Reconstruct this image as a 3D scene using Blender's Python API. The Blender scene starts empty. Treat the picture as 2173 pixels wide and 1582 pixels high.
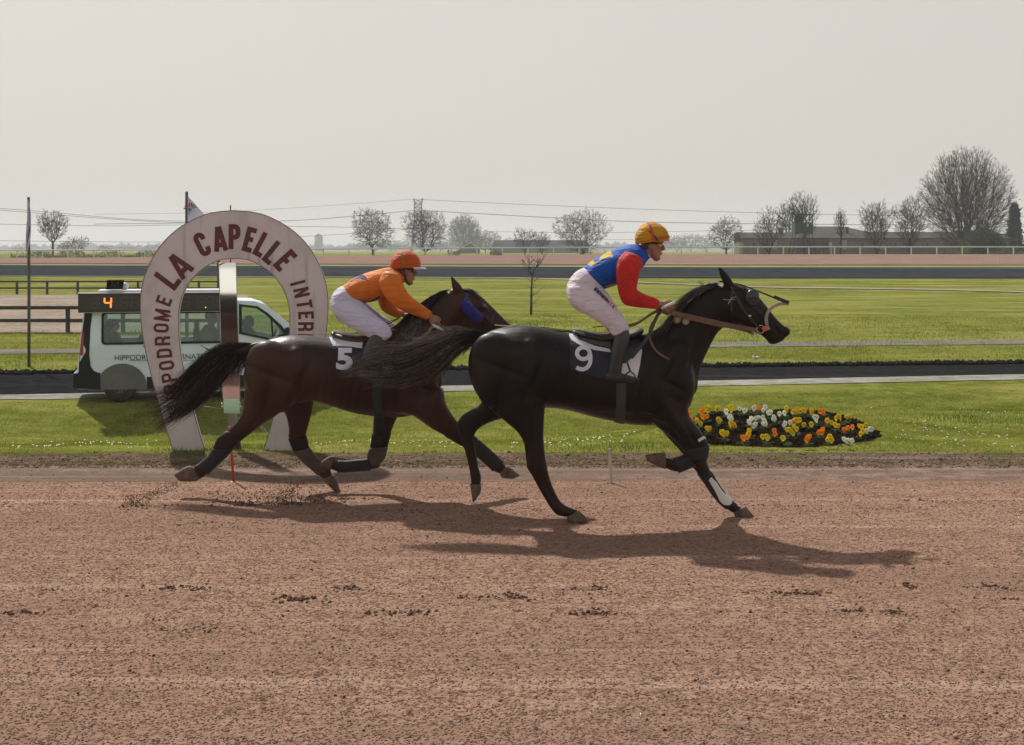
import bpy, bmesh, math, random
import numpy as np
from mathutils import Vector, Matrix
from mathutils.bvhtree import BVHTree
R = math.radians
random.seed(7); RNG = np.random.default_rng(7)
SC = bpy.context.scene
COL = SC.collection

# ---------------- camera, world, sun, exposure ----------------
F, CX, HY, EYE = 3000.0, 1086.5, 525.0, 2.24      # focal length in photo pixels, centre column, horizon row, eye height
cam = bpy.data.cameras.new('camera'); co = bpy.data.objects.new('camera', cam); COL.objects.link(co)
co.location = (0, 0, EYE); co.rotation_euler = (R(90), 0, 0)
cam.sensor_width = 36; cam.lens = 36 * F / 2173; cam.shift_y = -(791 - HY) / 2173
cam.clip_start = .1; cam.clip_end = 12000
cam.dof.use_dof = False
SC.camera = co

SUN_DIR = Vector((-.45, .83, 1.0)).normalized()       # towards the sun
sun_el = math.asin(SUN_DIR.z); sun_az = math.atan2(SUN_DIR.x, SUN_DIR.y)
W = bpy.data.worlds.new('World'); SC.world = W; W.use_nodes = True
wn = W.node_tree; wn.nodes.clear()
wo = wn.nodes.new('ShaderNodeOutputWorld'); bg = wn.nodes.new('ShaderNodeBackground')
sky = wn.nodes.new('ShaderNodeTexSky'); sky.sky_type = 'NISHITA'; sky.sun_disc = False
sky.sun_elevation = sun_el; sky.sun_rotation = sun_az; sky.dust_density = 6; sky.air_density = 1.2; sky.ozone_density = 1
hs = wn.nodes.new('ShaderNodeHueSaturation'); hs.inputs['Saturation'].default_value = .35
mx = wn.nodes.new('ShaderNodeMix'); mx.data_type = 'RGBA'; mx.inputs[0].default_value = .88
# pale veil of high haze: bright towards the horizon, thinner overhead
wc = wn.nodes.new('ShaderNodeTexCoord'); sx = wn.nodes.new('ShaderNodeSeparateXYZ'); mr = wn.nodes.new('ShaderNodeMapRange'); vm = wn.nodes.new('ShaderNodeMix'); vm.data_type = 'RGBA'
wn.links.new(wc.outputs['Generated'], sx.inputs[0]); wn.links.new(sx.outputs[2], mr.inputs[0]); mr.interpolation_type = 'SMOOTHSTEP'
mr.inputs[1].default_value = .2; mr.inputs[2].default_value = .95
vm.inputs[6].default_value = (6.45, 6.05, 5.5, 1); vm.inputs[7].default_value = (3.0, 3.1, 3.3, 1)
wn.links.new(mr.outputs[0], vm.inputs[0]); wn.links.new(vm.outputs[2], mx.inputs[7])
wn.links.new(sky.outputs[0], hs.inputs['Color']); wn.links.new(hs.outputs[0], mx.inputs[6])
wn.links.new(mx.outputs[2], bg.inputs[0]); bg.inputs[1].default_value = .1
wn.links.new(bg.outputs[0], wo.inputs[0])

sl = bpy.data.lights.new('sun', 'SUN'); so = bpy.data.objects.new('sun', sl); COL.objects.link(so)
sl.energy = 4.4; sl.angle = R(1.3); sl.color = (1, .95, .87)
so.rotation_euler = SUN_DIR.to_track_quat('Z', 'Y').to_euler(); so.location = (0, 0, 40)
vs = SC.view_settings; vs.view_transform = 'Standard'; vs.look = 'None'; vs.exposure = .12; vs.gamma = 1
SC.cycles.volume_bounces = 1; SC.cycles.max_bounces = 6; SC.cycles.transparent_max_bounces = 12
SC.cycles.volume_max_steps = 64

# ---------------- helpers ----------------
def P(px, py, d):                       # point on the photo's ray through (px, py) at distance d
    return Vector(((px - CX) * d / F, d, EYE - (py - HY) * d / F))

def tag(o, label=None, cat=None, group=None, kind=None):
    if label: o['label'] = label
    if cat: o['category'] = cat
    if group: o['group'] = group
    if kind: o['kind'] = kind
    return o

def empty(name, loc, label, cat, group=None, rz=0):
    o = bpy.data.objects.new(name, None); COL.objects.link(o); o.location = loc; o.rotation_euler = (0, 0, rz)
    o.empty_display_size = .2
    return tag(o, label, cat, group)

def adopt(o, parent):                   # o was built in world coordinates
    if parent is not None:
        o.parent = parent
        top = Matrix.Identity(4); q = parent
        mats = []
        while q is not None:
            mats.append(Matrix.LocRotScale(q.location, q.rotation_euler, q.scale) if q.parent is None else q.matrix_parent_inverse @ Matrix.LocRotScale(q.location, q.rotation_euler, q.scale))
            q = q.parent
        for m in reversed(mats): top = top @ m
        o.matrix_parent_inverse = top.inverted()
    return o

def link(name, me, mats, parent=None, smooth=True, world=True):
    o = bpy.data.objects.new(name, me); COL.objects.link(o)
    if mats is not None:
        for m in (mats if isinstance(mats, (list, tuple)) else [mats]): me.materials.append(m)
    if smooth: me.shade_smooth()
    if parent is not None:
        if world: adopt(o, parent)
        else: o.parent = parent
    return o

def build(name, bm, mats, parent=None, smooth=True, world=True):
    me = bpy.data.meshes.new(name); bm.normal_update(); bm.to_mesh(me); bm.free()
    return link(name, me, mats, parent, smooth, world)

def npmesh(name, verts, faces, mats, parent=None, smooth=False, mi=None, world=True):
    """verts (n,3) array, faces (m,k) array of one size"""
    me = bpy.data.meshes.new(name)
    verts = np.asarray(verts, dtype=np.float32); faces = np.asarray(faces, dtype=np.int32)
    k = faces.shape[1]
    me.vertices.add(len(verts)); me.vertices.foreach_set('co', verts.ravel())
    me.loops.add(faces.size); me.loops.foreach_set('vertex_index', faces.ravel())
    me.polygons.add(len(faces)); me.polygons.foreach_set('loop_start', np.arange(0, faces.size, k, dtype=np.int32))
    me.polygons.foreach_set('loop_total', np.full(len(faces), k, dtype=np.int32))
    if mi is not None: me.polygons.foreach_set('material_index', np.asarray(mi, dtype=np.int32))
    me.update(calc_edges=True); me.validate()
    return link(name, me, mats, parent, smooth, world)

def box(bm, c, s, rot=None, bev=0):
    r = bmesh.ops.create_cube(bm, size=1)
    M = Matrix.Translation(c) @ (rot.to_4x4() if rot is not None else Matrix.Identity(4)) @ Matrix.Diagonal((*s, 1))
    bmesh.ops.transform(bm, matrix=M, verts=r['verts'])
    if bev:
        es = list({e for v in r['verts'] for e in v.link_edges})
        bmesh.ops.bevel(bm, geom=es, offset=bev, segments=2, affect='EDGES', profile=.6)

def ell(bm, c, r, rot=None, seg=20, rings=12):
    q = bmesh.ops.create_uvsphere(bm, u_segments=seg, v_segments=rings, radius=1)
    M = Matrix.Translation(c) @ (rot.to_4x4() if rot is not None else Matrix.Identity(4)) @ Matrix.Diagonal((*r, 1))
    bmesh.ops.transform(bm, matrix=M, verts=q['verts'])
    return q['verts']

def ringtube(bm, rings, close=True):
    vs = [[bm.verts.new(p) for p in r] for r in rings]
    n = len(vs[0])
    for a, b in zip(vs, vs[1:]):
        for i in range(n):
            bm.faces.new((a[i], a[(i + 1) % n], b[(i + 1) % n], b[i]))
    if close:
        bm.faces.new(vs[0][::-1]); bm.faces.new(vs[-1])

def catmull(A, sub):
    A = [np.array(a, float) for a in A]
    if len(A) < 3: sub = max(sub, 1)
    out = []
    E = [2 * A[0] - A[1]] + A + [2 * A[-1] - A[-2]]
    for i in range(1, len(E) - 2):
        p0, p1, p2, p3 = E[i - 1:i + 3]
        for k in range(sub):
            t = k / sub
            out.append(.5 * (2 * p1 + (p2 - p0) * t + (2 * p0 - 5 * p1 + 4 * p2 - p3) * t * t + (3 * p1 - p0 - 3 * p2 + p3) * t ** 3))
    out.append(A[-1]); return out

def slab(bm, st, d, mirror=False, n=20, sub=4, cap=.35, ex=1.0, grow=0.0):
    """limb or trunk from photo outline pairs: (x1,y1,x2,y2,half thickness m[,side offset m])"""
    W_ = []
    for s in st:
        dy = s[5] if len(s) > 5 else 0
        a = P(s[0], s[1], d + dy); b = P(s[2], s[3], d + dy)
        W_.append([a.x, a.z, b.x, b.z, s[4] + grow, -dy if mirror else dy])
    Q = catmull(W_, sub)
    rings = []
    cs = []
    for q in Q:
        c = Vector(((q[0] + q[2]) / 2, d + q[5], (q[1] + q[3]) / 2)); hv = Vector(((q[0] - q[2]) / 2, 0, (q[1] - q[3]) / 2))
        if grow: hv = hv * (1 + grow / max(hv.length, 1e-4))
        cs.append((c, hv, max(q[4], .002)))
    def ring(c, hv, w, f=1.0):
        r = []
        for i in range(n):
            a = 2 * math.pi * i / n; ca, sa = math.cos(a), math.sin(a)
            ca = math.copysign(abs(ca) ** ex, ca); sa = math.copysign(abs(sa) ** ex, sa)
            r.append(c + hv * ca * f + Vector((0, 1, 0)) * w * sa * f)
        return r
    c0, h0, w0 = cs[0]; c1 = cs[1][0]; t = (c0 - c1).normalized(); m = min(h0.length, w0) * cap
    rings.append(ring(c0 + t * m, h0, w0, .55)); rings.append(ring(c0 + t * m * .6, h0, w0, .84))
    for c, h, w in cs: rings.append(ring(c, h, w))
    c0, h0, w0 = cs[-1]; c1 = cs[-2][0]; t = (c0 - c1).normalized(); m = min(h0.length, w0) * cap
    rings.append(ring(c0 + t * m * .6, h0, w0, .84)); rings.append(ring(c0 + t * m, h0, w0, .55))
    ringtube(bm, rings)

def tube(bm, pts, rad, n=8, sub=1, flat=1.0):
    """round tube through 3-D points; rad: number or list"""
    if not hasattr(rad, '__len__'): rad = [rad] * len(pts)
    A = [list(p) + [r] for p, r in zip(pts, rad)]
    Q = catmull(A, sub) if sub > 1 else [np.array(a, float) for a in A]
    rings = []; up = None
    for i, q in enumerate(Q):
        a = Q[max(i - 1, 0)][:3]; b = Q[min(i + 1, len(Q) - 1)][:3]
        t = Vector(b - a).normalized()
        if up is None:
            up = Vector((0, 0, 1)) if abs(t.z) < .9 else Vector((1, 0, 0))
        s = t.cross(up).normalized(); up = s.cross(t).normalized()
        c = Vector(q[:3]); rings.append([c + (s * math.cos(2 * math.pi * k / n) + up * math.sin(2 * math.pi * k / n) * flat) * q[3] for k in range(n)])
    ringtube(bm, rings)

def organic(name, bm, voxel, it, mats, parent=None, f=.5):
    """merge overlapping closed volumes into one continuous skin"""
    me = bpy.data.meshes.new(name + '_src'); bmesh.ops.recalc_face_normals(bm, faces=bm.faces); bm.to_mesh(me); bm.free()
    o = bpy.data.objects.new(name + '_src', me); COL.objects.link(o)
    m = o.modifiers.new('r', 'REMESH'); m.mode = 'VOXEL'; m.voxel_size = voxel; m.adaptivity = 0
    s = o.modifiers.new('s', 'SMOOTH'); s.factor = f; s.iterations = it
    dg = bpy.context.evaluated_depsgraph_get(); dg.update()
    me2 = bpy.data.meshes.new_from_object(o.evaluated_get(dg)); me2.name = name
    bpy.data.objects.remove(o); bpy.data.meshes.remove(me)
    return link(name, me2, mats, parent, True)

def evalmods(o):
    dg = bpy.context.evaluated_depsgraph_get(); dg.update()
    me2 = bpy.data.meshes.new_from_object(o.evaluated_get(dg)); old = o.data
    o.modifiers.clear(); o.data = me2; me2.name = old.name; bpy.data.meshes.remove(old)

def copy_tree(o, parent=None):
    c = o.copy(); COL.objects.link(c)
    if parent is not None: c.parent = parent
    for ch in [x for x in KIDS.get(o.name, [])]: copy_tree(ch, c)
    return c
KIDS = {}
def kids_index(roots):
    KIDS.clear()
    for x in list(COL.objects):
        if x.parent is not None: KIDS.setdefault(x.parent.name, []).append(x)

# ---------------- materials ----------------
def lin(c): return tuple((v / 255 / 12.92 if v / 255 < .04045 else ((v / 255 + .055) / 1.055) ** 2.4) for v in c)

def mk(name, c1, c2=None, scale=5, rough=.7, bump=0, bscale=None, stretch=(1, 1, 1), metallic=0, spec=.5, detail=6, lo=.35, hi=.65,
       spots=None, sscale=20, sthr=.62, coat=0, sheen=0, trans=0, gen=False, sub=0, patches=None, pscale=.5, bdist=.01, alpha=1, bstretch=None):
    m = bpy.data.materials.new(name); m.use_nodes = True; nt = m.node_tree; N = nt.nodes; L = nt.links
    b = N['Principled BSDF']
    b.inputs['Roughness'].default_value = rough; b.inputs['Metallic'].default_value = metallic
    b.inputs['Specular IOR Level'].default_value = spec; b.inputs['Coat Weight'].default_value = coat
    b.inputs['Sheen Weight'].default_value = sheen; b.inputs['Transmission Weight'].default_value = trans
    b.inputs['Alpha'].default_value = alpha
    tc = N.new('ShaderNodeTexCoord'); mp = N.new('ShaderNodeMapping'); mp.inputs['Scale'].default_value = stretch
    L.new(tc.outputs['Generated' if gen else 'Object'], mp.inputs[0])
    def noise(sc, det=detail, mpn=mp):
        n = N.new('ShaderNodeTexNoise'); n.inputs['Scale'].default_value = sc; n.inputs['Detail'].default_value = det
        n.inputs['Roughness'].default_value = .6
        L.new(mpn.outputs[0], n.inputs[0]); return n.outputs[0]
    def ramp(x, a, c):
        r = N.new('ShaderNodeMapRange'); r.inputs[1].default_value = a; r.inputs[2].default_value = c
        L.new(x, r.inputs[0]); return r.outputs[0]
    def mix(f, a, c):
        x = N.new('ShaderNodeMix'); x.data_type = 'RGBA'
        L.new(f, x.inputs[0])
        for i, v in ((6, a), (7, c)):
            if isinstance(v, tuple): x.inputs[i].default_value = (*v[:3], 1)
            else: L.new(v, x.inputs[i])
        return x.outputs[2]
    col = c1
    if c2 is not None: col = mix(ramp(noise(scale), lo, hi), c1, c2)
    if patches is not None: col = mix(ramp(noise(pscale, 3), .4, .65), col, patches)
    if spots is not None: col = mix(ramp(noise(sscale, 4), sthr, sthr + .06), col, spots)
    if isinstance(col, tuple): b.inputs['Base Color'].default_value = (*col[:3], 1)
    else: L.new(col, b.inputs['Base Color'])
    if bump:
        mb = mp
        if bstretch is not None:
            mb = N.new('ShaderNodeMapping'); mb.inputs['Scale'].default_value = bstretch; L.new(tc.outputs['Object'], mb.inputs[0])
        bn = N.new('ShaderNodeBump'); bn.inputs['Strength'].default_value = bump; bn.inputs['Distance'].default_value = bdist
        L.new(noise(bscale or scale * 3, 8, mb), bn.inputs['Height']); L.new(bn.outputs[0], b.inputs['Normal'])
    return m
# ---------------- terrain ----------------
# rows across the view: (distance at x=0, skew, height at x=0, height per metre of x, subdivisions to the next row)
ROWS = [(-60, 0, 0, 0, 4), (-4, 0, 0, 0, 8), (6, 0, 0, 0, 30), (13.45, 0, 0, 0, 6), (14.45, 0, 0, 0, 6), (15.27, .004, .015, 0, 3), (16, .01, 0, 0, 10), (18, .02, -.31, 0, 10),
        (22, .06, -.767, 0, 8), (24.5, .1, -1.05, 0, 10), (27.4, .17, -1.27, 0, 8), (29.5, .19, -.90, 0, 3), (30.8, .2025, -.88, 0, 3), (32.0, .208, -.88, 0, 6),
        (36.1, .121, -.88, 0, 8), (42, .133, -.8, 0, 3), (44, .14, -.8, 0, 4), (48.2, 0, -.7, 0, 10), (86.5, 0, -.7, 0, 8),
        (110, 0, -.15, -.003, 4), (130, 0, .4, -.003, 1), (131.2, 0, .405, -.003, 3), (146, 0, .42, -.002, 4), (172, 0, 1.2, .0055, 2), (177, 0, 1.22, .0055, 3),
        (190, 0, 1.18, .0055, 3), (260, 0, .9, .003, 3), (400, 0, .3, 0, 3), (900, 0, -1, 0, 3), (3000, 0, -3.4, 0, 0)]
def clipb(X): return min(max(X, -30), 25)
def clipe(X): return min(max(X, -60), 20)
BED = (3.24, 16.98)
def h(X, Y):
    xb, xe = clipb(X), clipe(X)
    ds = [r[0] + r[1] * xb for r in ROWS]
    z = ROWS[-1][2]
    for i in range(len(ROWS) - 1):
        if Y <= ds[i + 1] or i == len(ROWS) - 2:
            t = min(max((Y - ds[i]) / (ds[i + 1] - ds[i]), 0), 1)
            z0 = ROWS[i][2] + ROWS[i][3] * xe; z1 = ROWS[i + 1][2] + ROWS[i + 1][3] * xe
            z = z0 + (z1 - z0) * t; break
    # mound carrying the flower bed, and the gentler bank to its right
    g = math.exp(-(((X - BED[0]) / 1.9) ** 2 + ((Y - 18.0) / 1.25) ** 2) ** 1.5)
    z += .33 * g
    if 15.4 < Y < 30:
        a = min((Y - 15.4) / 1.2, 1) * min((30 - Y) / 3, 1)
        r = min(max((X - .5) / 5, 0), 1)
        z += a * (.42 * r * math.exp(-((Y - 22) / 3.6) ** 2)) + a * .02 * (math.sin(X * 2.3 + Y * 1.1) + math.sin(X * .9 - Y * 1.9 + 2) + .7 * math.sin(X * 4.1 + 1.3 * Y))
    return z

SV = np.unique(np.concatenate([np.linspace(-1.0, 1.0, 201), np.linspace(-6, -1.0, 14), np.linspace(1.0, 6, 14), [-.30]]))
GR = []        # flat list of row parameters
RI = {}
for i, r in enumerate(ROWS):
    RI[i] = len(GR)
    if i == len(ROWS) - 1: GR.append((r[0], r[1])); break
    q = ROWS[i + 1]
    for k in range(r[4]):
        t = k / r[4]; GR.append((r[0] + (q[0] - r[0]) * t, r[1] + (q[1] - r[1]) * t))
GV = []
for a, b in GR:
    row = []
    for s in SV:
        X = s * (abs(a) * .55 + 6); Y = a + b * clipb(X)
        row.append((X, Y, h(X, Y)))
    GV.append(row)
GV = np.array(GV)

def band(name, i0, i1, mat, dz, smin=-99, smax=99, kind='structure'):
    r0, r1 = RI[i0], RI[i1]
    cs = [k for k, s in enumerate(SV) if smin <= s <= smax]
    V = GV[r0:r1 + 1][:, cs].copy(); V[:, :, 2] += dz
    nr, nc = V.shape[:2]
    idx = np.arange(nr * nc).reshape(nr, nc)
    Fc = np.stack([idx[:-1, :-1], idx[:-1, 1:], idx[1:, 1:], idx[1:, :-1]], -1).reshape(-1, 4)
    o = npmesh(name, V.reshape(-1, 3), Fc, mat, smooth=True)
    if kind: o['kind'] = kind
    return o

def ground_mat(name, base, dark, light, grain, streak=None, speck=None, bump=.6, bd=.02, rough=.95, patch=None, stx=(.12, 2.2, 1), green=None, gscale=.35, fine_rake=None):
    """layered earth / turf: fine grain + streaks along the track + patches"""
    m = bpy.data.materials.new(name); m.use_nodes = True; nt = m.node_tree; N = nt.nodes; L = nt.links
    b = N['Principled BSDF']; b.inputs['Roughness'].default_value = rough; b.inputs['Specular IOR Level'].default_value = 0
    tc = N.new('ShaderNodeTexCoord')
    def noi(sc, det=5, st=(1, 1, 1), rg=.6):
        mp = N.new('ShaderNodeMapping'); mp.inputs['Scale'].default_value = st; L.new(tc.outputs['Object'], mp.inputs[0])
        n = N.new('ShaderNodeTexNoise'); n.inputs['Scale'].default_value = sc; n.inputs['Detail'].default_value = det; n.inputs['Roughness'].default_value = rg
        L.new(mp.outputs[0], n.inputs[0]); return n.outputs[0]
    def rng(x, a, c, o0=0, o1=1):
        r = N.new('ShaderNodeMapRange'); r.inputs[1].default_value = a; r.inputs[2].default_value = c; r.inputs[3].default_value = o0; r.inputs[4].default_value = o1
        L.new(x, r.inputs[0]); return r.outputs[0]
    def mix(f, a, c):
        x = N.new('ShaderNodeMix'); x.data_type = 'RGBA'; L.new(f, x.inputs[0])
        for i, v in ((6, a), (7, c)):
            if isinstance(v, tuple): x.inputs[i].default_value = (*v[:3], 1)
            else: L.new(v, x.inputs[i])
        return x.outputs[2]
    fine = noi(grain, 6, (1, 1, 1), .75)
    col = mix(rng(fine, .38, .62), dark, base)
    col = mix(rng(noi(grain * .12, 5), .42, .75, 0, .8), col, light)
    if patch: col = mix(rng(noi(gscale, 4, (.35, 1, 1)), .42, .66, 0, .85), col, patch)
    if streak: col = mix(rng(noi(1.0, 5, stx), .56, .7, 0, .75), col, streak)
    if fine_rake: col = mix(rng(noi(1.0, 4, (.035, 26, 1)), .54, .7, 0, .34), col, fine_rake)
    if green: col = mix(rng(noi(gscale * 4, 6, (.4, 1, 1)), .5, .6, 0, .8), col, green)
    if speck: col = mix(rng(noi(grain * 1.7, 4, (1, .5, 1), .7), .55, .64, 0, .5), col, speck); col = mix(rng(noi(grain * .45, 5, (1, 1, 1), .7), .6, .68), col, speck)
    L.new(col, b.inputs['Base Color'])
    bn = N.new('ShaderNodeBump'); bn.inputs['Strength'].default_value = bump; bn.inputs['Distance'].default_value = bd
    L.new(fine, bn.inputs['Height'])
    b2 = N.new('ShaderNodeBump'); b2.inputs['Strength'].default_value = bump; b2.inputs['Distance'].default_value = bd * 3
    L.new(noi(grain * .15, 5, (.6, 1.4, 1)), b2.inputs['Height']); L.new(b2.outputs[0], bn.inputs['Normal']); L.new(bn.outputs[0], b.inputs['Normal'])
    return m

M_grass = ground_mat('turf', (.178, .195, .034), (.06, .074, .012), (.265, .27, .062), 17, patch=(.29, .275, .08), gscale=.42, bump=.9, bd=.03, streak=(.10, .14, .010), speck=(.05, .075, .006), stx=(.25, 1.2, 1))
M_grass_far = M_grass
M_dirt = ground_mat('red_sand', (.42, .265, .195), (.125, .070, .048), (.385, .25, .19), 26, fine_rake=(.42, .29, .225), streak=(.45, .315, .25), speck=(.07, .036, .024), bump=.9, bd=.016, stx=(.06, 3.4, 1), patch=(.25, .155, .115), gscale=.6)
M_edge = ground_mat('churned_edge', (.25, .175, .125), (.09, .06, .042), (.32, .235, .17), 30, streak=(.36, .28, .22), speck=(.04, .028, .02), bump=1, bd=.04, stx=(.15, 3, 1), green=(.12, .14, .035), gscale=.8)
M_should = ground_mat('streaked_sand', (.26, .18, .142), (.12, .082, .06), (.36, .26, .21), 34, streak=(.40, .31, .265), speck=(.06, .04, .03), bump=.8, bd=.02, stx=(.05, 8, 1), patch=(.17, .12, .095), gscale=.9)
M_cinder = ground_mat('black_cinder', (.024, .0245, .026), (.01, .01, .011), (.04, .04, .041), 30, streak=(.085, .083, .078), bump=1, bd=.03, stx=(.1, 2.4, 1))
M_cinder_far = ground_mat('grey_cinder', (.026, .03, .035), (.017, .02, .024), (.042, .046, .052), 6, streak=(.075, .08, .085), bump=.3, stx=(.03, .6, 1))
M_kerb = ground_mat('chalk_strip', (.36, .355, .345), (.2, .2, .19), (.42, .41, .40), 12, bump=.4, patch=(.22, .22, .205), gscale=1.5, green=(.15, .165, .05), streak=(.16, .16, .15), stx=(.15, 3, 1))
M_path = ground_mat('grit_path', (.2, .185, .15), (.12, .11, .09), (.27, .25, .21), 14, streak=(.12, .10, .08), bump=.8)
M_pink = ground_mat('far_pink_sand', (.245, .155, .128), (.19, .118, .098), (.28, .175, .145), 5, streak=(.32, .21, .175), bump=.2, stx=(.02, .8, 1))
M_sandp = ground_mat('harrowed_sand', (.36, .30, .235), (.15, .12, .095), (.44, .385, .31), 3.2, bump=1, bd=.08, patch=(.3, .24, .19), gscale=.5)

g = band('ground', 0, len(ROWS) - 1, M_grass, 0)
band('dirt_track', 0, 3, M_dirt, .008)
band('track_shoulder', 3, 4, M_should, .008)
band('track_edge', 4, 5, M_edge, .008)
band('track_edge_strip', 12, 13, M_kerb, .014)
band('cinder_track', 13, 14, M_cinder, .014)
band('path', 15, 16, M_path, .018)
band('sand_paddock', 17, 18, M_sandp, .03, smax=-.30)
band('far_cinder_track', 19, 20, M_cinder_far, .06)
band('far_track_edge_line', 20, 21, ground_mat('edge_chalk', (.42, .42, .41), (.34, .34, .33), (.48, .48, .47), 3), .07)
band('far_dirt_track', 22, 23, M_pink, .06)

# narrow footpath crossing the middle of the infield
pth = [(40, 82), (30.5, 90.4), (23, 93.5), (16.3, 95.5), (8, 103), (0, 110 - 1.2), (-5, 109.2), (-20, 109.4), (-60, 109.5)]
q = catmull([(a, b) for a, b in pth], 10)
V = []
for x, y in q:
    for k in (0, 1):
        yy = y + k * 1.35; V.append((x, yy, h(x, yy) + .05))
Fc = [(2 * i, 2 * i + 2, 2 * i + 3, 2 * i + 1) for i in range(len(q) - 1)]
tag(npmesh('footpath', V, Fc, ground_mat('pale_grit', (.34, .31, .26), (.25, .22, .18), (.4, .37, .32), 6)), kind='structure')

# ---------------- earth clods, grass blades, daisies ----------------
def lumps(name, pts, sizes, mat, flat=.6, kind='stuff', label=None, seed=3):
    rg = np.random.default_rng(seed)
    t = (1 + 5 ** .5) / 2
    # low-poly lump: octahedron with jitter
    base = np.array([(1, 0, 0), (-1, 0, 0), (0, 1, 0), (0, -1, 0), (0, 0, 1), (0, 0, -1)], float)
    fb = np.array([(0, 2, 4), (2, 1, 4), (1, 3, 4), (3, 0, 4), (2, 0, 5), (1, 2, 5), (3, 1, 5), (0, 3, 5)])
    n = len(pts); pts = np.asarray(pts); sizes = np.asarray(sizes)
    B = base[None] * (1 + rg.uniform(-.35, .35, (n, 6, 1)))
    a = rg.uniform(0, 6.28, n); ca, sa = np.cos(a), np.sin(a)
    x = B[:, :, 0] * ca[:, None] - B[:, :, 1] * sa[:, None]; y = B[:, :, 0] * sa[:, None] + B[:, :, 1] * ca[:, None]
    Bz = B[:, :, 2] * flat + x * .2
    V = np.stack([x, y, Bz], -1) * sizes[:, None, None] + pts[:, None, :]
    Fx = (fb[None] + (np.arange(n) * 6)[:, None, None]).reshape(-1, 3)
    o = npmesh(name, V.reshape(-1, 3), Fx, mat, smooth=False)
    return tag(o, label, None, None, kind)

M_clod = mk('clod', (.16, .09, .064), (.07, .042, .032), scale=9, rough=1, spec=.1)
M_clod_light = mk('light_clod', (.34, .215, .16), (.14, .085, .062), scale=9, rough=1, spec=.1)
rg = np.random.default_rng(11)
pts, sz = [], []
for _ in range(70000):
    d = 6.2 + 7.3 * rg.random() ** 1.15; x = (rg.random() - .5) * d * .78
    pts.append((x, d, .009)); sz.append(rg.uniform(.003, .0085) * (1.5 if rg.random() < .02 else 1))
tag(lumps('sand_grains', pts, sz, M_clod_light, .55), 'loose reddish crumbs scattered over the racing track', 'sand crumbs')
pts, sz = [], []
def cluster(px, py, wpx, n, s0=.012, hh=.02):
    d = EYE * F / (py - HY)
    subs = [(rg.normal(0, .4), rg.normal(0, .035), rg.uniform(.03, .16)) for _ in range(7)]
    for _ in range(int(n * .9)):
        a_, b_, c_ = subs[int(rg.random() ** 1.5 * 7)]; u = a_ + rg.normal(0, c_); x = (px + u * wpx - CX) * d / F; y = d + b_ + rg.normal(0, .016)
        if rg.random() < .2: u = rg.normal(0, .7); x = (px + u * wpx - CX) * d / F; y = d + rg.normal(0, .06)
        pts.append((x, y, .008 + abs(rg.normal(0, hh * .2)))); sz.append(.8 * s0 * rg.uniform(.2, 1.0) ** 1.4)
for c in [(390, 1252, 95, 130, .017), (200, 1255, 200, 50, .012), (740, 1252, 90, 80, .017), (640, 1276, 70, 120, .026), (1075, 1272, 110, 120, .02), (845, 1303, 80, 90, .02),
          (415, 1341, 60, 50, .014), (40, 1305, 60, 70, .018), (195, 1289, 24, 20, .013), (1240, 1255, 90, 80, .015), (1270, 1304, 70, 100, .02), (1685, 1263, 130, 140, .02),
          (1920, 1246, 30, 40, .018), (2120, 1250, 90, 90, .018), (1840, 1305, 170, 130, .018), (2140, 1275, 40, 20, .016), (600, 1070, 160, 160, .02), (700, 1062, 120, 110, .016),
          (560, 1075, 140, 80, .018), (330, 1078, 90, 70, .018), (450, 1112, 110, 60, .012), (900, 1088, 170, 90, .016), (1650, 1076, 170, 70, .013), (1880, 1080, 150, 60, .013), (1980, 1066, 130, 80, .014),
          (1480, 1068, 150, 60, .011), (120, 1072, 120, 60, .012), (240, 1058, 110, 50, .01), (1110, 1086, 160, 60, .012), (1300, 1080, 120, 40, .01)]:
    cluster(*c)
for _ in range(420):
    d = 6.3 + 8 * rg.random() ** 1.2; x = (rg.random() - .5) * d * .78
    pts.append((x, d, .012)); sz.append(rg.uniform(.005, .012))
tag(lumps('dark_clods', pts, sz, M_clod, .7, seed=5), 'dark crumbly clods kicked up along the track', 'clods')
pts, sz = [], []
for _ in range(6500):                                        # the churned margin between track and turf
    x = (rg.random() - .5) * 13; d = 14.3 + abs(rg.normal(0, .45)); 
    if d > 15.35: d = 15.3 - rg.random() * .7
    pts.append((x, d, h(x, d) + .01)); sz.append(rg.uniform(.004, .014) * (2.2 if rg.random() < .03 else 1))
tag(lumps('edge_clods', pts, sz, mk('edge_clod', (.22, .155, .11), (.08, .056, .042), scale=6, rough=1, spec=.1), .8, seed=6), 'churned brown soil crumbs along the turf margin', 'soil')
pts, sz = [], []
for _ in range(3500):                                        # loose cinder heaped at the far edge of the black track
    x = rg.uniform(-16, 14); d = 36.1 + .121 * clipb(x) + rg.normal(0, .12)
    pts.append((x, d, h(x, d) + .05)); sz.append(rg.uniform(.03, .09))
tag(lumps('cinder_bank', pts, sz, M_cinder, .8, seed=8), 'ragged dark ridge of loose cinder beside the black track', 'cinder')
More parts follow.
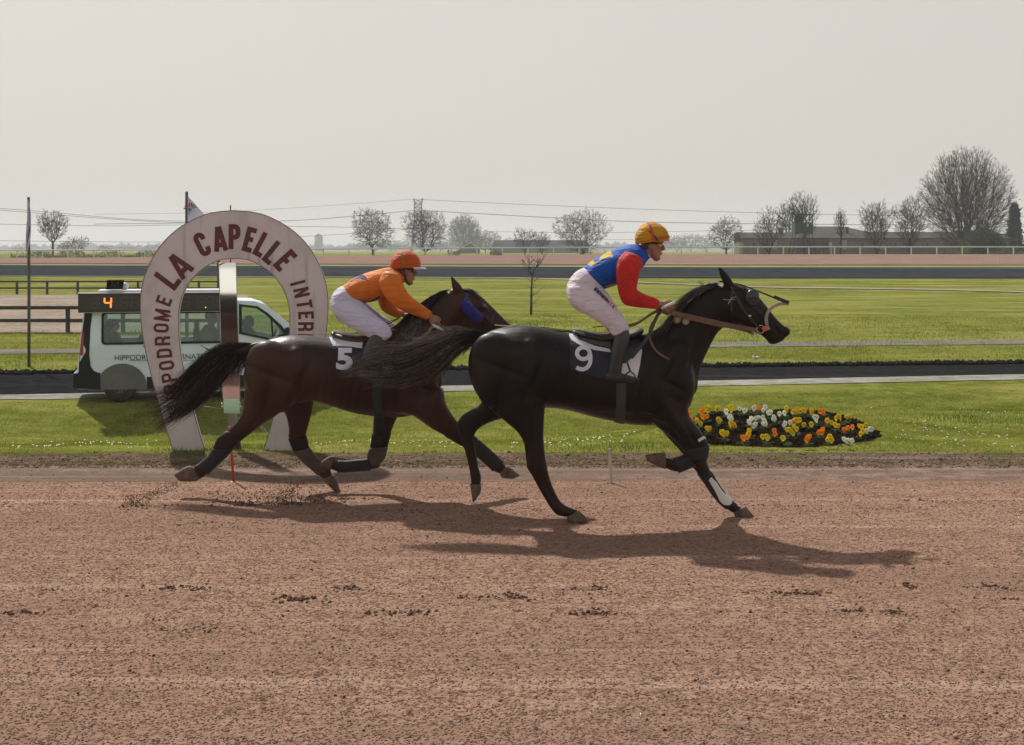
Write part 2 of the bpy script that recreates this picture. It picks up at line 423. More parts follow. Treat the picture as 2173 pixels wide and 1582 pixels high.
# clods in the air behind the hooves
pts, sz = [], []
for (a, b, n) in [((395, 1022), (275, 1075), 520), ((640, 1030), (585, 1072), 330), ((700, 1010), (560, 1060), 120)]:
    for _ in range(n):
        t = rg.random() ** .6; px = a[0] + (b[0] - a[0]) * t + rg.normal(0, 4 + 7 * t); py = a[1] + (b[1] - a[1]) * t ** 1.3 + rg.normal(0, 4 + 4 * t)
        if a[0] < 400 and rg.random() < .25: px = 280 + rg.normal(0, 9); py = 1050 + rg.random() * 26
        p = P(px, py, 12.3 + rg.normal(0, .06)); 
        if p.z < .01 and rg.random() < .75: continue
        p.z = max(p.z, .01)
        pts.append(tuple(p)); sz.append(rg.uniform(.002, .0075))
for _ in range(320):
    px = rg.uniform(440, 740); py = 1075 - abs(rg.normal(0, 20)); p = P(px, py, 12.4 + rg.normal(0, .2)); p.z = max(p.z, .012); pts.append(tuple(p)); sz.append(rg.uniform(.003, .011))
tag(lumps('flying_dirt', pts, sz, mk('flung_sand', (.19, .115, .085), (.09, .055, .04), scale=9, rough=1, spec=.1), .9, seed=9), 'sand and clods flung up behind the hooves', 'flung sand')

def in_bed(x, y, g=1.0): return ((x - BED[0]) / (1.16 * g)) ** 2 + ((y - BED[1]) / (1.27 * g)) ** 2 < 1
def blades(name, n, y0, y1, hmin, hmax, wd, mats, seed, xs=.40, keep=None, label=None):
    rg = np.random.default_rng(seed); V = []; mi = []
    cnt = 0
    while cnt < n:
        d = y0 + (y1 - y0) * rg.random(); x = (rg.random() - .5) * 2 * d * xs
        if in_bed(x, d, 1.02): continue
        yy = d
        if keep is not None and not keep(x, yy): continue
        z = h(x, yy); a = rg.random() * 6.28; hh = rg.uniform(hmin, hmax) * (1 + .6 * math.sin(x * 1.7 + yy) * math.sin(yy * 1.3 - x * .8)); le = rg.normal(0, .5, 2) * hh
        c, s = math.cos(a) * wd, math.sin(a) * wd
        V += [(x - c, yy - s, z - .004), (x + c, yy + s, z - .004), (x + le[0], yy + le[1], z + hh)]
        mi.append(0 if rg.random() < .55 + .3 * math.sin(x * .9 + 1.3 * math.sin(yy * .7)) else 1); cnt += 1
    Fx = np.arange(3 * n).reshape(-1, 3)
    o = npmesh(name, V, Fx, mats, smooth=False, mi=mi)
    return tag(o, label, 'grass', None, 'stuff')
def leafmat(name, c, tr=.35):
    m = mk(name, c, tuple(v * .65 for v in c), scale=3, rough=.6, spec=.1)
    nt = m.node_tree; b = nt.nodes['Principled BSDF']; t = nt.nodes.new('ShaderNodeBsdfTranslucent'); x = nt.nodes.new('ShaderNodeMixShader')
    t.inputs[0].default_value = (c[0] * 1.3, c[1] * 1.3, c[2], 1); x.inputs[0].default_value = tr
    nt.links.new(b.outputs[0], x.inputs[1]); nt.links.new(t.outputs[0], x.inputs[2]); nt.links.new(x.outputs[0], nt.nodes['Material Output'].inputs[0])
    return m
M_bl1 = leafmat('grass_blade', (.155, .19, .026)); M_bl2 = leafmat('grass_blade_pale', (.31, .31, .07))
blades('grass_blades', 110000, 15.3, 21.5, .010, .032, .0035, [M_bl1, M_bl2], 21, label='short green lawn blades around the arch and flower bed')
blades('grass_tufts', 60000, 21.5, 30.5, .015, .05, .006, [M_bl1, M_bl2], 22, keep=lambda x, y: y < 30.6 + .2025 * clipb(x), label='short turf on the bank below the black track')
blades('infield_grass', 60000, 36, 60, .03, .07, .012, [M_bl1, M_bl2], 23, xs=.38, keep=lambda x, y: (36.35 + .121 * clipb(x) < y < 41.9 + .133 * clipb(x)) or (y > 44.1 + .14 * clipb(x) and (y < 48.3 or x > -.30 * (y * .55 + 6))), label='infield turf beyond the black track')
# ragged tufts
def tuft_pts(px, py, d, n, r):
    p = P(px, py, d); return [(p.x + RNG.normal(0, r), d + RNG.normal(0, r * .8)) for _ in range(n)]
V = []
for (px, d, n, r) in [(385, 15.55, 60, .12), (440, 15.5, 40, .05), (560, 15.6, 60, .1), (525, 15.7, 120, .12), (1180, 60, 30, .5), (1127, 53, 90, .35), (1075, 55, 60, .5), (1700, 44.6, 200, 1.6), (1560, 45.3, 120, .9), (1900, 44.9, 250, 2.0), (250, 48.4, 120, 2.4), (300, 48.2, 90, .5), (1230, 15.6, 200, .5), (1340, 15.7, 300, .35), (2050, 20, 600, .5), (1980, 18.5, 350, .5), (2120, 22, 500, .6), (1900, 24, 500, .8)]:
    for x, y in tuft_pts(px, 900, d, n, r):
        if in_bed(x, y): continue
        s = max(1, d / 22); hh = RNG.uniform(.03, .075) * s; c = .004 * s; a = RNG.random() * 6; z = h(x, y)
        V += [(x - c * math.cos(a), y - c * math.sin(a), z), (x + c * math.cos(a), y + c * math.sin(a), z), (x + RNG.normal(0, .35) * hh, y + RNG.normal(0, .35) * hh, z + hh)]
tag(npmesh('rough_grass', V, np.arange(len(V)).reshape(-1, 3), leafmat('rough_blade', (.07, .13, .02)), smooth=False), 'darker uncut grass tufts at posts, bank and path edge', 'grass', None, 'stuff')
# daisies
V, Fx = [], []
def daisy(x, y, r):
    z = h(x, y) + .03; b = len(V)
    V.append((x, y, z + r * .25))
    for k in range(7): a = 6.283 * k / 7; V.append((x + r * math.cos(a), y + r * math.sin(a) * .9, z + r * .5 * math.cos(a * 2 + x)))
    for k in range(7): Fx.append((b, b + 1 + k, b + 1 + (k + 1) % 7))
for (px0, px1, y0, y1, n) in [(23, 330, 15.5, 18, 44), (23, 360, 15.5, 25, 24), (640, 980, 15.6, 20, 50), (640, 980, 15.6, 17, 30), (1080, 1300, 15.5, 18, 30), (1900, 2150, 15.6, 19, 60), (1780, 2150, 16, 24, 16), (380, 600, 16, 20, 12), (1200, 1420, 16, 18.5, 16), (1700, 2173, 15.5, 15.9, 14)]:
    for _ in range(n):
        y = rg.uniform(y0, y1); x = (rg.uniform(px0, px1) - CX) * y / F
        if not in_bed(x, y): daisy(x, y, rg.uniform(.008, .014))
tag(npmesh('daisies', V, Fx, mk('daisy', (.62, .62, .58), rough=.7), smooth=False), 'small white daisies dotted over the lawn', 'daisies', None, 'stuff')

# ---------------- flower bed ----------------
V, Fc = [], []; nr, na = 16, 90
for i in range(nr + 1):
    r = i / nr
    for k in range(na):
        a = 2 * math.pi * k / na; rr = r * (1 + .05 * math.sin(3 * a + 1) + .03 * math.sin(7 * a))
        x = BED[0] + 1.12 * rr * math.copysign(abs(math.cos(a)) ** .85, math.cos(a)); y = BED[1] + 1.24 * rr * math.copysign(abs(math.sin(a)) ** .8, math.sin(a))
        V.append((x, y, h(x, y) + .035 * (1 - r ** 6) + (RNG.normal(0, .009) if i < nr else -.02)))
for i in range(nr):
    for k in range(na): Fc.append((i * na + k, i * na + (k + 1) % na, (i + 1) * na + (k + 1) % na, (i + 1) * na + k))
M_soil = ground_mat('bed_soil', (.05, .033, .024), (.018, .012, .009), (.085, .055, .04), 45, bump=1, bd=.05)
bed = npmesh('flower_bed', V, Fc, M_soil, smooth=True)
tag(bed, 'oval bed of dark soil planted with yellow, orange and white pansies', 'flower bed')
pts, sz = [], []
while len(pts) < 3800:
    x = BED[0] + rg.uniform(-1.3, 1.3); y = BED[1] + rg.uniform(-1.27, 1.27)
    if in_bed(x, y, .99): pts.append((x, y, h(x, y) + .035)); sz.append(rg.uniform(.006, .024))
cl = lumps('soil_crumbs', pts, sz, M_soil, .8, kind='stuff', seed=12); adopt(cl, bed)

M_leaf = leafmat('pansy_leaf', (.05, .11, .025)); 
PET = {'yellow': ((.75, .55, .02), (.8, .66, .06)), 'orange': ((.85, .30, .015), (.85, .4, .03)), 'white': ((.78, .78, .74), (.7, .72, .62))}
def pansy(colr, loc, seed, label):
    rg = random.Random(seed)
    e = empty('pansy', loc, label, 'pansy', 'pansies in the oval bed')
    bm = bmesh.new()
    for k in range(26):                                 # leaves
        a = rg.random() * 6.28; r = rg.uniform(.015, .075); zz = rg.uniform(.015, .06); L_ = rg.uniform(.018, .032)
        c = Vector((r * math.cos(a), r * math.sin(a), zz)); u = Vector((math.cos(a), math.sin(a), rg.uniform(-.2, .8))).normalized() * L_; s = Vector((-math.sin(a), math.cos(a), rg.uniform(-.3, .3))) * L_ * .45
        vs_ = [bm.verts.new(c - u), bm.verts.new(c + s), bm.verts.new(c + u), bm.verts.new(c - s)]; bm.faces.new(vs_)
    build('leaves', bm, M_leaf, e, smooth=False, world=False)
    for k in range(rg.choice([2, 3, 3, 4])):
        bm = bmesh.new(); a = rg.random() * 6.28; r = rg.uniform(0, .06)
        c = Vector((r * math.cos(a), r * math.sin(a) - .01, rg.uniform(.065, .12))); face = Vector((rg.uniform(-.6, .6), -1, rg.uniform(-.1, .9))).normalized()
        ax = face.cross(Vector((0, 0, 1))).normalized(); ay = ax.cross(face)
        for pa, pr, ps in [(1.05, .020, .018), (2.1, .020, .018), (-.05, .018, .016), (3.2, .018, .016), (-1.57, .02, .021)]:
            pc = c + (ax * math.cos(pa) + ay * math.sin(pa)) * pr * .8 + face * rg.uniform(0, .004)
            ring = [bm.verts.new(pc + (ax * math.cos(t) + ay * math.sin(t)) * ps * rg.uniform(.85, 1.1) + face * rg.uniform(-.004, .005)) for t in [j * .785 for j in range(8)]]
            bm.faces.new(ring)
        fl = build('flower', bm, MPET[colr], e, smooth=False, world=False)
        bm = bmesh.new(); ell(bm, c + face * .006, (.005, .005, .005), seg=6, rings=4); build('flower_eye', bm, M_eye_fl, fl, world=False)
    return e
def petmat(c):
    m = leafmat('petal_' + c, PET[c][0], .3); return m
MPET = {c: petmat(c) for c in PET}; M_eye_fl = mk('flower_centre', (.25, .05, .01))
# photo pixel positions in the bed, row by row (x, y, colour)
FL = [(1484, 875, 'orange'), (1500, 873, 'yellow'), (1520, 868, 'yellow'), (1545, 872, 'yellow'), (1465, 882, 'orange'), (1575, 872, 'white'), (1600, 872, 'white'), (1612, 870, 'orange'), (1622, 871, 'white'),
      (1668, 870, 'yellow'), (1690, 875, 'yellow'), (1707, 876, 'yellow'), (1722, 878, 'yellow'), (1746, 877, 'orange'), (1796, 889, 'yellow'), (1780, 892, 'yellow'), (1755, 898, 'yellow'), (1634, 880, 'white'), (1664, 880, 'white'),
      (1542, 878, 'white'), (1497, 888, 'orange'), (1525, 894, 'yellow'), (1552, 890, 'white'), (1612, 888, 'white'), (1645, 892, 'white'), (1470, 896, 'orange'), (1480, 900, 'yellow'), (1594, 896, 'white'), (1598, 905, 'white'),
      (1624, 900, 'white'), (1668, 903, 'white'), (1682, 897, 'orange'), (1693, 897, 'yellow'), (1714, 903, 'yellow'), (1550, 902, 'yellow'), (1557, 906, 'yellow'), (1800, 911, 'orange'), (1832, 908, 'yellow'), (1825, 922, 'yellow'), (1840, 914, 'white'), (1770, 908, 'yellow'), (1733, 893, 'white'),
      (1500, 914, 'yellow'), (1536, 926, 'yellow'), (1591, 922, 'yellow'), (1640, 921, 'orange'), (1676, 921, 'yellow'), (1690, 914, 'yellow'), (1740, 920, 'orange'), (1577, 940, 'orange'), (1627, 936, 'yellow'), (1665, 937, 'yellow'), (1713, 940, 'orange'),
      (1757, 935, 'yellow'), (1797, 937, 'white')]
def hit_ground(px, py, lo=15.3, hi=19.5):
    best = None
    for k in range(400):
        d = lo + (hi - lo) * k / 400; p = P(px, py, d)
        if p.z <= h(p.x, d) + .035: return p
    return P(px, py, (lo + hi) / 2)
side = lambda x: 'left end' if x < 1560 else ('middle' if x < 1720 else 'right end')
depth = lambda y: 'back row' if y < 884 else ('inner rows' if y < 918 else 'front row')
for i, (px, py, c) in enumerate(FL):
    p = hit_ground(px, min(py + 12, 948)); p.z = h(p.x, p.y) + .03
    pansy(c, p, i, '%s pansy in the %s of the oval bed, %s' % (c, depth(py), side(px)))
# ---------------- far rail, fences ----------------
M_white = mk('white_paint', (.62, .63, .66), (.45, .46, .5), scale=2, rough=.5)
M_darkwood = mk('dark_timber', (.045, .038, .034), (.025, .022, .02), scale=6, rough=.85, bump=.4)
def fz(X): return h(X, 177.0)
M_rail = mk('rail_paint', (.60, .63, .74), (.5, .53, .63), scale=2, rough=.5)
def rail_fence(x0, x1, step, label):
    e = empty('running_rail', (x0, 177, fz(x0)), label, 'rail')
    bm = bmesh.new()
    xs = np.arange(x0, x1 + .1, step)
    tube(bm, [(x, 177, fz(x) + .94) for x in xs], .095, 6)
    build('rail', bm, M_rail, e)
    for x in xs:
        bm = bmesh.new(); box(bm, (x, 177.06, fz(x) + .44), (.12, .12, .95)); build('post', bm, M_rail, e, smooth=False)
rail_fence(-78, 80, 3.2, 'long white running rail on posts beyond the far pink track')

def hposts(name, label, pts, zs, postx, rails, top, w=.1, depth_=.1):
    e = empty(name, (postx[0][0], postx[0][1], h(*postx[0])), label, 'fence')
    for rz in rails:
        bm = bmesh.new()
        for (xa, ya), (xb, yb) in zip(pts, pts[1:]):
            n = 6
            for k in range(n):
                a = (xa + (xb - xa) * k / n, ya + (yb - ya) * k / n); b = (xa + (xb - xa) * (k + 1) / n, ya + (yb - ya) * (k + 1) / n)
                c = Vector(((a[0] + b[0]) / 2, (a[1] + b[1]) / 2 - depth_ * .6, (h(*a) + h(*b)) / 2 + rz)); L_ = math.hypot(b[0] - a[0], b[1] - a[1]) + .004
                ang = math.atan2(b[1] - a[1], b[0] - a[0]); box(bm, c, (L_, .045, w), Matrix.Rotation(ang, 3, 'Z'))
        build('rail', bm, M_darkwood, e, smooth=False)
    for x, y in postx:
        bm = bmesh.new(); box(bm, (x, y, h(x, y) + top / 2 - .05), (.13, .12, top + .1), bev=.01); build('post', bm, M_darkwood, e, smooth=False)
# paddock fence, near side: post at px 144, rails px y 655 and 682, ground y 708
dn = 48.6
X = lambda px, d: (px - CX) * d / F
hposts('paddock_fence', 'dark timber paddock fence on the near side of the sandy paddock', [(X(-420, dn), dn), (X(480, dn), dn)], 0, [(X(p, dn), dn) for p in (-420, -330, -230, -90, 27 - 74, 144, 261, 378, 478)], [.86, .42], .92, w=.12)
df = 87.5
hposts('paddock_fence', 'dark timber paddock fence on the far side of the sandy paddock', [(X(-420, df), df), (X(492, df), df)], 0, [(X(p, df), df) for p in (-414, -350, -286, -222, -158, -94, -29, 36, 100, 165, 229, 293, 357, 422, 486)], [.78, .38], .84, w=.1)

# ---------------- bare trees ----------------
def seg_arrays(nodes, parent, rad, rng, jit, nsub=1):
    P0, P1, R0, R1 = [], [], [], []
    return P0, P1, R0, R1
def bare_tree(name, label, X_, Y_, H, Wd, seed, style='round', n=420, bark=(.026, .021, .017), twig=4, r0=None, base=.14, parts=True, buds=0, group='bare trees beyond the far rail', zoff=0, lean=0, mist=0, tw=.9, cat='tree'):
    rg = np.random.default_rng(seed); z0 = h(X_, Y_) - .1 + zoff; n = int(n * (1.5 if n < 1000 else 1.15))
    T = []
    while len(T) < n:
        u = rg.normal(size=3); u /= np.linalg.norm(u); r = rg.random() ** (.42) * (1 if style == 'egg' else .92 + .09 * math.sin(3.1 * u[0] + 2.3 * u[2] + seed) + .08 * math.sin(5.3 * u[2] - 4.1 * u[1] + seed * 1.7))
        p = u * r * np.array([Wd / 2, Wd / 2, .5])
        zz = .5 + p[2]                                   # 0..1 along the crown
        if style == 'round': w = 1.0
        elif style == 'egg': w = 1.12 if zz < .55 else 1.12 - .25 * (zz - .55)
        elif style == 'fan': w = .55 + .75 * zz
        elif style == 'upright': w = .8 + .25 * math.sin(zz * 3.1)
        else: w = 1
        T.append((p[0] * w, p[1] * w, H * (base + (1 - base) * zz)))
    T = np.array(T)
    nod = [np.array([0, 0, 0.]), np.array([lean * .3, 0, H * base * .6]), np.array([lean, 0, H * base])]; par = [-1, 0, 1]; pl = [0, H * base * .6, H * base]
    if style in ('round', 'fan') :
        pass
    else:
        for k in range(1, 7):
            nod.append(np.array([lean + rg.normal(0, .02 * Wd), rg.normal(0, .02 * Wd), H * (base + .09 * k)])); par.append(len(nod) - 2); pl.append(H * (base + .09 * k))
    order = np.argsort(np.linalg.norm(T - np.array([0, 0, H * base]), axis=1))
    bf = {'round': .35, 'fan': .55, 'egg': 1.0, 'upright': .6}.get(style, .4)
    for t in T[order]:
        A = np.array(nod[1:]); d_ = np.linalg.norm(A - t, axis=1)
        down = np.maximum(A[:, 2] - t[2], 0)
        cost = d_ + bf * np.array(pl[1:]) + down * (1.5 if style != 'round' else .6)
        j = int(np.argmin(cost)) + 1
        # intermediate bend, bowing upward
        a = nod[j]; dd = np.linalg.norm(t - a)
        if dd > .12 * H:
            m = (a + t) / 2 + rg.normal(0, .05 * dd, 3) + np.array([0, 0, .04 * dd]); nod.append(m); par.append(j); pl.append(pl[j] + dd / 2); j = len(nod) - 1
        nod.append(t + rg.normal(0, .004 * H, 3)); par.append(j); pl.append(pl[j] + dd)
    nn = len(nod); w = np.full(nn, 0.0); ch = np.zeros(nn, int)
    for i in range(nn - 1, 0, -1):
        if ch[i] == 0: w[i] += 1
        w[par[i]] += w[i]; ch[par[i]] += 1
    r0 = r0 or H * .022
    rad = r0 * (w / w[0]) ** .46
    rad = np.maximum(rad, .012 * H / 12)
    S = []            # segments
    for i in range(1, nn):
        S.append((nod[par[i]], nod[i], min(rad[par[i]], rad[i] * 1.7), rad[i], i <= 2))
    TW = []
    for i in range(3, nn):
        if rad[i] < r0 * .22:
            k = twig if ch[i] == 0 else max(1, twig - 1)
            dirp = nod[i] - nod[par[i]]; dirp = dirp / (np.linalg.norm(dirp) + 1e-6)
            for _ in range(k):
                out = nod[i] - np.array([0, 0, H * .45]); out = out / (np.linalg.norm(out) + 1e-6)
                dv = dirp * .7 + out * .5 + rg.normal(0, .45, 3) + np.array([0, 0, .35 if style != 'round' else .1]); dv /= np.linalg.norm(dv)
                L_ = H * rg.uniform(.03, .075) * tw; a = nod[i]; m = a + dv * L_ * .5 + rg.normal(0, .08 * L_, 3); b = m + (dv + rg.normal(0, .3, 3)) * L_ * .5
                rr = max(rad[i] * .6, max(.010 * H / 12, Y_ * .00006)); TW.append((a, m, rr, rr * .75, 0)); TW.append((m, b, rr * .75, rr * .35, 0))
                for _ in range(2):
                    dv2 = dv + rg.normal(0, .6, 3); TW.append((m, m + dv2 * L_ * .35, rr * .6, rr * .3, 0))
    def prisms(S, ns):
        if not S: return None, None
        A = np.array([s[0] for s in S]); B = np.array([s[1] for s in S]); ra = np.array([s[2] for s in S]); rb = np.array([s[3] for s in S])
        t = B - A; t /= (np.linalg.norm(t, axis=1, keepdims=True) + 1e-9)
        up = np.where(np.abs(t[:, 2:3]) < .9, np.array([[0, 0, 1.]]), np.array([[1., 0, 0]])); s = np.cross(t, up); s /= np.linalg.norm(s, axis=1, keepdims=True); q = np.cross(s, t)
        V = []
        for c, r in ((A, ra), (B, rb)):
            for k in range(ns):
                an = 6.2832 * k / ns; V.append(c + (s * math.cos(an) + q * math.sin(an)) * r[:, None])
        V = np.stack(V, 1); n_ = len(S); base_ = np.arange(n_)[:, None] * 2 * ns; Fx = []
        for k in range(ns):
            k2 = (k + 1) % ns; Fx.append(np.concatenate([base_ + k, base_ + k2, base_ + ns + k2, base_ + ns + k], 1))
        return V.reshape(-1, 3), np.stack(Fx, 1).reshape(-1, 4)
    mt = mk(name + '_bark', bark, tuple(v * .6 for v in bark), scale=3, rough=.9, spec=.2)
    e = empty(name, (X_, Y_, z0), label, cat, group)
    thick = [s for s in S if s[4] or s[3] > r0 * .3]; thin = [s for s in S if not (s[4] or s[3] > r0 * .3)]
    V, Fx = prisms(thick, 6); npmesh('trunk', V, Fx, mt, e, smooth=True, world=False)
    V, Fx = prisms(thin + TW, 3); npmesh('crown', V, Fx, mt, e, world=False)
    if buds:
        V = []; ends = [s[1] for s in TW] or [s[1] for s in thin]
        for _ in range(buds):
            c = ends[rg.integers(len(ends))] + rg.normal(0, .02 * H, 3); s_ = H * rg.uniform(.006, .014); a = rg.normal(size=3); a /= np.linalg.norm(a); b = np.cross(a, rg.normal(size=3)); b /= np.linalg.norm(b)
            V += [c - a * s_, c + b * s_ * .6, c + a * s_]
        npmesh('leaves', V, np.arange(len(V)).reshape(-1, 3), buds_mat(mist), e, world=False)
    return e
BM = {}
def buds_mat(k):
    if k not in BM: BM[k] = leafmat('young_leaf_%d' % k, [(.1, .12, .045), (.17, .19, .08), (.05, .075, .03)][k])
    return BM[k]
def tree_px(name, label, cx, top, wpx, Y_, seed, basepx=None, **k):
    X_ = (cx - CX) * Y_ / F; zt = EYE - (top - HY) * Y_ / F; z0 = h(X_, Y_) - .1
    return bare_tree(name, label, X_, Y_, zt - z0, wpx * Y_ / F, seed, **k)

tree_px('bare_tree', 'open bare tree carrying balls of mistletoe, behind the rail at the far left', 112, 447, 78, 235, 101, style='fan', n=300, tw=1.1, base=.3)
tree_px('bare_tree', 'broad rounded bare tree with drooping branches, left of the pylon', 791, 439, 106, 240, 102, style='round', n=700, base=.09)
tree_px('bare_tree', 'spreading bare tree directly in front of the pylon', 903, 440, 104, 240, 103, style='round', n=620, base=.09, tw=1.2)
tree_px('bare_tree', 'wide bare tree standing at the right end of the low dark barn', 1236, 441, 124, 230, 104, style='round', n=600, base=.03, twig=4, tw=1.2, bark=(.045, .04, .03))
tree_px('bare_tree', 'small neat round-headed bare tree left of the long farm building', 1541, 460, 74, 225, 105, style='round', n=520, base=.1)
tree_px('bare_tree', 'bare tree in front of the left end of the long farm building', 1632, 441, 74, 205, 106, style='fan', n=420, base=.05)
tree_px('bare_tree', 'thin pale bare tree between the farm chimney and the watchtower', 1668, 430, 48, 260, 107, style='fan', n=200, base=.3)
tree_px('bare_tree', 'bare tree rising directly behind the green watchtower', 1706, 402, 76, 215, 108, style='fan', n=230, base=.25, tw=1.2)
tree_px('bare_tree', 'slender young bare tree in front of the farm roof, right of the watchtower', 1784, 443, 30, 205, 109, style='upright', n=90, base=.35, tw=1.3)
tree_px('bare_tree', 'twin-topped bare tree in front of the hipped farm roof', 1860, 420, 74, 205, 110, style='fan', n=430, base=.05, tw=1.2)
tree_px('bare_tree', 'bare tree just left of the largest tree', 1932, 413, 78, 205, 111, style='fan', n=430, base=.05, tw=1.2)
tree_px('large_bare_tree', 'largest tree, tall egg-shaped bare crown at the far right', 2052, 312, 176, 205, 112, style='egg', n=2450, base=.03, r0=.34, twig=3, tw=.75, bark=(.045, .037, .027), buds=2600, mist=0)
tree_px('bare_tree', 'small bushy bare tree in front of the low dark barn, left one', 1114, 483, 60, 225, 113, style='fan', n=260, base=.1)
tree_px('bare_tree', 'small bushy bare tree in front of the low dark barn, right one', 1150, 488, 44, 225, 114, style='fan', n=200, base=.1)
tree_px('hazy_tree', 'hazy grey birch behind the white-roofed shelter', 985, 455, 66, 700, 115, style='egg', n=700, base=.1, bark=(.06, .06, .055), buds=1500, mist=2)
tree_px('willow_tree', 'pale green budding willow beside the low dark barn', 1030, 487, 74, 560, 116, style='round', n=420, base=.1, buds=5200, mist=0)
tree_px('budding_shrub', 'pale budding shrub right of the mistletoe tree', 163, 498, 56, 235, 117, style='fan', n=260, base=.05, buds=1500, mist=1, cat='shrub')
tree_px('budding_shrub', 'low dark shrub at the foot of the mistletoe tree, right of the flagpole', 88, 530, 40, 232, 118, style='fan', n=200, base=.05, buds=900, mist=2, cat='shrub')
tree_px('budding_shrub', 'low budding shrub between the mistletoe tree and the pale shrub', 135, 512, 34, 240, 119, style='fan', n=160, base=.05, buds=700, mist=1, cat='shrub')
for i, (cx, top, w, Y_) in enumerate([(a_, b_, c_ * 1.15, d_ * 2.1) for a_, b_, c_, d_ in [(224, 518, 34, 420), (262, 522, 40, 520), (300, 520, 44, 560), (330, 519, 40, 540), (1436, 497, 46, 430), (1466, 493, 48, 440), (1497, 496, 42, 430), (1412, 512, 36, 520), (40, 524, 40, 520), (1340, 518, 50, 600), (722, 524, 50, 620), (838, 518, 44, 520), (940, 512, 60, 560), (652, 522, 44, 640), (1084, 502, 40, 560), (830, 507, 70, 450), (935, 500, 76, 420), (780, 512, 70, 520), (1010, 500, 60, 420), (760, 517, 60, 620), (870, 505, 60, 520), (1060, 518, 50, 600), (380, 520, 50, 560)]]):
    tree_px('distant_tree', 'distant hazy tree on the horizon, %s' % ('left of the arch' if cx < 400 else 'left of the farm building' if cx > 1380 else 'between arch and barn' if cx < 1000 else 'around the dark barn'), cx, top, w, Y_, 130 + i, style='round', n=170, base=.1, bark=(.05, .055, .05), group='distant hazy trees', buds=900, mist=2, tw=1.3)
# far wood
V = []; rg = np.random.default_rng(31)
for (p0, p1, top, Y_) in [(23, 340, 523, 2100), (340, 1000, 523, 2150), (1250, 1600, 520, 2050), (1000, 1300, 524, 2100), (-700, 23, 523, 2100), (1600, 3000, 524, 2100)]:
    for _ in range(int((p1 - p0) * 16)):
        px = rg.uniform(p0, p1); tt = top + 3 * math.sin(px * .09) + 2.5 * math.sin(px * .31 + 1); y = Y_ + rg.uniform(-20, 20); x = (px - CX) * y / F
        z1 = EYE - (tt - HY) * y / F; z = -3 + (z1 + 3) * rg.random() ** .7; c = np.array([x, y, z]); a = rg.normal(size=3); b = rg.normal(size=3); s = 1.9
        V += [c, c + a * s, c + b * s]
tag(npmesh('far_wood', V, np.arange(len(V)).reshape(-1, 3), mk('far_foliage', (.06, .075, .055), (.04, .045, .04), scale=.2, rough=1), smooth=False), 'low line of far woods along the horizon', 'wood', None, 'stuff')
# mistletoe balls
mt = [o for o in COL.objects if o.get('label', '').startswith('open bare tree')][0]
for (px, py) in [(98, 478), (103, 488), (124, 487), (112, 470), (93, 490)]:
    rg = np.random.default_rng(px); c = np.array(P(px, py, 234)); V = []
    for _ in range(160):
        o_ = rg.normal(0, .12, 3); a = rg.normal(size=3) * .13; b = rg.normal(size=3) * .06; V += [c + o_, c + o_ + a, c + o_ + b]
    npmesh('mistletoe', V, np.arange(len(V)).reshape(-1, 3), mk('mistletoe', (.05, .06, .03)), mt)
# dome of evergreen leaves
def leafy(name, label, cx, top, wpx, Y_, seed, n=9000, c=(.055, .075, .025), cone=False, dep=None):
    rg = np.random.default_rng(seed); X_ = (cx - CX) * Y_ / F; z0 = h(X_, Y_); H = EYE - (top - HY) * Y_ / F - z0; Wd = wpx * Y_ / F
    V = []
    for _ in range(n):
        u = rg.normal(size=3); u[2] = abs(u[2]); u /= np.linalg.norm(u); r = (1 - .25 * rg.random() ** 2) * (1 + .06 * math.sin(u[0] * 9 + seed) * math.cos(u[2] * 8) + .05 * math.sin(u[0] * 23 + u[1] * 17))
        if cone: t = rg.random(); a = rg.random() * 6.28; rr = (1 - t) ** .7 * .5 * Wd * (1 + .3 * math.sin(t * 34 + 2 * math.sin(a * 2)) + .25 * math.sin(a * 3 + t * 9)) * rg.uniform(.4, 1.1); c_ = np.array([rr * math.cos(a), rr * math.sin(a), t * H])
        else: c_ = np.array([u[0] * r * Wd / 2, u[1] * r * Wd / 2, u[2] ** .8 * r * H])
        s = rg.uniform(.08, .18) * H / 4; a = rg.normal(size=3); b = rg.normal(size=3); V += [c_, c_ + a * s, c_ + b * s]
    e = empty(name, (X_, Y_, z0), label, 'tree' if cone else 'bush')
    npmesh('foliage', V, np.arange(len(V)).reshape(-1, 3), leafmat(name + str(seed), c, .15), e, world=False)
    bm = bmesh.new(); tube(bm, [(0, 0, -.1), (0, 0, H * .55)], [.14, .06], 7); build('trunk', bm, mk('stem%d' % seed, (.05, .04, .03)), e, world=False)
    return e
leafy('evergreen_bush', 'rounded evergreen bush at the foot of the largest tree', 2086, 487, 92, 196, 51, 16000)
leafy('conifer', 'dark conifer cut off by the right edge of the photo', 2153, 436, 34, 235, 52, 6000, (.02, .03, .018), cone=True)
# low hedge line and scrub behind the rail
V = []; rg = np.random.default_rng(41)
for (p0, p1, n, hh) in [(1990, 2060, 1500, 1.6), (23, 340, 3500, .9), (950, 975, 200, .7), (1740, 1760, 300, .5), (2100, 2173, 800, 1.2), (1040, 1065, 400, 1.3)]:
    for _ in range(n):
        y = rg.uniform(180, 186); x = (rg.uniform(p0, p1) - CX) * y / F; z = h(x, y) + hh * rg.random() * (.6 + .4 * math.sin(x * 1.3)); c = np.array([x, y, z]); a = rg.normal(size=3) * .1; b = rg.normal(size=3) * .1; V += [c, c + a, c + b]
tag(npmesh('scrub', V, np.arange(len(V)).reshape(-1, 3), leafmat('scrub', (.08, .09, .04)), smooth=False), 'low scrub and rough plants behind the far rail', 'scrub', None, 'stuff')

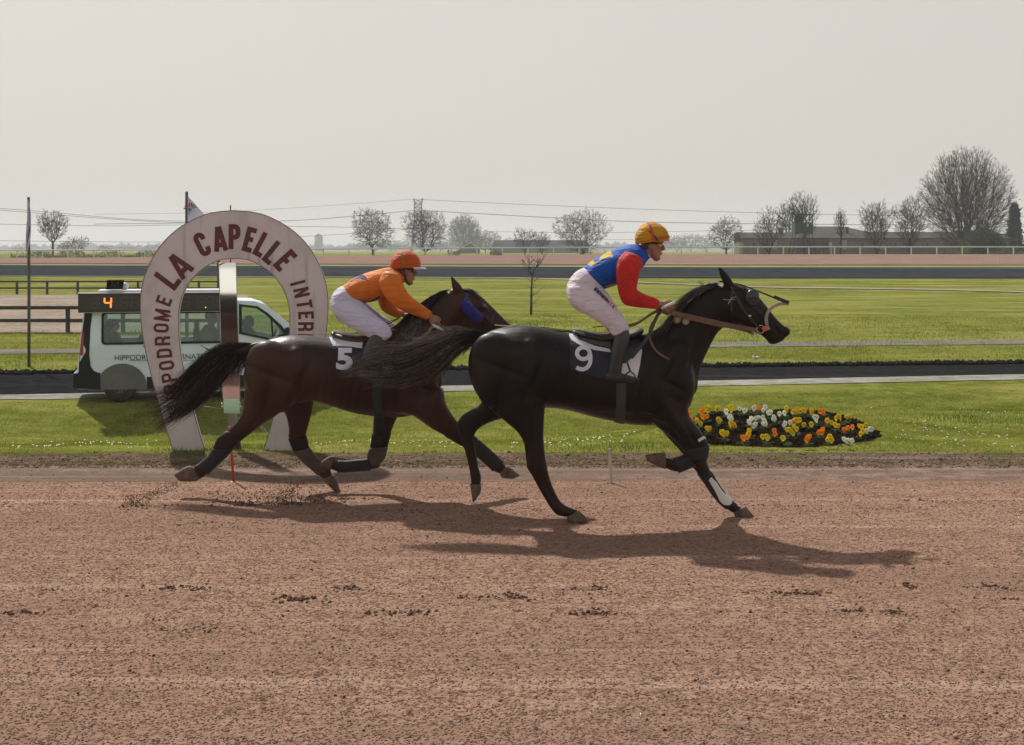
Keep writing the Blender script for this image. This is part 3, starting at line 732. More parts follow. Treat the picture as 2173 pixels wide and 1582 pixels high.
# ---------------- far buildings ----------------
M_wall = mk('render_wall', (.17, .155, .125), (.12, .11, .09), scale=.4, rough=.9)
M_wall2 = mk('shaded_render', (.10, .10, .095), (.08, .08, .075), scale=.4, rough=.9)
M_roof = mk('tile_roof', (.075, .068, .062), (.05, .046, .044), scale=1.5, rough=.95, spec=.1, bump=.4)
M_winb = mk('dark_window', (.03, .035, .04), rough=.3)
M_brickc = mk('chimney_brick', (.12, .06, .045), (.07, .045, .035), scale=3)
def prism_roof(bm, x0, x1, y0, y1, ze, zr, hip=0, over=.3):
    ym = (y0 + y1) / 2; a, b = x0 - over, x1 + over
    v = [bm.verts.new(p) for p in [(a, y0 - over, ze), (b, y0 - over, ze), (b, y1 + over, ze), (a, y1 + over, ze), (a + hip, ym, zr), (b - hip, ym, zr)]]
    for f in [(0, 1, 5, 4), (1, 2, 5), (2, 3, 4, 5), (3, 0, 4), (3, 2, 1, 0)]: bm.faces.new([v[i] for i in f])
    w = [bm.verts.new(p) for p in [(a, y0 - over, ze - .14), (b, y0 - over, ze - .14)]]
    bm.faces.new([v[1], v[0], w[0], w[1]])
Yb = 222.0; k = Yb / F; zb = h(20, Yb)
xb = lambda px: (px - CX) * k
zz = lambda py: EYE - (py - HY) * k
e = empty('farm_building', (xb(1577), Yb, zb), 'long low rendered farm building with grey tiled roofs behind the far rail', 'building')
for (p0, p1, y0, y1, ze, zr, hip, m) in [(1577, 1690, Yb, Yb + 9, 506, 493, 0, M_wall), (1690, 1765, Yb + 3, Yb + 12, 505, 492, 0, M_wall2), (1765, 2130, Yb, Yb + 9, 506, 492, .5, M_wall)]:
    bm = bmesh.new(); x0, x1 = xb(p0), xb(p1); box(bm, ((x0 + x1) / 2, (y0 + y1) / 2, (zb - .3 + zz(ze)) / 2), (x1 - x0, y1 - y0, zz(ze) - zb + .3)); build('wall', bm, m, e, smooth=False)
    bm = bmesh.new(); prism_roof(bm, x0, x1, y0, y1, zz(ze) + .02, zz(zr), hip); rf = build('roof', bm, M_roof, e, smooth=False)
bm = bmesh.new(); prism_roof(bm, xb(1728), xb(1880), Yb + 9.5, Yb + 22, zz(493), zz(478), 3.5); build('roof', bm, M_roof, e, smooth=False)
bm = bmesh.new(); box(bm, ((xb(1728) + xb(1880)) / 2, Yb + 15.7, (zb + zz(493)) / 2), (xb(1880) - xb(1728), 12, zz(493) - zb)); build('wall', bm, M_wall2, e, smooth=False)
for (px, t, wd, dd) in [(1664, 485, 8, 3), (1808, 483, 6, 3.5), (2100, 488, 6, 3)]:
    bm = bmesh.new(); box(bm, (xb(px), Yb + dd, (zz(t) + zz(500)) / 2), (wd * k, .7, zz(t) - zz(500)), bev=.03); box(bm, (xb(px), Yb + dd, zz(t) + .06), (wd * k + .15, .85, .12)); build('chimney', bm, M_brickc, e, smooth=False)
for px, w_ in ((1642, 14), (1792, 10), (1872, 12)):
    bm = bmesh.new(); box(bm, (xb(px), Yb - .03, zz(520)), (w_ * k, .08, 20 * k)); build('garage_door', bm, mk('pale_door', (.30, .29, .25), rough=.7), e, smooth=False)
for px in (1683, 1830, 1968, 1620, 1900, 1600, 1935):
    bm = bmesh.new(); box(bm, (xb(px), Yb - .02, zz(521)), (4 * k, .06, 9 * k)); build('window', bm, M_winb, e, smooth=False)
# house at the right edge
e = empty('house', (xb(2145), Yb + 12, zb), 'partly hidden house with chimneys at the right edge', 'building')
bm = bmesh.new(); box(bm, (xb(2165), Yb + 16, (zb + zz(505)) / 2), (8, 8, zz(505) - zb)); build('wall', bm, M_wall2, e, smooth=False)
bm = bmesh.new(); prism_roof(bm, xb(2165) - 4, xb(2165) + 4, Yb + 12, Yb + 20, zz(505), zz(494), 0); build('roof', bm, M_roof, e, smooth=False)
for px, t in ((2140, 481), (2128, 489)):
    bm = bmesh.new(); box(bm, (xb(px) + .3, Yb + 14, (zz(t) + zz(503)) / 2), (6 * k, .6, zz(t) - zz(503)), bev=.03); box(bm, (xb(px) + .3, Yb + 14, zz(t) + .07), (7.5 * k, .75, .1)); build('chimney', bm, M_wall2, e, smooth=False)
# dark barn, hazy
Yc = 560.0; k2 = Yc / F; xb2 = lambda px: (px - CX) * k2; z2 = lambda py: EYE - (py - HY) * k2; zc = h(5, Yc)
M_slate = mk('slate_roof', (.04, .048, .056), (.03, .036, .042), scale=.8, rough=1, spec=.05); M_barn = mk('barn_wall', (.075, .08, .085), rough=.9)
e = empty('barn', (xb2(1045), Yc, zc), 'long low dark slate-roofed barn in the haze behind the young tree', 'barn')
bm = bmesh.new(); box(bm, ((xb2(1048) + xb2(1249)) / 2, Yc + 5, (zc - .5 + z2(525)) / 2), (xb2(1249) - xb2(1048), 10, z2(525) - zc + .5)); build('wall', bm, M_barn, e, smooth=False)
bm = bmesh.new(); prism_roof(bm, xb2(1046), xb2(1250), Yc, Yc + 10, z2(524), z2(510), .8); build('roof', bm, M_slate, e, smooth=False)
Ys = 480.0; k3 = Ys / F; x3 = lambda px: (px - CX) * k3; z3 = lambda py: EYE - (py - HY) * k3
e = empty('farm_shed', (x3(990), Ys, h(-15, 480)), 'small shed with a slanting pale sheet roof left of the dark barn', 'shed')
bm = bmesh.new()
v = [bm.verts.new(p) for p in [(x3(967), Ys, z3(534)), (x3(998), Ys, z3(517)), (x3(1018), Ys, z3(530)), (x3(1018), Ys, z3(545)), (x3(967), Ys, z3(545))]]
f = bm.faces.new(v); r = bmesh.ops.extrude_face_region(bm, geom=[f]); bmesh.ops.translate(bm, verts=[q for q in r['geom'] if isinstance(q, bmesh.types.BMVert)], vec=(0, 5, 0)); bmesh.ops.recalc_face_normals(bm, faces=bm.faces); build('wall', bm, M_barn, e, smooth=False)
bm = bmesh.new(); a, b = Vector((x3(965), Ys + 2.4, z3(535))), Vector((x3(1000), Ys + 2.4, z3(514.5))); box(bm, (a + b) / 2 + Vector((-.05, 0, .12)), ((b - a).length, 5.6, .1), Matrix.Rotation(-math.atan2(b.z - a.z, b.x - a.x), 3, 'Y')); build('roof', bm, M_white, e, smooth=False)
# water tower / silo
Yt = 1300.0; kt = Yt / F; xt = (676 - CX) * kt; zt = lambda py: EYE - (py - HY) * kt
e = empty('water_tower', (xt, Yt, h(xt, Yt)), 'pale hazy tower with a pointed cap on the horizon right of the arch', 'tower')
M_tow = mk('tower_concrete', (.22, .25, .27), rough=.9)
bm = bmesh.new(); tube(bm, [(xt, Yt, -2), (xt, Yt, zt(503))], 9 * kt, 16); build('shaft', bm, M_tow, e)
bm = bmesh.new(); tube(bm, [(xt, Yt, zt(503)), (xt, Yt, zt(495))], [9.6 * kt, .4 * kt], 16); build('cap', bm, M_tow, e)
# ---------------- watchtower ----------------
Yw = 186.0; kw = Yw / F; xw = lambda px: (px - CX) * kw; zw = lambda py: EYE - (py - HY) * kw
gz = h(xw(1706), Yw)
M_green = mk('green_boards', (.008, .05, .028), (.006, .035, .02), scale=1, rough=.7, bump=.5, stretch=(8, 8, .3)); M_blk = mk('dark_steel', (.008, .008, .008), rough=.7)
e = empty('watchtower', (xw(1706), Yw, gz), 'green-panelled steward watchtower on splayed legs in front of the farm', 'watchtower')
x0, x1 = xw(1687), xw(1725); y0, y1 = Yw, Yw + 2.2
bm = bmesh.new()
for (a, b, c, d_) in [(x0, x1, y0, y0 + .06), (x0, x1, y1 - .06, y1), (x0, x0 + .06, y0 + .061, y1 - .061), (x1 - .06, x1, y0 + .061, y1 - .061)]: box(bm, ((a + b) / 2, (c + d_) / 2, (zw(495) + zw(473)) / 2), (b - a, d_ - c, zw(473) - zw(495)))
box(bm, ((x0 + x1) / 2, (y0 + y1) / 2, zw(495) - .04), (x1 - x0 + .1, y1 - y0 + .1, .08))
build('cabin_panels', bm, M_green, e, smooth=False)
for cx_ in (x0 + .06, x1 - .06):
    for cy_ in (y0 + .06, y1 - .06):
        bm = bmesh.new(); box(bm, (cx_, cy_, (zw(457) + zw(473)) / 2), (.12, .12, zw(457) - zw(473) - .004)); build('corner_post', bm, M_blk, e, smooth=False)
bm = bmesh.new(); box(bm, ((x0 + x1) / 2 - .1, (y0 + y1) / 2, zw(456) + .02), (x1 - x0 + .5, 2.8, .1)); build('roof', bm, M_blk, e, smooth=False)
bm = bmesh.new(); box(bm, (x0 + .65, y0 + .1, (zw(457) + zw(473)) / 2), (1.05, .05, zw(457) - zw(473) - .01)); build('interior_shade_sheet', bm, M_blk, e, smooth=False)  # black sheet standing in for the shade inside the cabin's left half
bm = bmesh.new(); box(bm, (x0 - .25, y0 + .2, zw(452.5)), (.38, .5, .22), Matrix.Rotation(R(20), 3, 'Y')); build('horn_speaker', bm, M_blk, e, smooth=False)
bm = bmesh.new(); box(bm, (xw(1714), y0 - .015, zw(478)), (.25, .02, .4)); build('notice', bm, mk('notice', (.3, .4, .36)), e, smooth=False)
for cx_, o_ in ((x0 + .1, -.5), (x1 - .1, .5)):
    for cy_, p_ in ((y0 + .1, -.2), (y1 - .1, .4)):
        bm = bmesh.new(); tube(bm, [(cx_, cy_, zw(495) - .08), (cx_ + o_, cy_ + p_, gz - .1)], .055, 6); build('leg', bm, M_blk, e)
bm = bmesh.new()
for q in range(4):
    t = q / 4; t2 = (q + 1) / 4
    za, zb_ = zw(495) - .1 + (gz - zw(495)) * t, zw(495) - .1 + (gz - zw(495)) * t2
    tube(bm, [(x0 + .1 - .5 * t, y0 + .1 - .2 * t, za), (x1 - .1 + .5 * t2, y0 + .1 - .2 * t2, zb_)], .025, 5); tube(bm, [(x1 - .1 + .5 * t, y0 + .1 - .2 * t, za), (x0 + .1 - .5 * t2, y0 + .1 - .2 * t2, zb_)], .025, 5)
build('bracing', bm, M_blk, e)
bm = bmesh.new(); tube(bm, [(x0 - .3, y0, gz), (x0 + .2, y0 - .1, zw(492))], .03, 5); tube(bm, [(x0 - .75, y0, gz), (x0 - .25, y0 - .1, zw(492))], .03, 5)
for q in range(9): t = q / 9; tube(bm, [(x0 - .3 + .5 * t, y0 - .1 * t, gz + (zw(492) - gz) * t), (x0 - .75 + .5 * t, y0 - .1 * t, gz + (zw(492) - gz) * t)], .02, 5)
build('ladder', bm, M_blk, e)
# ---------------- pylon and power lines ----------------
Yp = 800.0; kp = Yp / F; xp = lambda px: (px - CX) * kp; zp = lambda py: EYE - (py - HY) * kp
M_steel = mk('galvanised_steel', (.10, .10, .10), rough=.7)
e = empty('pylon', (xp(887), Yp, h(xp(887), Yp)), 'steel lattice electricity pylon rising behind the spreading tree', 'pylon')
bm = bmesh.new(); lv = [(535, 14), (500, 9.5), (470, 8), (450, 7.5), (433, 7.2)]
def bar(a, b, r=.28): tube(bm, [a, b], r, 4)
def cornr(py, hw): return [(xp(887 + sx * hw), Yp + sy * hw * kp, zp(py)) for sx, sy in ((-1, -1), (1, -1), (1, 1), (-1, 1))]
lv2 = []
for (p0, h0), (p1, h1) in zip(lv, lv[1:]):
    n = 2 if p0 > 480 else 2
    for q in range(n): t = q / n; lv2.append((p0 + (p1 - p0) * t, h0 + (h1 - h0) * t))
lv2.append(lv[-1])
for (p0, h0), (p1, h1) in zip(lv2, lv2[1:]):
    A, B = cornr(p0, h0), cornr(p1, h1)
    for i in range(4): bar(A[i], B[i], .32); bar(A[i], B[(i + 1) % 4], .16); bar(A[(i + 1) % 4], B[i], .16); bar(B[i], B[(i + 1) % 4], .16)
build('lattice_mast', bm, M_steel, e)
bm = bmesh.new()
T = [(xp(877), Yp, zp(422)), (xp(898), Yp, zp(422))]; B = [(xp(880), Yp, zp(433)), (xp(894.5), Yp, zp(433))]; Mx = (xp(887), Yp, zp(425.5))
for a, b in [(T[0], B[0]), (T[1], B[1]), (T[0], Mx), (Mx, T[1]), (B[0], Mx), (Mx, B[1]), (B[0], B[1]), (T[0], (xp(884), Yp, zp(433))), (T[1], (xp(890), Yp, zp(433)))]: bar(a, b, .25)
build('cross_arm', bm, M_steel, e)
M_wire = mk('power_cable', (.10, .10, .10), rough=.8)
wires = [((-40, 447), (1600, 470), 'x')]
def wire(label, pts, Y0, Y1, r=.14):
    """pts: photo pixel points along the cable"""
    q = catmull([np.array([p[0], p[1], Y0 + (Y1 - Y0) * (p[0] - pts[0][0]) / (pts[-1][0] - pts[0][0])]) for p in pts], 10)
    bm = bmesh.new(); tube(bm, [P(a, b, c) for a, b, c in q], r, 5)
    tag(build('power_line', bm, M_wire), label, 'power line', 'power cables crossing the sky')
wire('upper power cable running from the pylon top to the right', [(894, 424), (1150, 436), (1500, 449), (1900, 458), (2250, 460)], 800, 800)
wire('second power cable running from the pylon to the right', [(894, 447), (1000, 453), (1180, 463), (1320, 470), (1500, 474), (1800, 477), (2250, 478)], 800, 800, .2)
wire('upper power cable running from the pylon top to the left', [(880, 423), (760, 432), (600, 443), (420, 452), (200, 455)], 800, 800, .1)
wire('second power cable running from the pylon to the left', [(880, 447), (760, 458), (650, 467), (500, 472), (200, 476)], 800, 800, .2)
wire('sagging power cable crossing the upper left behind the flags', [(-100, 436), (20, 444), (140, 454), (280, 466), (400, 470), (560, 470)], 620, 700, .12)
wire('sagging power cable just under the topmost one at left', [(-100, 440), (20, 448), (140, 458), (280, 468), (400, 473), (560, 474)], 620, 700, .12)
wire('level power cable behind the mistletoe tree', [(-100, 474), (100, 478), (250, 480), (400, 478), (700, 482), (880, 486)], 640, 700, .12)
wire('lowest power cable behind the trees left of the pylon', [(-100, 510), (150, 513), (400, 513), (700, 499), (880, 486)], 700, 780, .12)
wire('low power cable over the barn and the wide tree', [(894, 487), (1050, 492), (1250, 494), (1420, 492), (1600, 489), (2250, 480)], 800, 700, .12)
wire('faint lowest power cable right of the barn', [(1240, 508), (1350, 509), (1500, 506), (1700, 503)], 800, 800, .1)
# ---------------- young tree on the infield ----------------
ds_ = (HY and 55.5); 
def find_d(px, py, lo, hi):
    for i in range(2000):
        d = lo + (hi - lo) * i / 2000; p = P(px, py, d)
        if p.z <= h(p.x, d): return d
    return hi
dT = find_d(1127, 668, 46, 85); pT = P(1127, 668, dT)
def sapling():
    k_ = dT / F
    e = empty('young_tree', pT, 'thin bare young tree standing alone on the infield grass between the riders', 'tree')
    m = mk('sapling_bark', (.05, .045, .04), rough=.9)
    bm = bmesh.new(); c = lambda px, py, dy=0: Vector(P(px, py, dT)) + Vector((0, dy, 0))
    tube(bm, [c(1127, 670), c(1127.5, 640), c(1128, 610), c(1129, 585)], [.06, .05, .042, .032], 7)
    tube(bm, [c(1129, 585), c(1134, 573), c(1141, 560), c(1148, 548)], [.03, .024, .018, .01], 6); tube(bm, [c(1129, 586), c(1125, 575), c(1124, 560), c(1122, 542)], [.022, .016, .012, .006], 6)
    build('trunk', bm, m, e)
    rg = random.Random(4); bm = bmesh.new()
    for (x, y, n, up) in [(1127.5, 645, 4, .5), (1128, 628, 5, .5), (1128, 612, 6, .6), (1128.5, 598, 5, .8), (1130, 583, 5, 1), (1136, 570, 6, 1.2), (1142, 558, 6, 1.2), (1125, 572, 5, 1.2), (1124, 558, 5, 1.3)]:
        for _ in range(n):
            a = rg.random() * 6.28; L_ = rg.uniform(10, 30) * k_ * (1 if y > 560 else .7); b = c(x, y); dv = Vector((math.cos(a), math.sin(a), up * rg.uniform(.3, 1)))
            m1 = b + dv * L_ * .5; m2 = m1 + (dv + Vector((0, 0, .6))) * L_ * .4; tube(bm, [b, m1, m2], [.012, .008, .003], 4)
            for _ in range(2): v = m1.lerp(m2, rg.random()); tube(bm, [v, v + (dv + Vector((rg.uniform(-.7, .7), rg.uniform(-.7, .7), rg.uniform(0, .9)))) * L_ * .35], [.006, .003], 3)
    build('crown', bm, m, e)
    bm = bmesh.new()
    for (x, y) in [(1110, 553), (1111, 556), (1109, 551), (1131, 545), (1136, 544), (1130, 548), (1134, 552), (1123, 558), (1144, 550), (1128, 546), (1122, 557)]:
        p = c(x, y, rg.uniform(-.1, .1)); vs_ = [bm.verts.new(p + Vector((rg.uniform(-.05, .05), rg.uniform(-.04, .04), rg.uniform(-.07, .05)))) for _ in range(4)]; bm.faces.new(vs_)
    build('dead_leaves', bm, mk('dead_leaf', (.09, .035, .02)), e, smooth=False)
sapling()

# ---------------- flags ----------------
M_pole = mk('weathered_pole', (.13, .13, .12), (.06, .05, .045), scale=5, rough=.8)
M_flag = mk('flag_cloth', (.66, .64, .78), (.54, .52, .70), scale=3, rough=.8, bump=.3)
dA = find_d(61, 779, 33, 44)
e = empty('flagpole', P(61, 779, dA), 'tall weathered flagpole with a limp folded pale flag, at the far left', 'flagpole')
bm = bmesh.new(); tube(bm, [P(61.5, 782, dA), P(61.5, 600, dA), P(60.5, 419, dA)], [.04, .04, .035], 10); build('pole', bm, M_pole, e)
bm = bmesh.new(); rows = []
for i in range(22):
    t = i / 21; y = 424 + 112 * t; w = (1.5 + 7.5 * math.sin(min(t * 1.25, 1) * 2.6) ** 1) * (1 if t < .78 else (1 - t) / .22 * .9 + .1); r_ = []
    for j in range(9):
        s = j / 8; x = 60.5 - w * .55 + w * 1.35 * s + 1.5 * math.sin(t * 4); p = P(x, y, dA); p.y += .06 * math.sin(s * 9 + t * 5) - .06; r_.append(bm.verts.new(p))
    rows.append(r_)
for a, b in zip(rows, rows[1:]):
    for j in range(8): bm.faces.new((a[j], a[j + 1], b[j + 1], b[j]))
fl = build('flag', bm, M_flag, e)
dB = 33.0; gB = h((397 - CX) * dB / F, dB)
e = empty('flagpole', Vector(((397 - CX) * dB / F, dB, gB)), 'flagpole behind the arch flying a pale pennant with an orange and blue crest', 'flagpole')
bm = bmesh.new(); b0 = P(397, 500, dB); b0.z = gB - .1; tube(bm, [b0, P(396.5, 600, dB), P(396, 407, dB)], [.04, .04, .035], 10); build('pole', bm, M_pole, e)
bm = bmesh.new(); rows = []; uvs = []
def flp(s, t):   # s across from hoist, t down
    xr = 399 + s * (4 + 52 * min(t * 1.25, 1)); yb = 415 + t * 78 + s * (6 - 4 * t)
    p = P(xr, yb, dB); p.y += .05 * math.sin(s * 7 + t * 3) * s - .03; return p
for i in range(25): rows.append([bm.verts.new(flp(j / 16, i / 24)) for j in range(17)])
for a, b in zip(rows, rows[1:]):
    for j in range(16): bm.faces.new((a[j], a[j + 1], b[j + 1], b[j]))
fl = build('flag', bm, M_flag, e)
M_or = mk('crest_orange', (.32, .12, .035), (.2, .07, .03), scale=40, rough=.8); M_bl = mk('crest_blue', (.06, .14, .35), rough=.8)
def crest(poly, m, name, off):
    bm = bmesh.new(); vs_ = []
    for (x, y) in poly: p = P(x, y, dB - .1 - off); vs_.append(bm.verts.new(p))
    bm.faces.new(vs_); build(name, bm, m, fl, smooth=False)
fan = []
for i in range(7):                                   # feathered fan of the crest, gold band, blue field
    a0 = R(178 - i * 24); a1 = a0 - R(17); cx_, cy_ = 403.5, 445
    crest([(cx_ + 6.5 * math.cos(a0), cy_ - 6.5 * math.sin(a0) + i * .15), (cx_ + 13.5 * math.cos(a0), cy_ - 13.5 * math.sin(a0)), (cx_ + 14.5 * math.cos((a0 + a1) / 2), cy_ - 14.5 * math.sin((a0 + a1) / 2)), (cx_ + 13.5 * math.cos(a1), cy_ - 13.5 * math.sin(a1)), (cx_ + 6.5 * math.cos(a1), cy_ - 6.5 * math.sin(a1))] if i < 7 and a1 > R(8) else [(cx_ + 7, cy_ - 1), (cx_ + 13, cy_ - 2), (cx_ + 12, cy_ + 1)], M_or, 'crest_feather', .01)
crest([(399, 441), (404, 442), (407, 447), (403, 449), (400, 448)], M_bl, 'crest_field', .02)
crest([(400, 449), (403, 450), (402, 455), (401, 458)], M_or, 'crest_tail', .02)

# ---------------- finish arch ----------------
dF = 15.5; kF = dF / F
half = [(625 - 497, 962), (648 - 497, 888), (675 - 497, 790), (691 - 497, 714), (696 - 497, 660), (694 - 497, 615), (681 - 497, 570), (655 - 497, 524), (618 - 497, 487), (570 - 497, 460), (535 - 497, 450.5), (497 - 497, 447)]
inn = [(557 - 497, 962), (573 - 497, 911), (585 - 497, 865), (601 - 497, 800), (611 - 497, 745), (615 - 497, 690), (613 - 497, 650), (600 - 497, 612), (573 - 497, 578), (540 - 497, 557), (518 - 497, 550.5), (497 - 497, 549)]
ho = [tuple(q) for q in catmull([np.array(q, float) for q in half], 6)]; hi_ = [tuple(q) for q in catmull([np.array(q, float) for q in inn], 6)]
outer = [(497 - a, b) for a, b in ho] + [(497 + a, b) for a, b in ho[::-1][1:]]
inner = [(497 - a, b) for a, b in hi_] + [(497 + a, b) for a, b in hi_[::-1][1:]]
M_arch = bpy.data.materials.new('arch_paint'); M_arch.use_nodes = True
nt = M_arch.node_tree; b_ = nt.nodes['Principled BSDF']; b_.inputs['Roughness'].default_value = .6
tc = nt.nodes.new('ShaderNodeTexCoord'); mp = nt.nodes.new('ShaderNodeMapping'); mp.inputs['Scale'].default_value = (9, 9, .7); nt.links.new(tc.outputs['Object'], mp.inputs[0])
n1 = nt.nodes.new('ShaderNodeTexNoise'); n1.inputs['Scale'].default_value = 1.5; n1.inputs['Detail'].default_value = 8; nt.links.new(mp.outputs[0], n1.inputs[0])
n2 = nt.nodes.new('ShaderNodeTexNoise'); n2.inputs['Scale'].default_value = 3.5; n2.inputs['Detail'].default_value = 10; nt.links.new(tc.outputs['Object'], n2.inputs[0])
r1 = nt.nodes.new('ShaderNodeMapRange'); r1.inputs[1].default_value = .56; r1.inputs[2].default_value = .78; nt.links.new(n1.outputs[0], r1.inputs[0])
r2 = nt.nodes.new('ShaderNodeMapRange'); r2.inputs[1].default_value = .45; r2.inputs[2].default_value = .75; nt.links.new(n2.outputs[0], r2.inputs[0])
m1 = nt.nodes.new('ShaderNodeMix'); m1.data_type = 'RGBA'; m1.inputs[6].default_value = (.62, .575, .585, 1); m1.inputs[7].default_value = (.38, .345, .335, 1); nt.links.new(r1.outputs[0], m1.inputs[0])
m2 = nt.nodes.new('ShaderNodeMix'); m2.data_type = 'RGBA'; m2.inputs[7].default_value = (.50, .465, .465, 1); nt.links.new(m1.outputs[2], m2.inputs[6]); nt.links.new(r2.outputs[0], m2.inputs[0]); nt.links.new(m2.outputs[2], b_.inputs['Base Color'])
e = empty('finish_arch', P(497, 962, dF), 'big off-white horseshoe finish arch lettered in dark red at the track edge', 'arch')
bm = bmesh.new(); TH = .06
A = [[bm.verts.new(P(*o_, dF)) for o_ in outer], [bm.verts.new(P(*o_, dF)) for o_ in inner]]
Bk = [[bm.verts.new(v.co + Vector((0, TH, 0))) for v in r_] for r_ in A]
n = len(outer)
for i in range(n - 1):
    bm.faces.new((A[0][i], A[0][i + 1], A[1][i + 1], A[1][i])); bm.faces.new((Bk[0][i], Bk[1][i], Bk[1][i + 1], Bk[0][i + 1]))
    bm.faces.new((A[0][i], Bk[0][i], Bk[0][i + 1], A[0][i + 1])); bm.faces.new((A[1][i], A[1][i + 1], Bk[1][i + 1], Bk[1][i]))
for i in (0, n - 1): bm.faces.new((A[0][i], A[1][i], Bk[1][i], Bk[0][i]))
bmesh.ops.recalc_face_normals(bm, faces=bm.faces); build('panel', bm, M_arch, e, smooth=False)
# brown edge moulding on both rims
M_rim = mk('rim', (.16, .11, .085), (.28, .22, .19), scale=6, rough=.7)
for L_, nm in ((inner, 'edge_trim'), (outer, 'edge_trim')):
    bm = bmesh.new(); tube(bm, [P(a, b, dF - .002) for a, b in L_], .0045, 6); build(nm, bm, M_rim, e)
# lettering
def arc(cx, cy, r, a0, a1, n=7): return [(cx + r * math.cos(R(a0 + (a1 - a0) * i / n)), cy + r * math.sin(R(a0 + (a1 - a0) * i / n))) for i in range(n + 1)]
def glyph(ch, w, t):
    q = t / 2; L_, Rr, B_, T_ = q, w - q, q, 1 - q; r = min((Rr - L_) / 2, .2); m = .47
    S = []
    if ch == 'H': S = [[(L_, 0), (L_, 1)], [(Rr, 0), (Rr, 1)], [(L_, .5), (Rr, .5)]]
    elif ch == 'I': S = [[(w / 2, 0), (w / 2, 1)]]
    elif ch == 'L': S = [[(L_, 1), (L_, B_), (w, B_)]]
    elif ch == 'E': S = [[(w, T_), (L_, T_), (L_, B_), (w, B_)], [(L_, .52), (w * .88, .52)]]
    elif ch == 'T': S = [[(0, T_), (w, T_)], [(w / 2, 0), (w / 2, 1)]]
    elif ch == 'N': S = [[(L_, 0), (L_, 1)], [(Rr, 0), (Rr, 1)], [(L_ * .9, .97), (w - L_ * .9, .03)]]
    elif ch == 'M': S = [[(L_, 0), (L_, 1)], [(Rr, 0), (Rr, 1)], [(L_ * 1.1, .93), (w / 2, .12), (Rr, .93)]]
    elif ch == 'A': S = [[(q * .75, 0), (w / 2 - q * .2, .985)], [(w - q * .75, 0), (w / 2 + q * .2, .985)], [(w * .25, .25), (w * .75, .25)]]
    elif ch == 'O': S = [arc(Rr - r, T_ - r, r, 0, 90) + arc(L_ + r, T_ - r, r, 90, 180) + arc(L_ + r, B_ + r, r, 180, 270) + arc(Rr - r, B_ + r, r, 270, 360) + [(Rr, T_ - r)]]
    elif ch == 'C': S = [[(Rr, .66)] + arc(Rr - r, T_ - r, r, 0, 90) + arc(L_ + r, T_ - r, r, 90, 180) + arc(L_ + r, B_ + r, r, 180, 270) + arc(Rr - r, B_ + r, r, 270, 360) + [(Rr, .34)]]
    elif ch == 'D': S = [[(L_, 0), (L_, 1)], [(L_, T_)] + arc(Rr - r, T_ - r, r, 90, 0) + arc(Rr - r, B_ + r, r, 0, -90) + [(L_, B_)]]
    elif ch == 'P': r2_ = min(r, .16); S = [[(L_, 0), (L_, 1)], [(L_, T_)] + arc(Rr - r2_, T_ - r2_, r2_, 90, 0) + arc(Rr - r2_, m + r2_, r2_, 0, -90) + [(L_, m)]]
    elif ch == 'R': r2_ = min(r, .16); S = [[(L_, 0), (L_, 1)], [(L_, T_)] + arc(Rr - r2_, T_ - r2_, r2_, 90, 0) + arc(Rr - r2_, m + r2_, r2_, 0, -90) + [(L_, m)], [(w * .55, m), (Rr, m - .14), (Rr, 0)]]
    return S
def thick(poly, t):
    """left/right offset polygons with mitres -> list of quads"""
    n = len(poly); out = []; nr = []
    for i in range(n - 1):
        dx, dy = poly[i + 1][0] - poly[i][0], poly[i + 1][1] - poly[i][1]; l = math.hypot(dx, dy) or 1; nr.append((-dy / l, dx / l))
    Ls, Rs = [], []
    closed = n > 8 and math.hypot(poly[0][0] - poly[-1][0], poly[0][1] - poly[-1][1]) < 1e-6
    for i in range(n):
        a = nr[max(i - 1, 0)]; b = nr[min(i, n - 2)]
        mx_, my_ = a[0] + b[0], a[1] + b[1]; l2 = mx_ * mx_ + my_ * my_
        if l2 < .2: mx_, my_ = b; s = 1
        else: s = 2 / l2
        mx_ *= s * t / 2; my_ *= s * t / 2
        Ls.append((poly[i][0] + mx_, poly[i][1] + my_)); Rs.append((poly[i][0] - mx_, poly[i][1] - my_))
    return [(Rs[i], Rs[i + 1], Ls[i + 1], Ls[i]) for i in range(n - 1)]
M_red = mk('maroon_vinyl', (.115, .018, .018), (.09, .02, .02), scale=8, rough=.5)
def letters(word, pos, hpx, wfac, t, name='letter'):
    """pos: centre (x,y) of each letter and its up direction angle (deg, 90 = up in the photo)"""
    for ch, (x, y, ang) in zip(word, pos):
        w = wfac * {'I': .4, 'M': 1.25, 'E': .84, 'L': .84, 'T': .92, 'A': 1.12}.get(ch, 1); bm = bmesh.new()
        up = (math.cos(R(ang)), math.sin(R(ang))); rt = (up[1], -up[0])
        for si, s in enumerate(glyph(ch, w, t)):
            for qi, quad in enumerate(thick(s, t)):
                ps = []
                for (u, v) in quad:
                    a = (u - w / 2) * hpx; b = (v - .5) * hpx
                    ps.append(P(x + rt[0] * a + up[0] * b, y - rt[1] * a - up[1] * b, dF - .0032 - si * .0004))
                vs_ = [bm.verts.new(p) for p in ps]; bm.faces.new(vs_)
        bmesh.ops.recalc_face_normals(bm, faces=bm.faces)
        build(name, bm, M_red, e, smooth=False)
letters('CAPELLE', [(429, 519, 117), (466, 507, 98), (497.5, 502.5, 90), (529, 509, 75), (556, 520, 62), (579, 537, 51), (605, 553, 42)], 53, .47, .195)
letters('LA', [(356, 591, 143), (381, 563, 133)], 56, .56, .19)
letters('EMORDOPPIH', [(348, 638.5, 160), (344, 669, 172), (342, 696.5, 178), (344.5, 724, 182), (348.5, 750, 185), (353.5, 776, 188.5), (359, 801.5, 190.5), (363.5, 825.5, 193), (367.5, 845, 196), (373, 868, 197)], 33, .58, .175)
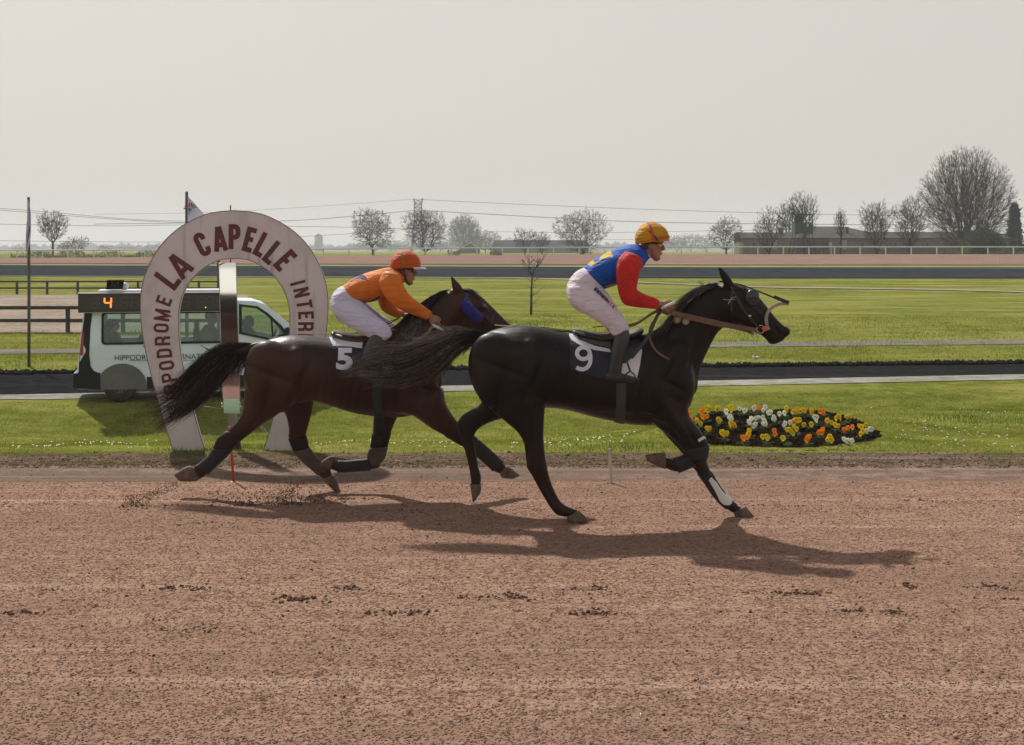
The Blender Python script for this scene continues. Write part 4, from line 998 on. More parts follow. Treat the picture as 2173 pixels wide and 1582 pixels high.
letters('INTERNATIONAL', [(632, 601, 15), (640, 621, 12), (646, 646, 8), (649.5, 669.5, 3), (649, 693.5, 0), (648, 719, -3), (646, 743, -5), (642, 765, -8), (639, 783, -10), (635, 803, -12), (630, 826, -13), (625, 850, -15), (620, 872, -15)], 33, .56, .18)

# ---------------- finish mirror post ----------------
dM = 15.62
e = empty('finish_mirror', P(497, 961, dM), 'narrow tilted finish mirror on a post inside the arch', 'mirror')
M_mir = mk('mirror_glass', (.82, .84, .84), rough=.03, metallic=1)
M_zinc = mk('zinc_frame', (.35, .34, .33), (.25, .24, .23), scale=8, rough=.5)
M_wood = mk('post_wood', (.30, .27, .25), (.2, .17, .15), scale=6, rough=.8)
def quadbox(bm, c4, th):
    f_ = [bm.verts.new(p) for p in c4]; b = [bm.verts.new(p + Vector((0, th, 0))) for p in c4]
    bm.faces.new(f_); bm.faces.new(b[::-1])
    for i in range(4): bm.faces.new((f_[i], b[i], b[(i + 1) % 4], f_[(i + 1) % 4]))
    bmesh.ops.recalc_face_normals(bm, faces=bm.faces)
bm = bmesh.new(); quadbox(bm, [P(465, 558, dM + .09), P(500, 558, dM + .09), P(509, 846, dM), P(473, 846, dM)], .02); build('mirror_pane', bm, M_mir, e, smooth=False)
bm = bmesh.new(); quadbox(bm, [P(474, 847, dM - .01), P(508, 847, dM - .01), P(509, 878, dM - .03), P(475, 878, dM - .03)], .02); build('lower_glass', bm, mk('green_glass', (.28, .40, .30), rough=.08, metallic=.6), e, smooth=False)
for a, b, y0, y1 in ((464.3, 472.4, 557, 846), (500.7, 509.6, 557, 846)):
    bm = bmesh.new(); tube(bm, [P(a, y0, dM + .09), P(b, y1, dM)], .004, 6); build('frame', bm, M_zinc, e)
for px in (472.5, 510):
    bm = bmesh.new(); ell(bm, P(px, 864, dM - .01), (.016, .016, .016), seg=10, rings=8); ell(bm, P(px - 1, 857, dM - .01), (.011, .02, .011), seg=8, rings=6); build('clamp', bm, mk('clamp_metal', (.5, .48, .45), rough=.3, metallic=.8), e)
bm = bmesh.new(); quadbox(bm, [P(484, 870, dM + .05), P(500, 870, dM + .05), P(500, 930, dM + .03), P(484, 930, dM + .03)], .05); build('post', bm, M_wood, e, smooth=False)
bm = bmesh.new(); quadbox(bm, [P(494, 905, dM + .02), P(504, 905, dM + .02), P(511, 962, dM - .05), P(494, 962, dM - .05)], .06); build('strut', bm, mk('dark_post', (.045, .032, .025), rough=.9), e, smooth=False)
bm = bmesh.new(); tube(bm, [P(489, 560, dM + .12), P(489, 436, dM + .12)], .008, 6); build('rod', bm, mk('rust_rod', (.2, .06, .045)), e)
bm = bmesh.new(); q = P(540, 963, 15.52); box(bm, (q.x - .12, 15.52, .004), (1.0, .05, .012)); build('base_board', bm, M_wood, e, smooth=False)
bm = bmesh.new()
for (a, b, r_) in [((430, 862), (470, 868), .003), ((510, 868), (560, 872), .003)]: tube(bm, [P(*a, dM), P(*b, dM)], r_, 5)
tube(bm, [P(541, 884, dM), P(562, 912, dM), P(566, 918, dM), P(560, 918, dM), P(545, 895, dM)], .005, 6); tube(bm, [P(500, 880, dM), P(507, 892, dM)], .003, 5)
tube(bm, [P(433, 928, dM), P(444, 922, dM), P(449, 923, dM), P(447, 928, dM), P(434, 932, dM)], .005, 6)
build('tension_wire', bm, M_zinc, e)
# grey post standing behind the van
dG = 40.0; e = empty('timber_post', Vector((X(463.5, dG), dG, h(X(463.5, dG), dG))), 'tall plain grey post seen through the arch, left of the mirror', 'post')
bm = bmesh.new(); zb0 = h(X(463.5, dG), dG); zt0 = P(463, 505, dG).z; box(bm, (X(463.5, dG), dG, (zb0 + zt0) / 2), (.07, .07, zt0 - zb0)); build('shaft', bm, M_pole, e, smooth=False)
bm = bmesh.new(); box(bm, (X(463.5, dG), dG, zt0 + .02), (.1, .1, .04)); build('cap', bm, M_pole, e, smooth=False)
# litter and markers
M_rp = mk('red_plastic', (.62, .035, .02), (.5, .03, .02), scale=10, rough=.45)
dR = EYE * F / (1024 - HY); e = empty('red_marker', P(494, 1024, dR), 'slim red marker stake at the track edge below the mirror', 'marker')
bm = bmesh.new(); tube(bm, [P(495.5, 1024, dR), P(491, 960, dR), P(487, 912, dR)], [.012, .011, .010], 8); build('stake', bm, M_rp, e)
bm = bmesh.new(); tube(bm, [P(487, 912, dR), P(486.5, 906, dR)], [.016, .014], 8); build('cap', bm, M_rp, e)
bm = bmesh.new(); ell(bm, P(494, 1023, dR), (.03, .03, .008), seg=12, rings=6); build('foot', bm, M_rp, e)
dR = EYE * F / (1028 - HY); e = empty('white_marker', P(1297, 1028, dR), 'slim white marker stake at the track edge between the riders', 'marker')
bm = bmesh.new(); p0, p1 = P(1297.5, 1028, dR), P(1293.5, 952, dR); box(bm, (p0 + p1) / 2, (.027, .012, (p1 - p0).length), Matrix.Rotation(math.atan2(p1.x - p0.x, p1.z - p0.z), 3, 'Y'), bev=.003); build('stake', bm, mk('cream_plastic', (.66, .62, .56), (.5, .45, .4), scale=8), e, smooth=False)
bm = bmesh.new(); ell(bm, P(1297.5, 1027, dR), (.03, .03, .006), seg=10, rings=5); build('foot', bm, M_clod, e)
dR = find_d(1603, 761, 38, 44); p = P(1603, 761, dR); bm = bmesh.new(); box(bm, p + Vector((0, 0, .03)), (.16, .1, .05), Matrix.Rotation(.3, 3, 'Y')); ell(bm, p + Vector((.06, 0, .03)), (.06, .05, .035), seg=8, rings=6); 
tag(build('litter', bm, M_white, None, smooth=False), 'small crumpled white piece of litter on the grass beyond the black track', 'litter')
for i, (px, d, hh) in enumerate([(1422 + 130, 150, .45), (1735, 150, .5), (1925, 150, .5), (2118, 150, .5), (1197, 150, .4)]):
    X_ = X(px, d); z_ = h(X_, d); bm = bmesh.new(); box(bm, (X_, d, z_ + .3), (.06, .06, .6), bev=.01)
    tag(build('track_stake', bm, M_white, None, smooth=False), 'tiny pale stake on the inner edge of the far pink track', 'marker', 'tiny stakes along the far pink track')

# ---------------- minibus ----------------
VA = R(13.0); Vr = P(163, 850, 28.3)
vz = -.885
van = empty('minibus', Vector((Vr.x, 28.3, vz)), 'white minibus with an electronic number board on its roof, driving on the black track', 'minibus', rz=VA)
M_vw = mk('van_white', (.76, .86, 1.0), (.70, .80, .93), scale=1.2, rough=.35, coat=.3, spec=.5)
M_vb = mk('black_plastic', (.012, .0135, .017), rough=.5, spec=.25); M_grey = mk('grey_panel', (.15, .155, .155), (.12, .125, .125), scale=3, rough=.6)
M_glass = bpy.data.materials.new('tinted_glass'); M_glass.use_nodes = True
nt = M_glass.node_tree; nt.nodes.clear(); go = nt.nodes.new('ShaderNodeOutputMaterial'); gt = nt.nodes.new('ShaderNodeBsdfTransparent'); gg = nt.nodes.new('ShaderNodeBsdfGlossy'); gm = nt.nodes.new('ShaderNodeMixShader')
gt.inputs[0].default_value = (.74, .86, .80, 1); gg.inputs[1].default_value = .02; gm.inputs[0].default_value = .07
nt.links.new(gt.outputs[0], gm.inputs[1]); nt.links.new(gg.outputs[0], gm.inputs[2]); nt.links.new(gm.outputs[0], go.inputs[0])
def outline_solid(bm, pts, y0, y1, inset=None):
    """extrude a side outline (u,z) between y0 and y1; upper part leans inwards"""
    def yy(z, s):
        lean = max(0, z - 1.05) * .12
        return (y0 + lean) if s == 0 else (y1 - lean)
    a = [bm.verts.new((u, yy(z, 0), z)) for u, z in pts]; b = [bm.verts.new((u, yy(z, 1), z)) for u, z in pts]
    fa = bm.faces.new(a); fb = bm.faces.new(b[::-1]); n = len(pts)
    for i in range(n): bm.faces.new((a[i], b[i], b[(i + 1) % n], a[(i + 1) % n]))
    bmesh.ops.recalc_face_normals(bm, faces=bm.faces)
    return a, b
prof = [(.02, .28), (.0, .50), (.02, .86), (.06, 1.3), (.12, 1.76), (.20, 1.92), (.34, 1.97), (1.2, 1.99), (2.4, 2.0), (3.2, 2.03), (3.5, 2.02), (3.72, 1.95), (4.0, 1.74), (4.3, 1.46), (4.48, 1.27), (4.66, 1.16), (4.8, .98), (4.86, .7), (4.86, .4), (4.8, .26), (4.5, .25), (.4, .25)]
bm = bmesh.new(); outline_solid(bm, prof, 0, 1.9)
es = [ed for ed in bm.edges if abs(ed.verts[0].co.y - ed.verts[1].co.y) < .01]
bmesh.ops.bevel(bm, geom=es, offset=.07, segments=3, affect='EDGES', profile=.55, clamp_overlap=True)
body = build('body', bm, [M_vw], van, smooth=True, world=False)
def cutter(parts):
    bm = bmesh.new()
    for f_ in parts: f_(bm)
    bmesh.ops.recalc_face_normals(bm, faces=bm.faces)
    me = bpy.data.meshes.new('cut'); bm.to_mesh(me); bm.free(); o = bpy.data.objects.new('cut', me); COL.objects.link(o); o.parent = van; return o
def rrect(u0, u1, z0, z1, r=.06, n=4):
    o_ = []
    for cx_, cz, a0 in ((u1 - r, z1 - r, 0), (u0 + r, z1 - r, 90), (u0 + r, z0 + r, 180), (u1 - r, z0 + r, 270)):
        for i in range(n + 1): a = R(a0 + 90 * i / n); o_.append((cx_ + r * math.cos(a), cz + r * math.sin(a)))
    return o_
def thru(pts, y0=-.3, y1=2.3):
    def f_(bm):
        a = [bm.verts.new((u, y0, z)) for u, z in pts]; b = [bm.verts.new((u, y1, z)) for u, z in pts]; n = len(pts)
        bm.faces.new(a); bm.faces.new(b[::-1])
        for i in range(n): bm.faces.new((a[i], b[i], b[(i + 1) % n], a[(i + 1) % n]))
    return f_
W1 = rrect(.50, 1.72, 1.19, 1.79); W2 = rrect(1.80, 2.98, 1.19, 1.79)
WD = [(3.25, 1.38), (3.95, 1.22), (4.10, 1.22), (4.13, 1.30), (4.02, 1.46), (3.75, 1.72), (3.55, 1.86), (3.25, 1.90)]
cav = [(.12, .5), (.14, 1.3), (.2, 1.85), (.4, 1.91), (3.4, 1.93), (3.66, 1.85), (4.1, 1.44), (4.35, 1.18), (4.35, .5)]
def addbool(o, c):
    m = o.modifiers.new('b', 'BOOLEAN'); m.operation = 'DIFFERENCE'; m.object = c; m.solver = 'EXACT'
cs_ = []
cv = cutter([lambda bm: outline_solid(bm, cav, .06, 1.84)]); addbool(body, cv); cs_.append(cv)
for w_ in (W1, W2, WD): c_ = cutter([thru(w_)]); addbool(body, c_); cs_.append(c_)
ws = [(4.06, 1.62), (4.32, 1.36), (4.32, 1.22), (4.0, 1.5)]
evalmods(body)
for c_ in cs_: bpy.data.objects.remove(c_)
try: body.data.shade_auto_smooth
except Exception: pass
body.data.shade_flat()
def local_panel(name, pts, y, m, th=.012, parent=None, lean=True):
    """flat panel proud of the near side, following its inward lean"""
    bm = bmesh.new(); yl = lambda z: y + (max(0, z - 1.05) * .12 if lean else 0)
    a = [bm.verts.new((u, yl(z) - th, z)) for u, z in pts]; b = [bm.verts.new((u, yl(z), z)) for u, z in pts]; n = len(pts)
    bm.faces.new(a); bm.faces.new(b[::-1])
    for i in range(n): bm.faces.new((a[i], b[i], b[(i + 1) % n], a[(i + 1) % n]))
    bmesh.ops.recalc_face_normals(bm, faces=bm.faces); return build(name, bm, m, parent or van, smooth=False, world=False)
def ringpanel(name, outer_, inner_, y, m, th=.012):
    bm = bmesh.new(); yl = lambda z: y + max(0, z - 1.05) * .12
    n = len(outer_); A_ = [[bm.verts.new((u, yl(z) - th, z)) for u, z in q] for q in (outer_, inner_)]
    for i in range(n): j = (i + 1) % n; bm.faces.new((A_[0][i], A_[0][j], A_[1][j], A_[1][i]))
    bmesh.ops.recalc_face_normals(bm, faces=bm.faces); return build(name, bm, m, van, smooth=False, world=False)
for (u0, u1) in ((.47, 1.75), (1.77, 3.01)):
    w_ = ringpanel('window_frame', rrect(u0, u1, 1.16, 1.82, .08), rrect(u0 + .045, u1 - .045, 1.205, 1.775, .05), 0, M_vb, .006)
    local_panel('window', rrect(u0 + .03, u1 - .03, 1.19, 1.79, .05), .012, M_glass, .002)
    bm = bmesh.new(); vs_ = [bm.verts.new((u, 1.9 - max(0, z - 1.05) * .12 - .01, z)) for u, z in rrect(u0 + .03, u1 - .03, 1.19, 1.79, .05)]; bm.faces.new(vs_); build('far_window', bm, M_glass, van, smooth=False, world=False)
WDo = [(3.19, 1.345), (3.95, 1.175), (4.13, 1.17), (4.19, 1.30), (4.06, 1.50), (3.78, 1.76), (3.57, 1.905), (3.19, 1.955)]
ringpanel('window_frame', WDo, WD, 0, M_vb, .006); local_panel('window', WD, .012, M_glass, .002)
bm = bmesh.new(); bm.faces.new([bm.verts.new((u, 1.9 - max(0, z - 1.05) * .12 - .01, z)) for u, z in WD]); build('far_window', bm, M_glass, van, smooth=False, world=False)
bm = bmesh.new(); a = [bm.verts.new(p) for p in [(3.74, .25, 1.965), (4.45, .14, 1.31), (4.45, 1.76, 1.31), (3.74, 1.65, 1.965)]]; bm.faces.new(a); build('windscreen', bm, mk('windscreen_glass', (.03, .04, .045), rough=.05), van, smooth=False, world=False)
local_panel('quarter_pillar', [(3.86, 1.21), (3.9, 1.2), (3.87, 1.66), (3.83, 1.69)], .008, M_vb, .006)
local_panel('rear_corner', [(.035, .60), (.46, .58), (.33, .64), (.27, .72), (.24, .95), (.26, 1.5), (.30, 1.86), (.155, 1.86), (.085, 1.3), (.045, .9)], -.004, M_vb, .006)
local_panel('tail_light', [(.055, .95), (.12, .97), (.14, 1.42), (.095, 1.43)], -.012, mk('red_lens', (.35, .02, .015), rough=.2), .01)
local_panel('rear_bumper', [(-.03, .30), (-.05, .44), (-.02, .56), (.04, .64), (.45, .60), (.46, .26)], -.008, M_vb, .02)
local_panel('side_skirt', [(1.36, .26), (1.36, .50), (3.55, .50), (3.55, .26)], -.004, M_vb, .012)
local_panel('front_bumper', [(4.4, .26), (4.4, .62), (4.87, .66), (4.88, .4), (4.82, .26)], -.006, M_vb, .016)
local_panel('headlight', [(4.5, .78), (4.84, .74), (4.82, .98), (4.6, 1.04)], -.004, mk('clear_lens', (.5, .52, .54), rough=.1), .008)
local_panel('door_seam', [(1.0, .83), (3.1, .80), (3.1, .808), (1.0, .838)], -.002, M_grey, .003)
for u_ in (3.12, 1.76): local_panel('door_seam', [(u_, .5), (u_ + .012, .5), (u_ + .012, 1.15), (u_, 1.15)], -.002, M_grey, .003)
bm = bmesh.new(); box(bm, (-.03, .95, .45), (.1, 1.8, .3), bev=.03); build('bumper', bm, M_vb, van, world=False)
def wheel(u, y):
    bm = bmesh.new(); s = 1 if y > 1 else -1
    prf = [(.16, -.1), (.22, -.105), (.30, -.10), (.33, -.07), (.335, 0), (.33, .07), (.30, .10), (.16, .1)]; rings = []
    for k_ in range(40):
        a = 2 * math.pi * k_ / 40; rings.append([Vector((u + r_ * math.cos(a), y + w_, .335 + r_ * math.sin(a))) for r_, w_ in prf])
    vs_ = [[bm.verts.new(p) for p in r_] for r_ in rings]
    for k_ in range(40):
        for j in range(len(prf) - 1): bm.faces.new((vs_[k_][j], vs_[k_][j + 1], vs_[(k_ + 1) % 40][j + 1], vs_[(k_ + 1) % 40][j]))
    bmesh.ops.recalc_face_normals(bm, faces=bm.faces)
    t_ = build('wheel', bm, mk('tyre_rubber', (.022, .021, .02), (.05, .045, .04), scale=6, rough=.9), van, world=False)
    bm = bmesh.new(); prf2 = [(.0, -.03), (.06, -.05), (.09, -.03), (.17, -.055), (.205, -.10), (.215, -.10), (.21, -.02)]
    vs_ = [[bm.verts.new((u + r_ * math.cos(2 * math.pi * k_ / 40), y - w_ * s, .335 + r_ * math.sin(2 * math.pi * k_ / 40))) for r_, w_ in prf2] for k_ in range(40)]
    for k_ in range(40):
        for j in range(len(prf2) - 1): bm.faces.new((vs_[k_][j], vs_[k_][j + 1], vs_[(k_ + 1) % 40][j + 1], vs_[(k_ + 1) % 40][j]))
    bmesh.ops.remove_doubles(bm, verts=bm.verts, dist=1e-4); bmesh.ops.recalc_face_normals(bm, faces=bm.faces)
    rim_ = build('rim', bm, mk('steel_rim', (.25, .25, .255), (.14, .13, .125), scale=5, rough=.5, metallic=.3), t_, world=False)
    bm = bmesh.new()
    for k_ in range(12): a = 2 * math.pi * k_ / 12; ell(bm, (u + .14 * math.cos(a), y - (-.05) * s + s * .002, .335 + .14 * math.sin(a)), (.018, .006, .018), seg=8, rings=5)
    build('rim_hole', bm, M_vb, t_, world=False)
for u_, y_ in ((.84, .09), (.84, 1.78), (3.95, .09), (3.95, 1.78)): wheel(u_, y_)
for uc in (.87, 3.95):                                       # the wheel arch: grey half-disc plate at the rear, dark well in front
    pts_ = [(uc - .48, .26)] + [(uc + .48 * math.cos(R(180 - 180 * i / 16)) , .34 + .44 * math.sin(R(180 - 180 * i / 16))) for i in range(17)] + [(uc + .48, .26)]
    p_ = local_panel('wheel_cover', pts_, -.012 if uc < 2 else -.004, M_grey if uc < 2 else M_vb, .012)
    if uc < 2:
        bm = bmesh.new()
        for i in range(7): a = R(12 + 26 * i); ell(bm, (uc + .45 * math.cos(a), -.026, .34 + .41 * math.sin(a)), (.008, .004, .008), seg=6, rings=4)
        build('rivets', bm, M_vb, p_, world=False)
# wiper-like window stays
for u_ in (1.28, 2.42, 2.98):
    bm = bmesh.new(); tube(bm, [(u_, -.01, 1.13), (u_ + .16, -.02, 1.03)], .007, 5); tube(bm, [(u_ + .11, -.02, 1.06), (u_ + .20, -.022, 1.0)], .014, 6); build('window_stay', bm, M_vb, van, world=False)
# mirror
bm = bmesh.new(); ell(bm, (4.16, -.12, 1.36), (.07, .09, .13), seg=14, rings=10); build('wing_mirror', bm, M_vb, van, world=False)
# number board
M_bd = mk('board_case', (.03, .028, .027), rough=.6); M_bf = mk('board_face', (.05, .046, .043), rough=.7); M_cell = mk('unlit_cell', (.075, .07, .065), rough=.6)
bm = bmesh.new(); box(bm, (1.53, -.02, 2.01), (3.0, .16, .37), bev=.008); bd_ = build('number_board', bm, M_bd, van, smooth=False, world=False)
bm = bmesh.new(); box(bm, (1.53, -.104, 2.01), (2.94, .006, .31)); build('face_panel', bm, M_bf, bd_, smooth=False, world=False)
bm = bmesh.new(); box(bm, (1.53, -.02, 2.202), (3.02, .19, .012)); build('board_trim', bm, M_white, bd_, smooth=False, world=False)
bm = bmesh.new(); box(bm, (1.53, -.01, 1.815), (3.0, .1, .018)); build('board_trim', bm, M_white, bd_, smooth=False, world=False)
SEGD = {'a': [(-.5, 1), (.5, 1)], 'b': [(.5, 1), (.5, 0)], 'c': [(.5, 0), (.5, -1)], 'd': [(-.5, -1), (.5, -1)], 'e': [(-.5, 0), (-.5, -1)], 'f': [(-.5, 1), (-.5, 0)], 'g': [(-.5, 0), (.5, 0)]}
def digit(uc, on, m, name):
    bm = bmesh.new()
    for i, s_ in enumerate(on):
        (a0, b0), (a1, b1) = SEGD[s_]; c_ = Vector((uc + (a0 + a1) / 2 * .13 + .01 * (b0 + b1) / 2, -.110 - .0004 * i, 2.01 + (b0 + b1) / 2 * .105)); 
        hz = b0 == b1; box(bm, c_, ((.115 if hz else .032), .004, (.032 if hz else .095)))
    return build(name, bm, m, bd_, smooth=False, world=False)
EM = bpy.data.materials.new('lit_amber'); EM.use_nodes = True; b_ = EM.node_tree.nodes['Principled BSDF']; b_.inputs['Base Color'].default_value = (.9, .2, .02, 1); b_.inputs['Emission Color'].default_value = (1, .22, .03, 1); b_.inputs['Emission Strength'].default_value = 1.6
digit(.60, 'fgbc', EM, 'lit_number')
for uc in (.36, .92, 1.12, 1.42, 1.64, 1.95, 2.12, 2.42, 2.60, 2.80): digit(uc, 'abcdefg', M_cell, 'unlit_digit')
EG = bpy.data.materials.new('lit_green'); EG.use_nodes = True; b_ = EG.node_tree.nodes['Principled BSDF']; b_.inputs['Base Color'].default_value = (.4, .7, .05, 1); b_.inputs['Emission Color'].default_value = (.5, .9, .1, 1); b_.inputs['Emission Strength'].default_value = .9
for uc in (1.26, 2.52): bm = bmesh.new(); ell(bm, (uc, -.11, 1.90), (.014, .006, .014), seg=8, rings=6); build('indicator_light', bm, EG, bd_, world=False)
bm = bmesh.new(); box(bm, (1.75, .5, 2.23), (2.7, .8, .05), bev=.01); build('roof_platform', bm, M_white, van, smooth=False, world=False)
bm = bmesh.new()
v_ = [bm.verts.new(p) for p in [(.56, .05, 2.27), (.88, .05, 2.27), (.92, .05, 2.46), (.58, .05, 2.46), (.64, .35, 2.31), (.80, .35, 2.31), (.80, .35, 2.42), (.64, .35, 2.42)]]
for f_ in [(3, 2, 6, 7), (0, 3, 7, 4), (1, 0, 4, 5), (2, 1, 5, 6), (4, 7, 6, 5)]: bm.faces.new([v_[i] for i in f_])
sp_ = build('loudspeaker', bm, mk('horn_black', (.02, .02, .022), rough=.35), van, smooth=False, world=False)
bm = bmesh.new(); ell(bm, (.73, .33, 2.37), (.03, .03, .03), seg=10, rings=8); build('horn_throat', bm, M_grey, sp_, world=False)
bm = bmesh.new(); ell(bm, (.9, .42, 2.33), (.09, .12, .08), seg=12, rings=8); build('horn_driver', bm, M_white, sp_, world=False)
# lettering on the side
def text_mesh(name, s, size, mat_, bold=0, xs=1.0, spacing=1.0):
    cu = bpy.data.curves.new(name, 'FONT'); cu.body = s; cu.size = size; cu.offset = bold; cu.space_character = spacing; cu.align_x = 'LEFT'; cu.fill_mode = 'FRONT'
    o = bpy.data.objects.new(name + '_t', cu); COL.objects.link(o); dg = bpy.context.evaluated_depsgraph_get(); dg.update()
    me = bpy.data.meshes.new_from_object(o.evaluated_get(dg)); bpy.data.objects.remove(o)
    for v in me.vertices: v.co.x *= xs
    return me
me = text_mesh('side_lettering', 'HIPPODROME INTERNATIONAL LA CAPELLE', .155, None, .0)
wd_ = max(v.co.x for v in me.vertices)
for v in me.vertices: v.co = Vector((.72 + v.co.x * (2.98 / wd_), -.004, .845 + v.co.y))
me.name = 'side_lettering'; o = link('side_lettering', me, mk('green_lettering', (.02, .05, .045), rough=.5), van, smooth=False, world=False)
# seats
M_seat = mk('seat_cloth', (.035, .037, .042), rough=.9)
for u_ in (.55, 1.3, 2.35, 3.35):
    for y_ in ((.5, 1.35)):
        bm = bmesh.new(); box(bm, (u_, y_, 1.0), (.14, .5, .8), bev=.05); box(bm, (u_ + .24, y_, .66), (.48, .5, .14), bev=.04); box(bm, (u_, y_, 1.5), (.1, .26, .16), bev=.03); build('seat', bm, M_seat, van, world=False)
bm = bmesh.new(); box(bm, (4.2, .95, 1.08), (.35, 1.6, .2), bev=.05); build('dashboard', bm, M_vb, van, world=False)
bm = bmesh.new(); tube(bm, [(3.98 + .05 * math.sin(a * .6283), 1.35 + .18 * math.cos(a * .6283), 1.2 + .16 * math.sin(a * .6283)) for a in range(11)], .015, 6); build('steering_wheel', bm, M_vb, van, world=False)
def passenger(u, y, coat, label, sc=1.0, hairc=(.03, .025, .02), tw=0):
    M3 = Matrix.Translation((Vr.x, 28.3, vz)) @ Matrix.Rotation(VA, 4, 'Z')
    T_ = lambda a, b, c: M3 @ Vector((u + a * sc, y + b * sc, .80 + c * sc))
    e_ = empty('person', M3 @ Vector((u, y, .80)), label, 'person', 'people sitting in the minibus')
    bm = bmesh.new()
    tube(bm, [T_(0, 0, 0), T_(.02, 0, .25), T_(.04, 0, .45), T_(.05, 0, .55)], [.13, .14, .15, .07], 12, 3); tube(bm, [T_(.05, 0, .5), T_(.07, 0, .66)], [.07, .062], 10)
    ell(bm, T_(.09, 0, .715), (.095 * sc, .078 * sc, .12 * sc)); ell(bm, T_(.175, 0, .70), (.018, .016, .022), seg=8, rings=6); ell(bm, T_(.1, -.078, .71), (.02, .012, .03), seg=8, rings=6); ell(bm, T_(.1, .078, .71), (.02, .012, .03), seg=8, rings=6)
    for s in (-1, 1):
        tube(bm, [T_(.04, .13 * s, .47), T_(.1, .2 * s, .3), T_(.14, .2 * s, .17), T_(.34, .12 * s, .12), T_(.42, .1 * s, .12)], [.05, .045, .04, .032, .025], 8, 3); tube(bm, [T_(0, .1 * s, 0), T_(.42, .1 * s, .02), T_(.46, .1 * s, -.3)], [.085, .06, .045], 8, 2)
        for q in range(5): tube(bm, [T_(.42, .1 * s + (q - 2) * .016, .12), T_(.49 - .01 * abs(q - 2), .1 * s + (q - 2) * .018, .11)], [.009, .007], 5)
    organic('body', bm, .012, 3, mk('cabin_skin', (.35, .2, .15), rough=.6), e_)
    bm = bmesh.new(); tube(bm, [T_(-.0, 0, .0), T_(.02, 0, .25), T_(.04, 0, .45), T_(.05, 0, .60)], [.19, .20, .20, .09], 12, 3)
    for s in (-1, 1): tube(bm, [T_(.04, .13 * s, .48), T_(.1, .21 * s, .3), T_(.14, .21 * s, .16), T_(.32, .13 * s, .12)], [.07, .062, .055, .045], 8, 3)
    organic('coat', bm, .016, 3, mk('coat_%s' % label[:12], coat, tuple(v * .7 for v in coat), scale=8, rough=.9), e_)
    bm = bmesh.new(); ell(bm, T_(.07, 0, .752), (.105 * sc, .09 * sc, .11 * sc)); build('hair', bm, mk('hair_%d' % int(u * 100), hairc), e_)
passenger(.62, .45, (.05, .035, .03), 'person in a dark coat sitting nearest the rear of the minibus', 1.0, (.06, .03, .02))
passenger(1.32, .5, (.025, .025, .028), 'person in black in the second seat of the minibus', .97)
passenger(2.55, .42, (.16, .155, .13), 'person in a light grey jacket by the middle window of the minibus', 1.2, (.25, .2, .17))
passenger(3.38, 1.35, (.03, .035, .05), 'driver in dark clothes at the wheel of the minibus', 1.0)
# ---------------- grandstand behind the photographer (seen only in the mirror) ----------------
e = empty('grandstand', (-6, -16, 0), 'pale grandstand reflected in the finish mirror', 'grandstand')
bm = bmesh.new()
for i in range(6): box(bm, (-6, -14 - i * .9, .35 + i * .33), (60, .9, .7 + i * .66))
build('terrace', bm, mk('terrace', (.27, .15, .13), (.15, .08, .07), scale=1.2, rough=.9), e, smooth=False)
bm = bmesh.new(); box(bm, (-6, -19.6, 2.4), (60, .4, 4.8)); build('rear_wall', bm, mk('stand_wall', (.20, .23, .16), (.10, .12, .09), scale=.7), e, smooth=False)
bm = bmesh.new(); box(bm, (-6, -16.5, 4.95), (62, 7.5, .12)); box(bm, (-6, -12.7, 4.6), (62, .12, .8)); build('roof', bm, mk('stand_fascia', (.75, .76, .72)), e, smooth=False)
for i in range(7):
    bm = bmesh.new(); box(bm, (-33 + i * 9, -13.0, 2.4), (.2, .2, 4.8)); build('column', bm, M_white, e, smooth=False)
# ---------------- horses ----------------
def coat(name, c, hi, rough=.42):
    m = mk(name, c, tuple(v * .55 for v in c), scale=2.2, rough=rough, spec=.2, bump=.5, bscale=6, bstretch=(1.3, 1, .8), lo=.3, hi=.7, patches=hi, pscale=1.4, bdist=.012, spots=(.11, .085, .07), sscale=55, sthr=.715)
    nt = m.node_tree; b = nt.nodes['Principled BSDF']; n_ = nt.nodes.new('ShaderNodeTexNoise'); n_.inputs['Scale'].default_value = 5; n_.inputs['Detail'].default_value = 8; r_ = nt.nodes.new('ShaderNodeMapRange'); r_.inputs[1].default_value = .35; r_.inputs[2].default_value = .65; r_.inputs[3].default_value = .27; r_.inputs[4].default_value = .5
    nt.links.new(n_.outputs[0], r_.inputs[0]); nt.links.new(r_.outputs[0], b.inputs['Roughness'])
    return m
M_coat9 = coat('dark_bay_coat', (.0062, .0052, .005), (.016, .0095, .0075), .42)
M_coat5 = coat('bay_coat', (.040, .0165, .0115), (.054, .021, .0135), .42)
M_point = mk('black_points', (.016, .010, .008), (.028, .015, .011), scale=8, rough=.6, spec=.2)
M_hair = mk('horse_hair', (.009, .0075, .007), (.02, .015, .012), scale=30, rough=.5, spec=.3)
M_hairb = mk('horse_hair_brown', (.27, .23, .20), (.10, .082, .07), scale=20, rough=.5)
M_hoof = mk('dusty_hoof', (.16, .105, .08), (.07, .048, .038), scale=14, rough=.8, bump=.4)
M_blackgear = mk('black_leather', (.014, .014, .016), (.022, .022, .024), scale=15, rough=.42)
M_boot_b = mk('black_neoprene', (.007, .0075, .010), rough=.65, bump=.3, bscale=80)
M_boot_g = mk('grey_boot', (.032, .031, .034), (.08, .06, .05), scale=10, rough=.75)
M_whitecloth = mk('white_cloth', (.66, .64, .72), (.56, .54, .62), scale=6, rough=.85, bump=.3)
M_navy = mk('navy_cloth', (.012, .013, .024), (.018, .018, .03), scale=8, rough=.8, bump=.3)
M_tan = mk('tan_rein', (.17, .10, .06), (.11, .065, .04), scale=20, rough=.7)
M_metal = mk('bit_metal', (.5, .5, .48), rough=.25, metallic=1)
